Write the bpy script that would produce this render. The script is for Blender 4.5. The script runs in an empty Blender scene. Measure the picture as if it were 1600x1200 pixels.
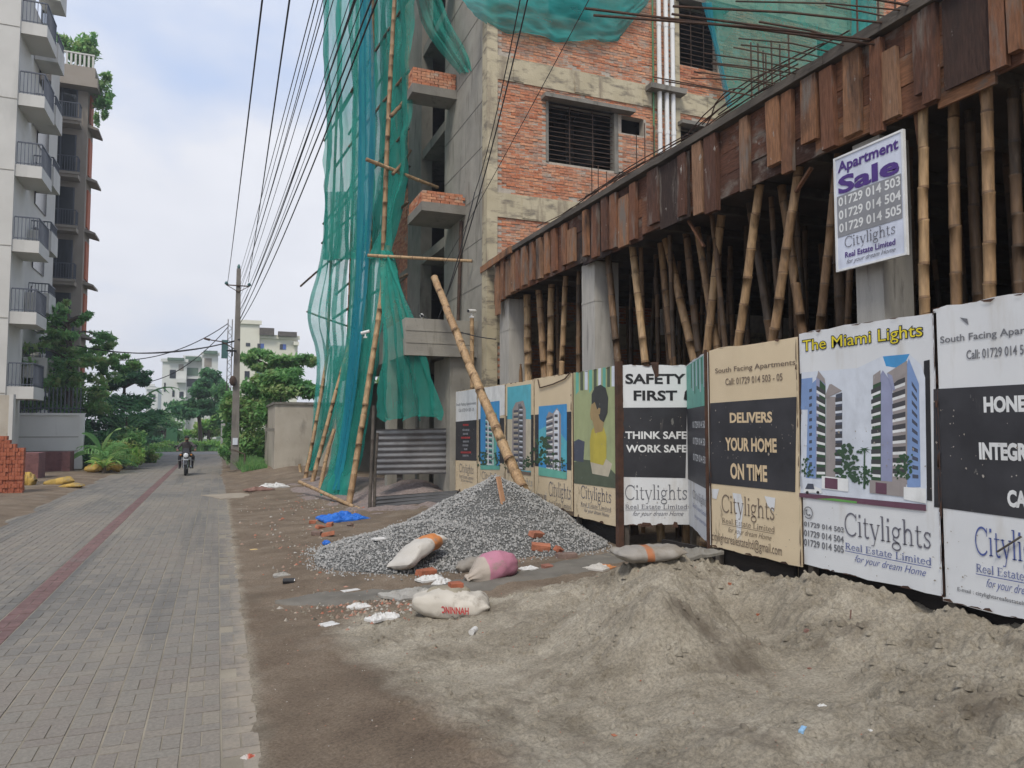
import bpy, math, random
import numpy as np
from mathutils import Vector, Matrix
SC = bpy.context.scene
COL = SC.collection
rad = math.radians

# ---------------------------------------------------------------- camera
FPX = 1150.0
CAMH = 2.0
TH = math.atan(68 / FPX)
PH = math.atan(0.4 * math.cos(TH))
FW = Vector((math.sin(PH) * math.cos(TH), math.cos(PH) * math.cos(TH), math.sin(TH)))
RT = Vector((math.cos(PH), -math.sin(PH), 0))
UP = RT.cross(FW)
CP = Vector((0, 0, CAMH))
cam_d = bpy.data.cameras.new('camera')
cam = bpy.data.objects.new('camera', cam_d)
COL.objects.link(cam)
cam.matrix_world = Matrix(((RT.x, UP.x, -FW.x, CP.x), (RT.y, UP.y, -FW.y, CP.y), (RT.z, UP.z, -FW.z, CP.z), (0, 0, 0, 1)))
cam_d.sensor_width = 36
cam_d.lens = 36 * FPX / 1600
cam_d.clip_start = 0.05
cam_d.clip_end = 2000
SC.camera = cam

# ---------------------------------------------------------------- world, sun, exposure
SUN_EL, SUN_AZ = rad(54), rad(212)          # azimuth clockwise from +Y (the road direction)
w = bpy.data.worlds.new('World')
SC.world = w
w.use_nodes = True
nt = w.node_tree
bg = nt.nodes['Background']
bg.inputs['Strength'].default_value = 0.108
sky = nt.nodes.new('ShaderNodeTexSky')
sky.sky_type = 'NISHITA'
sky.sun_disc = False
sky.sun_elevation = SUN_EL
sky.sun_rotation = SUN_AZ
sky.air_density = 1.2
sky.dust_density = 2.5
tc = nt.nodes.new('ShaderNodeTexCoord')
mp = nt.nodes.new('ShaderNodeMapping')
mp.inputs['Scale'].default_value = (1.1, 1.1, 2.2)
mp.inputs['Location'].default_value = (0.35, 0.1, 0.0)
nz = nt.nodes.new('ShaderNodeTexNoise')
nz.inputs['Scale'].default_value = 1.5
nz.inputs['Detail'].default_value = 6
nz.inputs['Roughness'].default_value = 0.5
rp = nt.nodes.new('ShaderNodeValToRGB')
rp.color_ramp.elements[0].position = 0.42
rp.color_ramp.elements[0].color = (0.0, 0.0, 0.0, 1)
rp.color_ramp.elements[1].position = 0.62
rp.color_ramp.elements[1].color = (1, 1, 1, 1)
sep = nt.nodes.new('ShaderNodeSeparateXYZ')
mr = nt.nodes.new('ShaderNodeMapRange')
mr.inputs['From Min'].default_value = 0.0
mr.inputs['From Max'].default_value = 0.50
mr.inputs['To Min'].default_value = 0.95
mr.inputs['To Max'].default_value = 0.0
ad = nt.nodes.new('ShaderNodeMath')
ad.operation = 'ADD'
ad.use_clamp = True
rp2 = nt.nodes.new('ShaderNodeValToRGB')          # brightness of the cloud itself
nz2 = nt.nodes.new('ShaderNodeTexNoise')
nz2.inputs['Scale'].default_value = 3.0
nz2.inputs['Detail'].default_value = 5
rp2.color_ramp.elements[0].position = 0.3
rp2.color_ramp.elements[0].color = (4.2, 4.35, 4.8, 1)
rp2.color_ramp.elements[1].position = 0.72
rp2.color_ramp.elements[1].color = (5.15, 5.25, 5.6, 1)
blu = nt.nodes.new('ShaderNodeMix')               # thin veil over the blue
blu.data_type = 'RGBA'
blu.inputs[0].default_value = 0.72
blu.inputs[7].default_value = (3.0, 3.85, 5.7, 1)
mx = nt.nodes.new('ShaderNodeMix')
mx.data_type = 'RGBA'
L = nt.links.new
L(tc.outputs['Generated'], mp.inputs['Vector'])
L(mp.outputs[0], nz.inputs['Vector'])
L(mp.outputs[0], nz2.inputs['Vector'])
L(nz.outputs['Fac'], rp.inputs[0])
L(nz2.outputs['Fac'], rp2.inputs[0])
L(tc.outputs['Generated'], sep.inputs[0])
L(sep.outputs[2], mr.inputs['Value'])
L(rp.outputs[0], ad.inputs[0])
L(mr.outputs[0], ad.inputs[1])
L(sky.outputs[0], blu.inputs[6])
L(ad.outputs[0], mx.inputs[0])
L(blu.outputs[2], mx.inputs[6])
L(rp2.outputs[0], mx.inputs[7])
L(mx.outputs[2], bg.inputs['Color'])
sun_d = bpy.data.lights.new('sun', 'SUN')
sun_d.energy = 1.5
sun_d.angle = rad(16)
sun_d.color = (1.0, 0.94, 0.84)
sun = bpy.data.objects.new('sun', sun_d)
COL.objects.link(sun)
sdir = Vector((math.sin(SUN_AZ) * math.cos(SUN_EL), math.cos(SUN_AZ) * math.cos(SUN_EL), math.sin(SUN_EL)))
sun.rotation_euler = sdir.to_track_quat('Z', 'Y').to_euler()
SC.view_settings.view_transform = 'Standard'
SC.view_settings.look = 'None'
SC.view_settings.exposure = 0.78
SC.view_settings.gamma = 1
SC.cycles.max_bounces = 6
SC.cycles.transparent_max_bounces = 14

# ---------------------------------------------------------------- measuring helpers: where a sight line meets a real plane
def ray(x, y):
    return FW + (x - 800) / FPX * RT + (600 - y) / FPX * UP
def pZ(x, y, z=0.0):
    d = ray(x, y); return CP + d * ((z - CAMH) / d.z)
def pX(x, y, c):
    d = ray(x, y); return CP + d * (c / d.x)
def pY(x, y, c):
    d = ray(x, y); return CP + d * (c / d.y)

RN = random.Random(11)
NP = np.random.RandomState(5)

def _h(ix, iy, s):
    n = (ix * 374761393 + iy * 668265263 + s * 1442695041).astype(np.int64) & 0xffffffff
    n = ((n ^ (n >> 13)) * 1274126177) & 0xffffffff
    n = n ^ (n >> 16)
    return (n & 0xffff) / 65535.0
def vn(x, y, s=0):
    x = np.asarray(x, float); y = np.asarray(y, float)
    ix = np.floor(x).astype(np.int64); iy = np.floor(y).astype(np.int64)
    fx = x - ix; fy = y - iy
    fx = fx * fx * (3 - 2 * fx); fy = fy * fy * (3 - 2 * fy)
    return (_h(ix, iy, s) * (1 - fx) + _h(ix + 1, iy, s) * fx) * (1 - fy) + (_h(ix, iy + 1, s) * (1 - fx) + _h(ix + 1, iy + 1, s) * fx) * fy
def fbm(x, y, s=0, o=4):
    t = 0; a = 0.5
    for k in range(o):
        t = t + a * (vn(x * 2 ** k, y * 2 ** k, s + k * 17) - 0.5); a *= 0.5
    return t
def sst(a, b, x):
    t = np.clip((np.asarray(x, float) - a) / (b - a), 0, 1)
    return t * t * (3 - 2 * t)

# ---------------------------------------------------------------- object helpers
WL = {}
def tag(o, label=None, cat=None, group=None, kind=None):
    if label: o['label'] = label
    if cat: o['category'] = cat
    if group: o['group'] = group
    if kind: o['kind'] = kind
    return o
def thing(name, label, cat, loc=(0, 0, 0), group=None):
    o = bpy.data.objects.new(name, None)
    o.empty_display_size = 0.2
    COL.objects.link(o)
    o.location = loc
    WL[o.name] = Vector(loc)
    return tag(o, label, cat, group)
class MB:
    def __init__(s):
        s.v = []; s.f = []; s.r = []; s.m = []; s.mi = 0
    def poly(s, pts, r=0.5):
        b = len(s.v); s.v.extend([tuple(p) for p in pts]); s.f.append(tuple(range(b, b + len(pts)))); s.r.append(r); s.m.append(s.mi)
    def hexa(s, p, r=0.5):
        b = len(s.v); s.v.extend([tuple(q) for q in p])
        for q in ((0, 3, 2, 1), (4, 5, 6, 7), (0, 1, 5, 4), (1, 2, 6, 5), (2, 3, 7, 6), (3, 0, 4, 7)):
            s.f.append(tuple(b + k for k in q)); s.r.append(r); s.m.append(s.mi)
    def box(s, x0, x1, y0, y1, z0, z1, r=0.5):
        s.hexa([(x0, y0, z0), (x1, y0, z0), (x1, y1, z0), (x0, y1, z0), (x0, y0, z1), (x1, y0, z1), (x1, y1, z1), (x0, y1, z1)], r)
    def obox(s, c, a, b, d, r=0.5):
        c, a, b, d = Vector(c), Vector(a), Vector(b), Vector(d)
        s.hexa([c - a - b - d, c + a - b - d, c + a + b - d, c - a + b - d, c - a - b + d, c + a - b + d, c + a + b + d, c - a + b + d], r)
    def bar(s, p, q, w, h, r=0.5, up=(0, 0, 1)):
        p, q = Vector(p), Vector(q); d = (q - p)
        u = Vector(up); sd = d.cross(u)
        if sd.length < 1e-6: sd = d.cross(Vector((1, 0, 0)))
        sd.normalize(); u = sd.cross(d).normalized()
        s.obox((p + q) / 2, d / 2, sd * w / 2, u * h / 2, r)
    def tube(s, pts, rads, n=8, r=0.5, cap=True):
        pts = [Vector(p) for p in pts]
        if not hasattr(rads, '__len__'): rads = [rads] * len(pts)
        rr = r if hasattr(r, '__len__') else [r] * len(pts)
        b = len(s.v); x = None
        for k, p in enumerate(pts):
            t = (pts[min(k + 1, len(pts) - 1)] - pts[max(k - 1, 0)])
            if t.length < 1e-9: t = Vector((0, 0, 1))
            t.normalize()
            if x is None:
                x = t.cross(Vector((0, 1, 0))) if abs(t.y) < 0.9 else t.cross(Vector((1, 0, 0)))
            x = (x - t * x.dot(t)).normalized(); y = t.cross(x)
            for j in range(n):
                a = 2 * math.pi * j / n
                s.v.append(tuple(p + (x * math.cos(a) + y * math.sin(a)) * rads[k]))
        for k in range(len(pts) - 1):
            for j in range(n):
                s.f.append((b + k * n + j, b + k * n + (j + 1) % n, b + (k + 1) * n + (j + 1) % n, b + (k + 1) * n + j)); s.r.append(rr[k]); s.m.append(s.mi)
        if cap:
            s.f.append(tuple(b + j for j in reversed(range(n)))); s.r.append(rr[0]); s.m.append(s.mi)
            e = b + (len(pts) - 1) * n
            s.f.append(tuple(e + j for j in range(n))); s.r.append(rr[-1]); s.m.append(s.mi)
    def ball(s, c, rx, ry=None, rz=None, n=10, m=7, r=0.5):
        ry = ry or rx; rz = rz or rx; b = len(s.v); c = Vector(c)
        for i in range(m + 1):
            t = math.pi * i / m
            for j in range(n):
                a = 2 * math.pi * j / n
                s.v.append((c.x + rx * math.sin(t) * math.cos(a), c.y + ry * math.sin(t) * math.sin(a), c.z - rz * math.cos(t)))
        for i in range(m):
            for j in range(n):
                s.f.append((b + i * n + j, b + i * n + (j + 1) % n, b + (i + 1) * n + (j + 1) % n, b + (i + 1) * n + j)); s.r.append(r); s.m.append(s.mi)
    def torus(s, c, R, rr, axis='x', n=20, m=8, r=0.5):
        b = len(s.v)
        for i in range(n):
            a = 2 * math.pi * i / n
            for j in range(m):
                t = 2 * math.pi * j / m
                q = R + rr * math.cos(t); h = rr * math.sin(t)
                l = (h, q * math.cos(a), q * math.sin(a)) if axis == 'x' else (q * math.cos(a), q * math.sin(a), h)
                s.v.append((c[0] + l[0], c[1] + l[1], c[2] + l[2]))
        for i in range(n):
            for j in range(m):
                s.f.append((b + i * m + j, b + ((i + 1) % n) * m + j, b + ((i + 1) % n) * m + (j + 1) % m, b + i * m + (j + 1) % m)); s.r.append(r); s.m.append(s.mi)
    def build(s, name, mats, parent=None, loc=None, smooth=False):
        return mk(name, s.v, s.f, mats, parent, loc, s.r, s.m, smooth)
def mk(name, V, F, mats, parent=None, loc=None, rnd=None, mi=None, smooth=False):
    off = WL[parent.name] if parent is not None else Vector(loc or (0, 0, 0))
    A = np.asarray(V, float).reshape(-1, 3)
    own = off
    if parent is not None and loc is not None:
        own = Vector(loc)
    A = A - np.array(own)
    me = bpy.data.meshes.new(name)
    if isinstance(F, np.ndarray):
        k = F.shape[1]
        me.vertices.add(len(A)); me.vertices.foreach_set('co', A.astype(np.float32).ravel())
        me.loops.add(F.size); me.loops.foreach_set('vertex_index', F.astype(np.int32).ravel())
        me.polygons.add(len(F)); me.polygons.foreach_set('loop_start', np.arange(0, F.size, k, dtype=np.int32))
        me.update(calc_edges=True)
    else:
        me.from_pydata(A.tolist(), [], F)
    if rnd is not None:
        at = me.attributes.new('rnd', 'FLOAT', 'FACE')
        at.data.foreach_set('value', np.asarray(rnd, np.float32))
    if not isinstance(mats, (list, tuple)): mats = [mats]
    for m in mats: me.materials.append(m)
    if mi is not None and len(mats) > 1:
        me.polygons.foreach_set('material_index', np.asarray(mi, np.int32))
    me.polygons.foreach_set('use_smooth', np.full(len(me.polygons), bool(smooth)))
    me.update()
    o = bpy.data.objects.new(name, me)
    COL.objects.link(o)
    WL[o.name] = Vector(own)
    if parent is not None:
        o.parent = parent
        o.location = own - off
    else:
        o.location = own
    return o
def grid_faces(nu, nv):
    i = np.arange(nu - 1)[:, None] * nv + np.arange(nv - 1)[None, :]
    return np.stack([i, i + nv, i + nv + 1, i + 1], -1).reshape(-1, 4)

# ---------------------------------------------------------------- materials
def ramp(nt, cols, pos=None):
    r = nt.nodes.new('ShaderNodeValToRGB'); e = r.color_ramp.elements
    n = len(cols)
    while len(e) < n: e.new(0.5)
    for k, c in enumerate(cols):
        e[k].position = pos[k] if pos else (0.28 + 0.44 * k / max(1, n - 1))
        e[k].color = (c[0], c[1], c[2], 1)
    return r
def mixc(nt, fac, a, b, mode='MIX'):
    m = nt.nodes.new('ShaderNodeMix'); m.data_type = 'RGBA'; m.blend_type = mode
    for s, v in ((0, fac), (6, a), (7, b)):
        if hasattr(v, 'links') or hasattr(v, 'is_linked'): nt.links.new(v, m.inputs[s])
        elif s == 0: m.inputs[0].default_value = v
        else: m.inputs[s].default_value = (v[0], v[1], v[2], 1)
    return m.outputs[2]
def noise(nt, vec, scale, detail=6, rough=0.55, dist=0.0):
    n = nt.nodes.new('ShaderNodeTexNoise'); n.inputs['Scale'].default_value = scale; n.inputs['Detail'].default_value = detail
    n.inputs['Roughness'].default_value = rough; n.inputs['Distortion'].default_value = dist
    nt.links.new(vec, n.inputs['Vector']); return n.outputs['Fac']
MATS = {}
def pm(name, cols, scale=3.0, rough=0.85, bump=0.3, bs=25.0, bd=0.02, attr=False, stretch=(1, 1, 1), stains=(), metal=0.0, spec=0.3, var=0.35, orand=False, pos=None, transl=0.0, alpha=None):
    if name in MATS: return MATS[name]
    m = bpy.data.materials.new(name); MATS[name] = m
    m.use_nodes = True; nt = m.node_tree; b = nt.nodes['Principled BSDF']
    t = nt.nodes.new('ShaderNodeTexCoord'); mpn = nt.nodes.new('ShaderNodeMapping'); mpn.inputs['Scale'].default_value = stretch
    nt.links.new(t.outputs['Object'], mpn.inputs['Vector']); vec = mpn.outputs[0]
    n1 = noise(nt, vec, scale)
    if attr or orand:
        if attr:
            a = nt.nodes.new('ShaderNodeAttribute'); a.attribute_name = 'rnd'; src = a.outputs['Fac']
        else:
            a = nt.nodes.new('ShaderNodeObjectInfo'); src = a.outputs['Random']
        n = len(cols)
        r = ramp(nt, cols, pos or [k / max(1, n - 1) for k in range(n)]); nt.links.new(src, r.inputs[0])
        v = ramp(nt, [(1 - var,) * 3, (1 + var * 0.6,) * 3]); nt.links.new(n1, v.inputs[0])
        col = mixc(nt, 1.0, r.outputs[0], v.outputs[0], 'MULTIPLY')
    else:
        r = ramp(nt, cols, pos); nt.links.new(n1, r.inputs[0]); col = r.outputs[0]
    for st in stains:                                   # (colour, noise scale, stretch, threshold, softness)
        mp2 = nt.nodes.new('ShaderNodeMapping'); mp2.inputs['Scale'].default_value = st[2]; mp2.inputs['Location'].default_value = (3.1 * st[1], 1.7, 0.4)
        nt.links.new(t.outputs['Object'], mp2.inputs['Vector'])
        sn = noise(nt, mp2.outputs[0], st[1], 8, 0.62)
        sr = ramp(nt, [(0, 0, 0), (1, 1, 1)], [st[3], min(1, st[3] + st[4])]); nt.links.new(sn, sr.inputs[0])
        col = mixc(nt, sr.outputs[0], col, st[0])
    nt.links.new(col, b.inputs['Base Color'])
    b.inputs['Roughness'].default_value = rough; b.inputs['Metallic'].default_value = metal
    b.inputs['Specular IOR Level'].default_value = spec
    if bump:
        bp = nt.nodes.new('ShaderNodeBump'); bp.inputs['Strength'].default_value = bump; bp.inputs['Distance'].default_value = bd
        nt.links.new(noise(nt, vec, bs, 8, 0.6), bp.inputs['Height']); nt.links.new(bp.outputs[0], b.inputs['Normal'])
    if transl:
        out = nt.nodes['Material Output']; tr = nt.nodes.new('ShaderNodeBsdfTranslucent'); nt.links.new(col, tr.inputs[0])
        ms = nt.nodes.new('ShaderNodeMixShader'); ms.inputs[0].default_value = transl
        nt.links.new(b.outputs[0], ms.inputs[1]); nt.links.new(tr.outputs[0], ms.inputs[2]); nt.links.new(ms.outputs[0], out.inputs[0])
    if alpha is not None:
        out = nt.nodes['Material Output']; src = out.inputs[0].links[0].from_socket
        tp = nt.nodes.new('ShaderNodeBsdfTransparent'); ms = nt.nodes.new('ShaderNodeMixShader')
        ar = ramp(nt, [(alpha[0],) * 3, (alpha[1],) * 3]); nt.links.new(noise(nt, vec, alpha[2], 4), ar.inputs[0])
        nt.links.new(ar.outputs[0], ms.inputs[0]); nt.links.new(tp.outputs[0], ms.inputs[1]); nt.links.new(src, ms.inputs[2]); nt.links.new(ms.outputs[0], out.inputs[0])
    return m
GR = (0.09, 0.075, 0.06)
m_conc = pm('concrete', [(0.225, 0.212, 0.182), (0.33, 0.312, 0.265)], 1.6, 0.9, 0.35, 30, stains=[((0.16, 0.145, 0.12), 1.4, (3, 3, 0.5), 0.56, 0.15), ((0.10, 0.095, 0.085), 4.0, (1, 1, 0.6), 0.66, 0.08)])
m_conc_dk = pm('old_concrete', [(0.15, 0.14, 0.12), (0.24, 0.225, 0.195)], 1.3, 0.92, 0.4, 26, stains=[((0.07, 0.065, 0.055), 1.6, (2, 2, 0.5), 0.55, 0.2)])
m_beam = pm('beam_concrete', [(0.37, 0.32, 0.215), (0.50, 0.44, 0.31)], 1.5, 0.9, 0.4, 22, stains=[((0.19, 0.165, 0.125), 1.8, (1, 1, 3), 0.50, 0.14), ((.24, .20, .145), 1.1, (2, 2, .4), .55, .12), ((0.30, 0.17, 0.06), 2.2, (3, 3, 0.4), 0.70, 0.06)])
m_colm = pm('column_concrete', [(0.35, 0.335, 0.30), (0.46, 0.44, 0.40)], 3, 0.9, 0.4, 40, stretch=(4, 4, 0.6), stains=[((0.22, 0.21, 0.195), 3, (4, 4, 0.4), 0.58, 0.12)])
m_brick = pm('red_brick', [(0.33, 0.115, 0.065), (0.50, 0.19, 0.095), (0.42, 0.19, 0.115), (0.58, 0.28, 0.155), (0.36, 0.25, 0.19), (0.46, 0.155, 0.075)], 14, 0.9, 0.5, 60, attr=True, var=0.35, stains=[((0.36, 0.31, 0.25), 2.2, (1, 1, 1), 0.57, 0.12), ((0.15, 0.115, 0.09), 0.9, (1, 1, 0.6), 0.56, 0.16)])
m_mort = pm('mortar', [(0.30, 0.265, 0.22), (0.45, 0.40, 0.33)], 7, 0.95, 0.6, 35)
m_dark = pm('indoor_shade', [(0.035, 0.033, 0.03), (0.06, 0.055, 0.05)], 2, 0.95, 0.1)  # near-black colour stands in for shade in rooms, recess and plot walls
m_iron = pm('rusty_iron', [(0.05, 0.035, 0.028), (0.10, 0.06, 0.042)], 8, 0.8, 0.3, 60, metal=0.2)
m_rebar = pm('rebar_steel', [(0.055, 0.04, 0.034), (0.12, 0.068, 0.045)], 5, 0.75, 0.4, 90, metal=0.3)
m_wire = pm('cable_rubber', [(0.02, 0.02, 0.022), (0.035, 0.035, 0.037)], 5, 0.6, 0)
m_pvc = pm('white_pvc', [(0.66, 0.67, 0.66), (0.74, 0.74, 0.72)], 2, 0.45, 0.05, stains=[((0.45, 0.43, 0.38), 3, (2, 2, 0.3), 0.62, 0.2)])
m_gpipe = pm('green_pvc', [(0.06, 0.17, 0.08), (0.09, 0.22, 0.11)], 3, 0.5, 0)
WC_ = [(0.040, 0.028, 0.024), (0.125, 0.056, 0.035), (0.21, 0.095, 0.053), (0.31, 0.155, 0.08), (0.24, 0.17, 0.12)]
m_wood = pm('form_timber', WC_, 9, 0.88, 0.8, 30, attr=True, var=0.4, stretch=(5, 5, 0.7), stains=[((0.035, 0.025, 0.022), 1.6, (1.5, 1.5, 0.5), 0.50, 0.2), ((0.19, 0.16, 0.135), 3, (1.5, 1.5, 0.3), 0.54, 0.12), ((.36, .33, .29), 9, (1, 1, .6), .66, .05), ((0.42, 0.37, 0.30), 6, (1, 1, 0.35), 0.70, 0.06)])
m_plank = pm('form_plank', WC_, 9, 0.88, 0.8, 30, attr=True, var=0.4, stretch=(3, 0.8, 6), stains=[((0.032, 0.024, 0.022), 1.3, (1, .8, 0.5), 0.49, 0.18), ((0.18, 0.15, 0.125), 3, (1, .8, 1.2), 0.54, 0.12), ((.36, .33, .29), 9, (1, 1, .6), .66, .05), ((0.36, 0.31, 0.25), 7, (1, .6, 0.5), 0.68, 0.06)])
m_edge = pm('weathered_timber', [(0.055, 0.047, 0.04), (0.13, 0.112, 0.092)], 5, 0.9, 0.5, 40, stretch=(1, .3, 1))
m_bam = pm('bamboo', [(0.050, 0.038, 0.028), (0.20, 0.12, 0.065), (0.36, 0.23, 0.12), (0.45, 0.31, 0.17)], 10, 0.55, 0.25, 40, attr=True, var=0.4, stretch=(3, 3, .5), pos=[0, 0.3, 0.7, 1], stains=[((0.13, 0.10, 0.07), 4, (2, 2, .6), 0.60, 0.12)])
m_net = pm('teal_net', [(0.018, 0.27, 0.215), (0.04, 0.42, 0.335)], 2.0, 0.8, 0, alpha=(0.44, 0.80, 1.4), transl=0.45, stretch=(1.3, 1.3, .25))
m_netc = pm('bright_net', [(0.015, 0.30, 0.29), (0.04, 0.42, 0.40)], 2.0, 0.8, 0, alpha=(0.5, 0.9, 1.2), transl=0.45, stretch=(.6, 1, 2.5))
m_netb = pm('blue_net', [(0.008, 0.21, 0.30), (0.02, 0.30, 0.38)], 2.0, 0.8, 0, alpha=(0.55, 0.82, 1.4), transl=0.4, stretch=(1.3, 1.3, .25))
m_netp = pm('pale_net', [(0.03, 0.33, 0.27), (0.07, 0.47, 0.39)], 2.0, 0.8, 0, alpha=(0.36, 0.64, 1.1), transl=0.4)

# ================================================================ ground, road
def G(x, y):
    x = np.asarray(x, float); y = np.asarray(y, float)
    right = -0.022 + 0.028 * sst(0.12, 0.34, x) + 0.03 * sst(0.3, 1.2, x) + .045 * fbm(x * 10, y * 6, 44, 5) * sst(.7, .3, x) + 0.18 * sst(1.2, 5.4, x) + (0.10 * fbm(x * 0.9, y * 0.9, 3, 4) + 0.05 * fbm(x * 5, y * 5, 9, 3)) * (.12 + .88 * sst(.3, 1.2, x))
    right = right - 0.018 * np.exp(-((x - 0.75) / 0.35) ** 2)
    left = -0.03 + 0.12 * sst(-3.6, -5.2, x) + 0.08 * fbm(x, y, 5, 3)
    g = np.where(x > -0.25, right, np.where(x < -3.2, left, -0.08))
    far = sst(50, 58, y)
    near_r = np.exp(-((x - 3.0) / 1.6) ** 2) * np.exp(-((y - 33) / 5.0) ** 2) * 0.35      # hump of spoil by the plastered wall
    return (g + near_r) * (1 - far) - 0.05 * far
xs = np.concatenate([np.linspace(-250, -9, 10), np.linspace(-8.5, -3.3, 50), np.linspace(-3.1, -0.4, 4), np.linspace(-0.24, 6.4, 150), np.linspace(7, 250, 12)])
ys = np.concatenate([np.linspace(-40, 1.5, 6), np.linspace(1.6, 16, 300), np.linspace(16.1, 50, 150), np.linspace(51, 420, 14)])
gx, gy = np.meshgrid(xs, ys, indexing='ij')
def earth(name):
    m = bpy.data.materials.new(name); m.use_nodes = True; nt = m.node_tree; b = nt.nodes['Principled BSDF']; t = nt.nodes.new('ShaderNodeTexCoord'); vec = t.outputs['Object']
    a = nt.nodes.new('ShaderNodeAttribute'); a.attribute_name = 'zone'
    mud = ramp(nt, [(0.135, 0.100, 0.072), (0.185, 0.142, 0.102), (0.245, 0.195, 0.145)], [.3, .5, .7]); nt.links.new(noise(nt, vec, 1.3, 8, .6), mud.inputs[0])
    snd = ramp(nt, [(0.215, 0.185, 0.138), (0.315, 0.278, 0.215), (0.405, 0.363, 0.288)], [.34, .5, .68]); nt.links.new(noise(nt, vec, 1.9, 10, .68), snd.inputs[0])
    n1 = noise(nt, vec, 2.2, 10, .7); mth = nt.nodes.new('ShaderNodeMath'); mth.operation = 'MULTIPLY_ADD'; nt.links.new(n1, mth.inputs[0]); mth.inputs[1].default_value = 1.1; mth.inputs[2].default_value = -.55
    ad_ = nt.nodes.new('ShaderNodeMath'); ad_.operation = 'ADD'; nt.links.new(mth.outputs[0], ad_.inputs[0]); nt.links.new(a.outputs['Fac'], ad_.inputs[1])
    zr = ramp(nt, [(0, 0, 0), (1, 1, 1)], [.22, .72]); nt.links.new(ad_.outputs[0], zr.inputs[0]); col = mixc(nt, zr.outputs[0], mud.outputs[0], snd.outputs[0])
    gr = ramp(nt, [(.72, .72, .72), (1.0, 1.0, 1.0), (1.24, 1.24, 1.24)], [.36, .5, .64]); nt.links.new(noise(nt, vec, 46, 4, .75), gr.inputs[0]); col = mixc(nt, 1.0, col, gr.outputs[0], 'MULTIPLY')
    for (c, sc, lo, hi, f) in (((.135, .11, .082), 1.5, .55, .68, .75), ((.16, .135, .10), 55, .60, .72, .7), ((.46, .42, .35), 80, .64, .74, .7), ((.31, .28, .23), .8, .60, .75, .5)):
        r = ramp(nt, [(0, 0, 0), (f, f, f)], [lo, hi]); nt.links.new(noise(nt, vec, sc, 6, .6), r.inputs[0]); col = mixc(nt, r.outputs[0], col, c)
    nt.links.new(col, b.inputs['Base Color']); b.inputs['Roughness'].default_value = .95; b.inputs['Specular IOR Level'].default_value = .15
    bp = nt.nodes.new('ShaderNodeBump'); bp.inputs['Strength'].default_value = .9; bp.inputs['Distance'].default_value = .02; nt.links.new(noise(nt, vec, 38, 10, .75), bp.inputs['Height'])
    bp2 = nt.nodes.new('ShaderNodeBump'); bp2.inputs['Strength'].default_value = .7; bp2.inputs['Distance'].default_value = .012; nt.links.new(noise(nt, vec, 150, 6, .7), bp2.inputs['Height']); nt.links.new(bp.outputs[0], bp2.inputs['Normal']); nt.links.new(bp2.outputs[0], b.inputs['Normal'])
    return m
m_earth = earth('earth')
zl = [pZ(452, 948), pZ(485, 1010), pZ(560, 1085), pZ(720, 1210)]
def zone(x, y):
    xb = np.interp(y, [p.y for p in zl][::-1], [p.x for p in zl][::-1]); return np.maximum(np.clip((x - xb) / 0.6 + .0, 0, 1) * sst(8.3, 7.3, y), .62 * np.exp(-((x - .22) / .16) ** 2) * (y < 24))
def setzone(o, x, y):
    at = o.data.attributes.new('zone', 'FLOAT', 'POINT'); at.data.foreach_set('value', np.asarray(zone(x, y), np.float32).ravel())
m_mud = pm('mud', [(0.145, 0.113, 0.082), (0.215, 0.172, 0.128)], 1.1, 0.92, 0.7, 22, bd=0.03, stains=[((0.30, 0.262, 0.20), 0.9, (1, 1, 1), 0.53, 0.14), ((0.10, 0.08, 0.06), 1.7, (1, 0.6, 1), 0.60, 0.14), ((0.20, 0.10, 0.07), 6, (1, 1, 1), 0.70, 0.05)])
g = mk('ground', np.stack([gx, gy, G(gx, gy)], -1), grid_faces(len(xs), len(ys)), m_earth, smooth=True); setzone(g, gx, gy)
g['kind'] = 'structure'

# pavers: every stone a little slab, rows run along the road
m_pave = pm('paver', [(0.158, 0.149, 0.134), (0.184, 0.170, 0.150), (0.212, 0.193, 0.163), (0.198, 0.175, 0.150), (0.24, 0.213, 0.172)], 38, 0.82, 0.35, 70, attr=True, var=0.22, spec=0.25,
            stains=[((0.25, 0.222, 0.178), 0.5, (1, 0.5, 1), 0.54, 0.16), ((0.115, 0.112, 0.105), 0.8, (2.0, 0.14, 1), 0.54, 0.18), ((0.07, 0.068, 0.065), 1.6, (1, .8, 1), 0.69, 0.05)])
m_paver_red = pm('red_paver', [(0.150, 0.092, 0.086), (0.190, 0.115, 0.106)], 6, 0.85, 0.35, 70, attr=True, var=0.3, stains=[((0.17, 0.15, 0.135), 1.4, (1, 0.6, 1), 0.60, 0.16)])
m_joint = pm('joint_sand', [(0.17, 0.15, 0.115), (0.30, 0.265, 0.205)], 1.2, 0.95, 0.4, 80)
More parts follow.
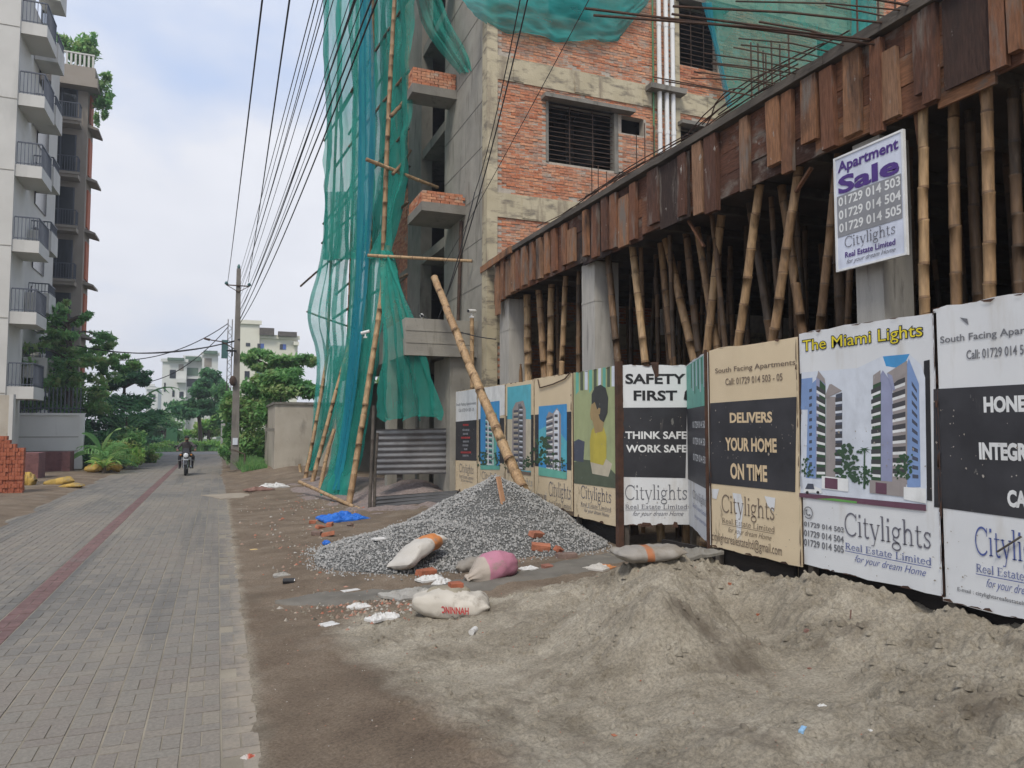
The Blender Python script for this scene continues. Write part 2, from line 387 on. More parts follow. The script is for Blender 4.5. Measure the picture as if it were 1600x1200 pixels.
def dusted(m):                               # dry sand carried on to the outermost stones
    nt = m.node_tree; b = nt.nodes['Principled BSDF']; src = b.inputs['Base Color'].links[0].from_socket; t = nt.nodes.new('ShaderNodeTexCoord'); sp = nt.nodes.new('ShaderNodeSeparateXYZ'); nt.links.new(t.outputs['Object'], sp.inputs[0])
    n = nt.nodes.new('ShaderNodeMath'); n.operation = 'MULTIPLY_ADD'; n.inputs[1].default_value = .85; nt.links.new(noise(nt, t.outputs['Object'], 3.4, 10, .72), n.inputs[0]); nt.links.new(sp.outputs[0], n.inputs[2])
    y_ = nt.nodes.new('ShaderNodeMapRange'); y_.inputs['From Min'].default_value = 6; y_.inputs['From Max'].default_value = 11; y_.inputs['To Min'].default_value = 0.0; y_.inputs['To Max'].default_value = -.14; nt.links.new(sp.outputs[1], y_.inputs['Value'])
    a2 = nt.nodes.new('ShaderNodeMath'); a2.operation = 'ADD'; nt.links.new(n.outputs[0], a2.inputs[0]); nt.links.new(y_.outputs[0], a2.inputs[1])
    r = ramp(nt, [(0, 0, 0), (.7, .7, .7)], [.50, .70]); nt.links.new(a2.outputs[0], r.inputs[0]); nt.links.new(mixc(nt, r.outputs[0], src, (.31, .265, .205)), b.inputs['Base Color'])
dusted(m_pave)
V = []; r_ = []; mi = []
P = 0.235; x_right = 0.30
for k in range(19):
    xr = x_right - k * P; red = (k == 9)
    y = 1.6 + RN.uniform(0, 0.3); n = 0
    lim = 60
    while y < lim:
        if n % 2 == 0: cells = [(xr - P, xr, y, y + P / 2)]; y2 = y + P / 2
        else: cells = [(xr - P, xr - P / 2, y, y + P), (xr - P / 2, xr, y, y + P)]; y2 = y + P
        if y > 24:
            cells = [(xr - P, xr, y, y + P * 1.5)]; y2 = y + P * 1.5
        for (a, b, c, d) in cells:
            q = 0.0042 + RN.uniform(0, 0.002); z = RN.uniform(-0.0015, 0.0015)
            if k < 1 and RN.random() < 0.1 + 0.04: z -= 0.02
            tx, ty = RN.uniform(-.0025, .0025), RN.uniform(-.0025, .0025)
            qa = q + (.003 if abs((xr - a) - P) < 1e-6 else 0); qb = q + (.003 if b == xr else 0)
            for (u, v) in ((a + qa, c + q), (b - qb, c + q), (b - qb, d - q), (a + qa, d - q)):
                V.append((u, v, z + tx * (u - a) * 4 + ty * (v - c) * 4))
            for (u, v) in ((a + q * .6, c + q * .6), (b - q * .6, c + q * .6), (b - q * .6, d - q * .6), (a + q * .6, d - q * .6)):
                V.append((u, v, z - 0.012))
            pat = float(vn(a * 0.8, c * 0.5, 4))
            r_.append(min(1, max(0, 0.85 * pat + RN.uniform(-0.22, 0.28)))); mi.append(1 if red else 0)
        y = y2; n += 1
V = np.array(V).reshape(-1, 8, 3)
base = (np.arange(len(V)) * 8)[:, None, None]
Fq = np.array([[0, 1, 2, 3], [4, 5, 1, 0], [5, 6, 2, 1], [6, 7, 3, 2], [7, 4, 0, 3]])[None] + base
road = mk('road', V.reshape(-1, 3), Fq.reshape(-1, 4), [m_pave, m_paver_red], None, None, np.repeat(r_, 5), np.repeat(mi, 5))
road['kind'] = 'structure'
jx = np.linspace(-4.5, 0.3, 3); jy = np.linspace(1.2, 60.5, 30); a_, b_ = np.meshgrid(jx, jy, indexing='ij')
jb = mk('road_bed', np.stack([a_, b_, np.full_like(a_, -0.0048)], -1), grid_faces(3, 30), m_joint); jb['kind'] = 'structure'
m_asph = pm('cross_road_surface', [(0.16, 0.155, 0.15), (0.22, 0.21, 0.2)], 0.6, 0.9, 0.2, 30)
mb = MB(); mb.box(-60, 60, 60.3, 67, -0.3, 0.0); o = mb.build('cross_road', m_asph); o['kind'] = 'structure'
# dry sand spilled over the right-hand edge of the pavers
def blob_sheet(name, cx, cy, rx, ry, mat, h=0.015, seed=0, n=40, lift=0.006, over=None, edge=0.5):
    u = np.linspace(-1, 1, n); A, B = np.meshgrid(u, u, indexing='ij')
    X = cx + A * rx; Y = cy + B * ry
    d = np.sqrt(A ** 2 + B ** 2) + edge * fbm(A * 3 + seed, B * 3, seed, 4)
    base = over(X, Y) if over is not None else np.zeros_like(X)
    Z = base + lift + h * (1 - sst(0.55, 0.95, d)) - 0.06 * sst(0.8, 1.0, d) + 0.3 * h * fbm(X * 8, Y * 8, seed + 3, 3)
    o = mk(name, np.stack([X, Y, Z], -1), grid_faces(n, n), mat, smooth=True)
    return o
m_sand = pm('sand', [(0.30, 0.262, 0.195), (0.415, 0.37, 0.285)], 1.6, 0.95, 1.0, 90, bd=0.025, stains=[((0.215, 0.178, 0.125), 0.9, (1, 1, 1), 0.52, 0.14), ((0.44, 0.40, 0.32), 18, (1, 1, 1), 0.60, 0.1), ((0.20, 0.17, 0.13), 40, (1, 1, 1), 0.68, 0.06)])
m_dust = pm('dry_dust', [(0.26, 0.22, 0.17), (0.36, 0.31, 0.245)], 2.5, 0.95, 0.4, 60)
# wet cement runnel from the gravel to the road
m_slurry = pm('cement_slurry', [(0.115, 0.105, 0.088), (0.175, 0.16, 0.135)], 3.5, 0.8, 0.5, 45, spec=0.3, stains=[((.24, .21, .165), 2.5, (1, 1, 1), .58, .1)])
n = 90; t = np.linspace(0, 1, n); cxs = [pZ(430, 935, .05), pZ(560, 925, .07), pZ(700, 915, .12), pZ(850, 897, .16), pZ(980, 868, .2), pZ(1060, 850, .22)]
cx = np.interp(t, np.linspace(0, 1, 6), [p.x for p in cxs]); cy = np.interp(t, np.linspace(0, 1, 6), [p.y for p in cxs])
s_ = np.linspace(-1, 1, 15); A, B = np.meshgrid(t, s_, indexing='ij')
wd = (0.36 + 0.3 * fbm(A * 9, A * 0, 41, 3)) * sst(-.02, .12, A)
X = np.interp(A, t, cx) + 0.1 * B * wd; Y = np.interp(A, t, cy) + B * wd * 1.2
Z = G(X, Y) + 0.028 - 0.075 * np.abs(B) ** 3 + .05 * fbm(X * 5, Y * 5, 61, 4) + .012 * fbm(X * 22, Y * 22, 62, 2)
o = mk('cement_runnel', np.stack([X, Y, Z], -1), grid_faces(n, 15), m_slurry, smooth=True); o['kind'] = 'structure'

# ---------------------------------------------------------------- sand heap
nx, ny = 340, 500
A, B = np.meshgrid(np.linspace(0.75, 5.75, nx), np.linspace(1.6, 9.1, ny), indexing='ij')
def gs(cx, cy, sx, sy, rot=0):
    c, s = math.cos(rot), math.sin(rot)
    u = ((A - cx) * c + (B - cy) * s) / sx; v = (-(A - cx) * s + (B - cy) * c) / sy
    return np.exp(-(u * u + v * v))
wx = A + 0.25 * fbm(A * 1.3, B * 1.3, 50, 3); wy = B + 0.25 * fbm(A * 1.3, B * 1.3, 60, 3)
S = G(A, B) - 0.055
S = S + 0.075 * sst(0.9, 1.6, wx) * sst(8.2, 7.4, wy) + 0.05 * sst(2, 3.6, wx) * sst(8.0, 7.0, wy) + (.05 * fbm(A * 4, B * 4, 55, 5) + .05 * fbm(A * 16, B * 16, 56, 3)) * sst(3.2, 1.4, A) + 0.05 * sst(2.0, 3.5, wx) * sst(8.2, 7.2, wy)
S = S + 0.43 * gs(4.25, 6.5, 0.52, 0.5) + 0.36 * gs(3.7, 5.75, 0.58, 0.52) + 0.22 * gs(3.25, 5.0, 0.5, 0.5) + .14 * gs(4.75, 6.75, .4, .4) + 0.10 * gs(4.75, 7.35, .7, .5)
S = S + 0.20 * gs(5.3, 5.2, 0.55, 0.9) + 0.24 * gs(5.25, 3.0, 0.8, 1.1) + 0.16 * gs(3.7, 2.3, 0.9, 0.8) + .10 * gs(4.75, 6.0, .25, .3)
S = S - 0.24 * gs(4.45, 5.35, 0.26, 0.55, -.35) - 0.20 * gs(3.95, 4.2, 0.5, 0.42) - .10 * gs(2.9, 4.6, .35, .3) + .12 * gs(3.1, 5.0, .35, .3) + .10 * gs(2.6, 3.4, .5, .35)
rough = sst(0.1, 0.5, S)
S = S + (0.06 + 0.22 * rough) * fbm(A * 2.4, B * 2.4, 21, 5) + (0.02 + 0.10 * rough) * fbm(A * 7.5, B * 7.5, 33, 4)
cl = vn(A * 9, B * 9, 71); S = S + (0.01 + 0.055 * rough) * np.clip(cl - 0.66, 0, 1) * 2.2 + (.022 + .02 * rough) * fbm(A * 24, B * 24, 90, 2) + (.012 + .05 * rough) * np.clip(vn(A * 17, B * 17, 72) - .7, 0, 1) * 2.5
for (px, py, rx, ry, d) in ((1330, 1075, .22, .16, .07), (1180, 985, .10, .22, .08), (1090, 1010, .16, .1, .07), (1440, 985, .12, .08, .07), (1070, 1125, .12, .1, .06), (930, 1080, .13, .09, .05), (760, 1005, .2, .1, .05), (1130, 960, .1, .2, .06)):
    p = pZ(px, py, 0.28); S = S - d * gs(p.x, p.y, rx, ry)
mask = sst(0.75, 0.95, A) * sst(9.1, 8.7, B)
S = S * mask + (G(A, B) - 0.1) * (1 - mask)
SA, SB, SS = A, B, S
rs_ = np.random.RandomState(77); nc = 9000
qx = rs_.uniform(1.2, 5.6, nc); qy = 1.9 + 6.4 * rs_.uniform(0, 1, nc) ** 1.3; ii = np.clip(((qx - .75) / 5 * (nx - 1)).astype(int), 0, nx - 1); jj = np.clip(((qy - 1.6) / 7.5 * (ny - 1)).astype(int), 0, ny - 1); qz = S[ii, jj]
kp = (rs_.rand(nc) < .25 + 1.2 * np.clip(vn(qx * 1.6, qy * 1.6, 81) - .42, 0, 1) * (1 + 2 * sst(.15, .5, qz))) & (zone(qx, qy) > .5); qx, qy, qz = qx[kp], qy[kp], qz[kp]; nc = len(qx)
o_ = np.array([[1, 0, 0], [.7, .7, 0], [0, 1, 0], [-.7, .7, 0], [-1, 0, 0], [-.7, -.7, 0], [0, -1, 0], [.7, -.7, 0], [.55, .3, .7], [-.3, .55, .75], [-.5, -.4, .65], [.3, -.55, .7], [0, 0, .95]], float)
of_ = np.array([[0, 1, 8], [1, 2, 9], [1, 9, 8], [2, 3, 9], [3, 4, 9], [4, 10, 9], [4, 5, 10], [5, 6, 10], [6, 11, 10], [6, 7, 11], [7, 0, 8], [7, 8, 11], [8, 9, 12], [9, 10, 12], [10, 11, 12], [11, 8, 12]])
sz_ = (.006 + .034 * rs_.rand(nc) ** 4); cv = o_[None] * rs_.uniform(.7, 1.3, (nc, 13, 1)) * rs_.uniform(.7, 1.3, (nc, 1, 3)) * sz_[:, None, None] + np.stack([qx, qy, qz - sz_ * .15], -1)[:, None, :]
CLOD = (cv.reshape(-1, 3), (of_[None] + (np.arange(nc) * 13)[:, None, None]).reshape(-1, 3))
def sand_h(x, y):
    i = int(np.clip(round((x - 0.75) / 5.0 * (nx_s - 1)), 0, nx_s - 1)); j = int(np.clip(round((y - 1.6) / 7.5 * (ny_s - 1)), 0, ny_s - 1))
    return max(float(SS[i, j]), float(G(x, y)))
nx_s, ny_s = nx, ny
o = mk('sand_heap', np.stack([A, B, S], -1), grid_faces(nx, ny), m_earth, smooth=True); setzone(o, A, B)
tag(o, 'heap of beige building sand spread along the foot of the hoarding', 'sand heap', kind='stuff')
o3 = mk('sand_clods', CLOD[0], CLOD[1], m_earth, o, smooth=True); o3['kind'] = 'stuff'; at_ = o3.data.attributes.new('zone', 'FLOAT', 'POINT'); at_.data.foreach_set('value', np.full(len(CLOD[0]), .95, np.float32))
def gz(x, y):
    return sand_h(x, y) if (0.75 < x < 5.75 and 1.6 < y < 9.1) else float(G(x, y))

# ---------------------------------------------------------------- gravel heap (base and loose stones)
m_grav = pm('gravel_stone', [(0.20, 0.20, 0.19), (0.26, 0.258, 0.245), (0.32, 0.315, 0.30), (0.41, 0.40, 0.38), (0.30, 0.275, 0.25)], 12, 0.85, 0.2, 60, attr=True, var=0.2)
m_gravb = pm('gravel_bed', [(0.07, 0.07, 0.066), (0.20, 0.20, 0.19)], 30, 0.95, 0.9, 60, bd=0.04)
gp = pX(772, 750, 4.55)
def GH(x, y):
    d1 = np.sqrt(((x - gp.x) / 1.7) ** 2 + ((y - gp.y) / 2.7) ** 2)
    d2 = np.sqrt(((x - 3.0) / 1.75) ** 2 + ((y - 11.3) / 2.0) ** 2)
    d3 = np.sqrt(((x - 4.9) / 1.0) ** 2 + ((y - 10.9) / 1.4) ** 2)
    d1 = d1 + .22 * fbm(x * 1.3, y * 1.3, 24, 3)
    h = np.maximum(np.maximum((gp.z - .12) * (np.clip(1 - d1 ** .82, -.3, 1)), 0.40 * np.clip(1 - d2 ** 1.5, -.3, 1)), 0.34 * np.clip(1 - d3 ** 1.4, -.3, 1))
    return G(x, y) - 0.03 + 1.08 * h + 0.10 * fbm(x * 2, y * 2, 14, 3) * sst(-.05, .2, h)
A, B = np.meshgrid(np.linspace(1.0, 6.1, 90), np.linspace(8.6, 15.6, 110), indexing='ij')
bedZ = GH(A, B) - 0.012
N = 40000
qx = NP.uniform(1.0, 6.1, N); qy = 8.6 + 7.0 * NP.uniform(0, 1, N) ** 1.2
hz = GH(qx, qy); edge = hz - G(qx, qy)
keep = (edge > 0.015) | ((edge > -0.09) & (NP.rand(N) < 0.30 + 3 * np.minimum(edge, 0)) & (qx > 1.2))
qx, qy, hz = qx[keep], qy[keep], np.maximum(hz, G(qx, qy))[keep]
n = len(qx); sz = NP.uniform(0.009, 0.023, n) * (0.85 + 0.3 * (qy > 12))
octv = np.array([[1, 0, 0], [0, 1, 0], [-1, 0, 0], [0, -1, 0], [0, 0, 1], [0, 0, -1]], float)
octf = np.array([[0, 1, 4], [1, 2, 4], [2, 3, 4], [3, 0, 4], [1, 0, 5], [2, 1, 5], [3, 2, 5], [0, 3, 5]])
sv = octv[None] * NP.uniform(0.6, 1.25, (n, 6, 1)) * NP.uniform(0.6, 1.3, (n, 1, 3)) * sz[:, None, None]
an = NP.uniform(0, 6.28, n); ca, sa = np.cos(an)[:, None], np.sin(an)[:, None]
sv = np.stack([sv[..., 0] * ca - sv[..., 1] * sa, sv[..., 0] * sa + sv[..., 1] * ca + sv[..., 2] * .4, sv[..., 2]], -1)
sv = sv + np.stack([qx, qy, hz + sz * 0.4], -1)[:, None, :]
gf = octf[None] + (np.arange(n) * 6)[:, None, None]
st = NP.beta(1.6, 1.8, n)
o = mk('gravel_heap', sv.reshape(-1, 3), gf.reshape(-1, 3), m_grav, None, None, np.repeat(st, 8))
tag(o, 'heap of grey stone chips in front of the hoarding', 'gravel heap', kind='stuff')
o2 = mk('packed_chips', np.stack([A, B, bedZ], -1), grid_faces(90, 110), m_gravb, o, smooth=True)
o2['kind'] = 'stuff'
# reddish brick-chip pile behind the corrugated gate and along the scaffold
m_chip = pm('brick_chips', [(0.17, 0.135, 0.12), (0.33, 0.27, 0.245)], 18, 0.95, 0.9, 50, bd=0.03, stains=[((0.26, 0.12, 0.085), 12, (1, 1, 1), .63, .06), ((0.14, .135, .13), 1.5, (1, 1, 1), .55, .15)])
A, B = np.meshgrid(np.linspace(1.6, 6.0, 80), np.linspace(15.4, 28, 150), indexing='ij')
H = G(A, B) - .04 + 0.38 * np.exp(-((A - 4.9) / 1.0) ** 2 - ((B - 19.6) / 1.9) ** 2) + .22 * np.exp(-((A - 4.2) / 1.3) ** 2 - ((B - 23) / 3) ** 2) + 0.10 * fbm(A * 3, B * 3, 2, 4) + .04 * np.exp(-((A - 3.6) / 1.3) ** 2)
H = H - .2 * (1 - sst(1.6, 2.2, A)) - .2 * (1 - sst(15.4, 16.2, B)) - .2 * sst(27, 28, B)
o = mk('brick_chip_heap', np.stack([A, B, H], -1), grid_faces(80, 150), m_chip, smooth=True)
tag(o, 'low pinkish heap of crushed brick around the scaffold feet', 'brick chips', kind='stuff')
CHA, CHH = (A, B), H
def chip_h(x, y):
    i = int(np.clip(round((x - 1.6) / 4.4 * 79), 0, 79)); j = int(np.clip(round((y - 15.4) / 12.6 * 149), 0, 149))
    return max(float(CHH[i, j]), float(G(x, y)))

# ================================================================ unfinished brick building
WY = 17.0; WX = 6.1
bld = thing('unfinished_building', 'unfinished red brick and concrete apartment block with bare window openings', 'building', (12, 22, 0))
def Wp(x, y): return pY(x, y, WY)
def Sp(x, y): return pX(x, y, WX)
zb = [Wp(760, 515).z, Wp(760, 318).z, Wp(760, 102).z]
FH = zb[2] - zb[1]
zb = [zb[0], zb[1], zb[2], zb[2] + FH, zb[2] + 2 * FH]
BH = 0.31
XE = 24.0; ZT = zb[4] + 0.4
def rect(px0, py0, px1, py1):
    a, b = Wp(px0, py1), Wp(px1, py0); return (a.x, b.x, a.z, b.z)
def rct(pl, pr, pt_l, pb_l):            # left edge top/bottom pixels, right edge pixel
    a, b, c = Wp(pl, pt_l), Wp(pl, pb_l), Wp(pr, (pt_l + pb_l) / 2)
    return (a.x, c.x, b.z, a.z)
wins = [rct(855, 963, 158, 252), rct(971, 1006, 180, 207), rct(857, 925, -55, 20), rct(1061, 1121, 4, 100), rct(1062, 1110, 198, 290)]
x3 = Wp(1175, 60).x
wins += [(wins[0][0], wins[0][1], wins[0][2] - FH, wins[0][3] - FH), (x3 + 2.5, x3 + 4.5, wins[3][2], wins[3][3])]
def hit(a, b, c, d, hs):
    for h in hs:
        if a < h[1] and b > h[0] and c < h[3] and d > h[2]: return True
    return False
def split_rects(x0, x1, z0, z1, hs):
    X = sorted({x0, x1} | {min(max(v, x0), x1) for h in hs for v in h[:2]}); Zs = sorted({z0, z1} | {min(max(v, z0), z1) for h in hs for v in h[2:]})
    for i in range(len(X) - 1):
        for j in range(len(Zs) - 1):
            cx, cz = (X[i] + X[i + 1]) / 2, (Zs[j] + Zs[j + 1]) / 2
            if not any(h[0] < cx < h[1] and h[2] < cz < h[3] for h in hs): yield X[i], X[i + 1], Zs[j], Zs[j + 1]
putlog = []
for zi in zb:
    x = WX + 0.5
    while x < XE:
        if RN.random() < 0.75: putlog.append((x, x + .1, zi + BH + .02, zi + BH + .11))
        if RN.random() < 0.35: putlog.append((x + .4, x + .5, zi - BH - .16, zi - BH - .07))
        x += 1.1 + RN.uniform(-.2, .2)
mb = MB()
cols_x = [(WX, WX + 0.28), (Wp(1049, 60).x, Wp(1060, 60).x), (18.2, 18.6), (23.7, 24.0)]
z = 3.2; row = 0
while z < ZT:
    x = WX + 0.28 - (0.125 if row % 2 else 0)
    while x < XE:
        a, b, c, d = x + .006, x + .244, z + .006, z + .066
        inb = any(abs((c + d) / 2 - q) < BH for q in zb) or any(p[0] - .02 < (a + b) / 2 < p[1] + .02 for p in cols_x)
        if not inb and not hit(a + .03, b - .03, c + .01, d - .01, wins) and not hit(a + .06, b - .02, c + .02, d - .01, putlog):
            if not (z < 7 and x > 12.5):
                tone = min(1, max(0, 0.2 + 0.5 * float(vn(a * .5, c * 1.1, 8)) + RN.uniform(-.25, .35)))
                j = RN.uniform(-.012, .008); e = RN.uniform(-.006, .006)
                mb.hexa([(a + RN.uniform(-.004, .004), WY + j, c + e), (b, WY + j + RN.uniform(-.008, .008), c + e + RN.uniform(-.005, .005)), (b, WY + .06, c), (a, WY + .06, c), (a, WY + j, d + e), (b + RN.uniform(-.004, .004), WY + j, d + e + RN.uniform(-.005, .005)), (b, WY + .06, d), (a, WY + .06, d)], tone)
        x += .25
    z += .074; row += 1
mb.build('brickwork', m_brick, bld)
mb = MB()
for (a, b, c, d) in split_rects(WX + .05, XE, 3.2, ZT, wins): mb.box(a, b, WY + .008, WY + .24, c, d)
mb.build('mortar_wall', m_mort, bld)
mb = MB()
for q in zb:
    mb.box(WX + .28, XE, WY - .035 + RN.uniform(-.004, .004), WY + .3, q - BH, q + BH)
    for k in range(9):          # board marks and patches
        x = WX + .5 + k * 1.9 + RN.uniform(0, .5); mb.box(x, x + RN.uniform(.25, .5), WY - .05, WY - .03, q - BH + .03, q + BH - .03, .1)
mb.build('floor_beam', m_beam, bld)
mb = MB()
for (a, b) in cols_x: mb.box(a, b, WY - .045, WY + .32, 0.0, ZT)
mb.build('column', m_beam, bld)
# rooms behind the openings (unlit darkness put into a near-black colour)
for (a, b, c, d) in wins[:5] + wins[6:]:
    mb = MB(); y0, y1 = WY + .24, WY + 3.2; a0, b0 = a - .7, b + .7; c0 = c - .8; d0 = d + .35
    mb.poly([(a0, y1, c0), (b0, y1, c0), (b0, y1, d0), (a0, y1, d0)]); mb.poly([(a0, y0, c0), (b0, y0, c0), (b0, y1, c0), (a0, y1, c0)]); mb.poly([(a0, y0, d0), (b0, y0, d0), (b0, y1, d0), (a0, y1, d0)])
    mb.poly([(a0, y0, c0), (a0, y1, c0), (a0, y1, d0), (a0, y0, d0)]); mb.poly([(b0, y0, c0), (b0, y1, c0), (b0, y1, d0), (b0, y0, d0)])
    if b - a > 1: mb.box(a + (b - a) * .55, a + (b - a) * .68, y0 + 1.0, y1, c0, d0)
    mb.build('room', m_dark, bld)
for i, (a, b, c, d) in enumerate(wins):
    if i in (1, 5, 6): continue
    mb = MB(); n = 13
    for k in range(n + 1):
        z = c + (d - c) * k / n; mb.bar((a, WY + .1, z), (b, WY + .1, z), .016, .016)
    for k in range(4):
        x = a + (b - a) * k / 3; mb.bar((x, WY + .08, c), (x, WY + .08, d), .018, .018)
    g_ = mb.build('window_grille', m_iron, bld)
mb = MB(); h = wins[0]
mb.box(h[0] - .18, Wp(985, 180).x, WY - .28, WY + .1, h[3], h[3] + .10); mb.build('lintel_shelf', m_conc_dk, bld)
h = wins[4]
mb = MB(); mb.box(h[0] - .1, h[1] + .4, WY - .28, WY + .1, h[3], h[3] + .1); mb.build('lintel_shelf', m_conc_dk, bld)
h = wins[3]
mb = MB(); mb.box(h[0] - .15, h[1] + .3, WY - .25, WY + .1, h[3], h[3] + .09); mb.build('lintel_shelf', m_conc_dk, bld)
# plastered reveals of the big opening
h = wins[0]; mb = MB(); mb.box(h[1] - .07, h[1] + .05, WY - .02, WY + .22, h[2] - .06, h[3]); mb.build('window_reveal', m_conc_dk, bld); mb = MB(); mb.box(h[0] - .04, h[0] + .03, WY - .02, WY + .22, h[2], h[3]); mb.build('window_reveal', m_conc_dk, bld)
for q, (px, zt) in enumerate(((1025, ZT), (1036, ZT), (1046, ZT))):
    x = Wp(px, 100).x; mb = MB(); zs = np.arange(4.5, zt, .25)
    mb.tube([(x, WY - .16, zz) for zz in (4.5, zt)], .062, 12)
    for zz in np.arange(5.5, zt, 1.52): mb.tube([(x, WY - .16, zz), (x, WY - .16, zz + .12)], .07, 12)
    mb.build('drain_pipe', m_pvc, bld, smooth=False)
x = Wp(1018, 100).x; mb = MB(); mb.tube([(x, WY - .08, 4.5), (x, WY - .08, ZT)], .025, 8); mb.build('conduit', m_gpipe, bld)
a, b = Wp(1007, 140), Wp(1062, 148); mb = MB(); mb.box(a.x, b.x, WY - .34, WY - .02, a.z - .07, a.z + .07)
mb.build('pipe_bracket', m_conc_dk, bld)
# street side (faces the road): shear wall, recess, columns, balconies, slabs
y0 = WY; y1 = Sp(694, 400).y; y2 = Sp(655, 400).y; y3 = Sp(638, 400).y; YE = 30.0
mb = MB(); mb.box(WX, WX + .28, WY + .32, y1, 0, ZT); mb.build('shear_wall', m_conc, bld)
mb = MB()
for zz in np.arange(5.6, ZT, 1.18): mb.box(WX - .007, WX, WY + .33, y1 - .01, zz + .0, zz + RN.uniform(.012, .03))
mb.build('board_mark', m_conc_dk, bld)
p_ = Sp(721, 400); mb = MB(); mb.tube([(WX - .09, p_.y, zb[0] + .3), (WX - .06, p_.y - .15, zb[0] + 3.2)], .05, 9); mb.build('rusty_pipe', m_iron, bld)
mb = MB()
for i in range(5):                                # recess floors
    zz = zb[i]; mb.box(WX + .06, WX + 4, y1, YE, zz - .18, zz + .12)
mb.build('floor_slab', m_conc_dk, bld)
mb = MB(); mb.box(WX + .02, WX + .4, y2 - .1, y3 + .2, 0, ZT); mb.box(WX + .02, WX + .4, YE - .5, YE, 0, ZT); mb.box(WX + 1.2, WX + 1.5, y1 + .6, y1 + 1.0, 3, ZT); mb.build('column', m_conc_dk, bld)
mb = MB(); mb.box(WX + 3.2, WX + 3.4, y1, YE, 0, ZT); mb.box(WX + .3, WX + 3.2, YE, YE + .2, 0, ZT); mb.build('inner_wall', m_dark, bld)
mb = MB(); 
for i in range(4):
    for zz in np.arange(zb[i] + .16, zb[i] + FH - .5, .08):
        for yy_ in np.arange(y3 + .25, YE - .6, .25):
            j = RN.uniform(-.01, .01); mb.box(WX + .1 + j, WX + .2, yy_ + .005, yy_ + .243, zz, zz + .068, RN.uniform(0.0, .6))
mb.build('brick_infill', m_brick, bld)
def balcony(pr, pl, pb, ptop_slab, ptop, pback):      # right px, left px, slab bottom py at left corner, slab top, parapet top, back px
    a = Sp(pr, ptop_slab); Y0 = a.y
    l = pY(pl, ptop_slab, Y0); xl = l.x
    zbm = pY(pl, pb, Y0).z; zs = pY(pl, ptop_slab, Y0).z; zt = pY(pl, ptop, Y0).z
    Y1 = pX(pback, ptop_slab, xl).y
    root_loc = (WX, (Y0 + Y1) / 2, zs)
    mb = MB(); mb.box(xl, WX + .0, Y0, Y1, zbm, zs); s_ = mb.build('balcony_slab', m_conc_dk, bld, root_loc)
    mb = MB(); zz = zs + .004; r = 0
    while zz < zt - .05:
        for (k0, k1, ax) in ((xl + .02, WX - .02, 'x'), (Y0 + .13, Y1 - .02, 'y')):
            t = k0 - (.12 if r % 2 else 0)
            while t < k1 - .06:
                a0, a1 = max(t, k0) + .006, min(t + .24, k1); tone = RN.uniform(.05, .75)
                if ax == 'x': mb.box(a0, a1, Y0 + .02 + RN.uniform(-.006, .006), Y0 + .12, zz, zz + .07, tone)
                else: mb.box(xl + .02 + RN.uniform(-.006, .006), xl + .12, a0, a1, zz, zz + .07, tone)
                t += .25
        zz += .078; r += 1
    p_ = mk('parapet', mb.v, mb.f, m_brick, s_, None, mb.r)
    return xl, Y0, Y1, zs
balcony(728, 659, 328, 314, 293, 637)
balcony(714, 644, 143, 129, 103, 634)
balcony(716, 640, -52, -66, -90, 630)
balcony(734, 664, 585, 560, 540, 641) if False else None
# cantilevered first-floor slab with deep edge beam
a = Sp(744, 512); l = pY(632, 500, a.y); zt = pY(632, 497, a.y).z; zl = pY(632, 555, a.y).z
mb = MB(); mb.box(l.x + .2, WX - .02, a.y + .06, YE, zl + .30, zt - .02); mb.box(l.x, WX + .0, a.y - .1, a.y + .05, zl, zt); mb.box(l.x + .003, l.x + .19, a.y + .052, YE, zl + .004, zt - .004)

for q_ in (.33, .66): mb.box(l.x + .02, WX - .03, a.y - .112, a.y - .1, zl + (zt - zl) * q_, zl + (zt - zl) * q_ + .03)
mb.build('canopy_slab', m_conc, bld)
mb = MB(); 
for (px, py0) in ((612, 560), (640, 560), (662, 560)):
    p = pY(px, 650, a.y + 1.8); mb.box(p.x - .13, p.x + .13, a.y + 1.7, a.y + 2.0, 0, zl + .3)
p = pY(700, 600, a.y + .3); q = pY(738, 600, a.y + .3); mb.box(p.x, q.x, a.y + .1, a.y + 1.6, 0, zl)
mb.build('pillar', m_conc, bld)
mb = MB(); mb.box(5.0, 24, 29.6, 29.8, 0, zl); mb.build('rear_wall', m_conc_dk, bld)
# window ledge board lying on the corner, small grey timber
# ================================================================ slab formwork on bamboo props
FX = 6.2
def Fp(x, y): return pX(x, y, FX)
zT = 6.04; zB = 5.06; FY0 = -2.5; FY1 = 16.75
fw = thing('slab_formwork', 'long dark timber formwork of a floor slab carried on bamboo props', 'formwork', (FX, 7, zB))
mb = MB()
y = FY0                                             # three courses of side planks, butted
lv = [zB, zB + .30, zB + .60, zT - .05]
for k in range(3):
    y = FY0 - RN.uniform(0, .8)
    while y < FY1:
        l = RN.uniform(.35, 1.1); e = min(y + l, FY1)
        big = float(vn(y * .45, k * .2, 12))
        tone = min(1, max(0, .10 + .62 * big + RN.uniform(-.14, .2)))
        zz0 = lv[k] - (RN.choice([0, 0, .0, .07]) if k == 0 else 0)
        mb.box(FX + .02 + RN.uniform(-.012, .012), FX + .06, y + .004, e - .004, zz0 + .004, lv[k + 1] - .004, tone); y = e
mb.build('side_plank', m_plank, fw)
mb = MB(); y = FY0
while y < FY1 + .3:
    l = RN.uniform(2.2, 3.4); mb.box(FX - .085, FX + .06, y + .01, min(y + l, FY1 + .4), zT - .04 + RN.uniform(-.015, .02), zT + .06 + RN.uniform(0, .02), .3); y += l
mb.build('edge_rail', m_edge, fw)
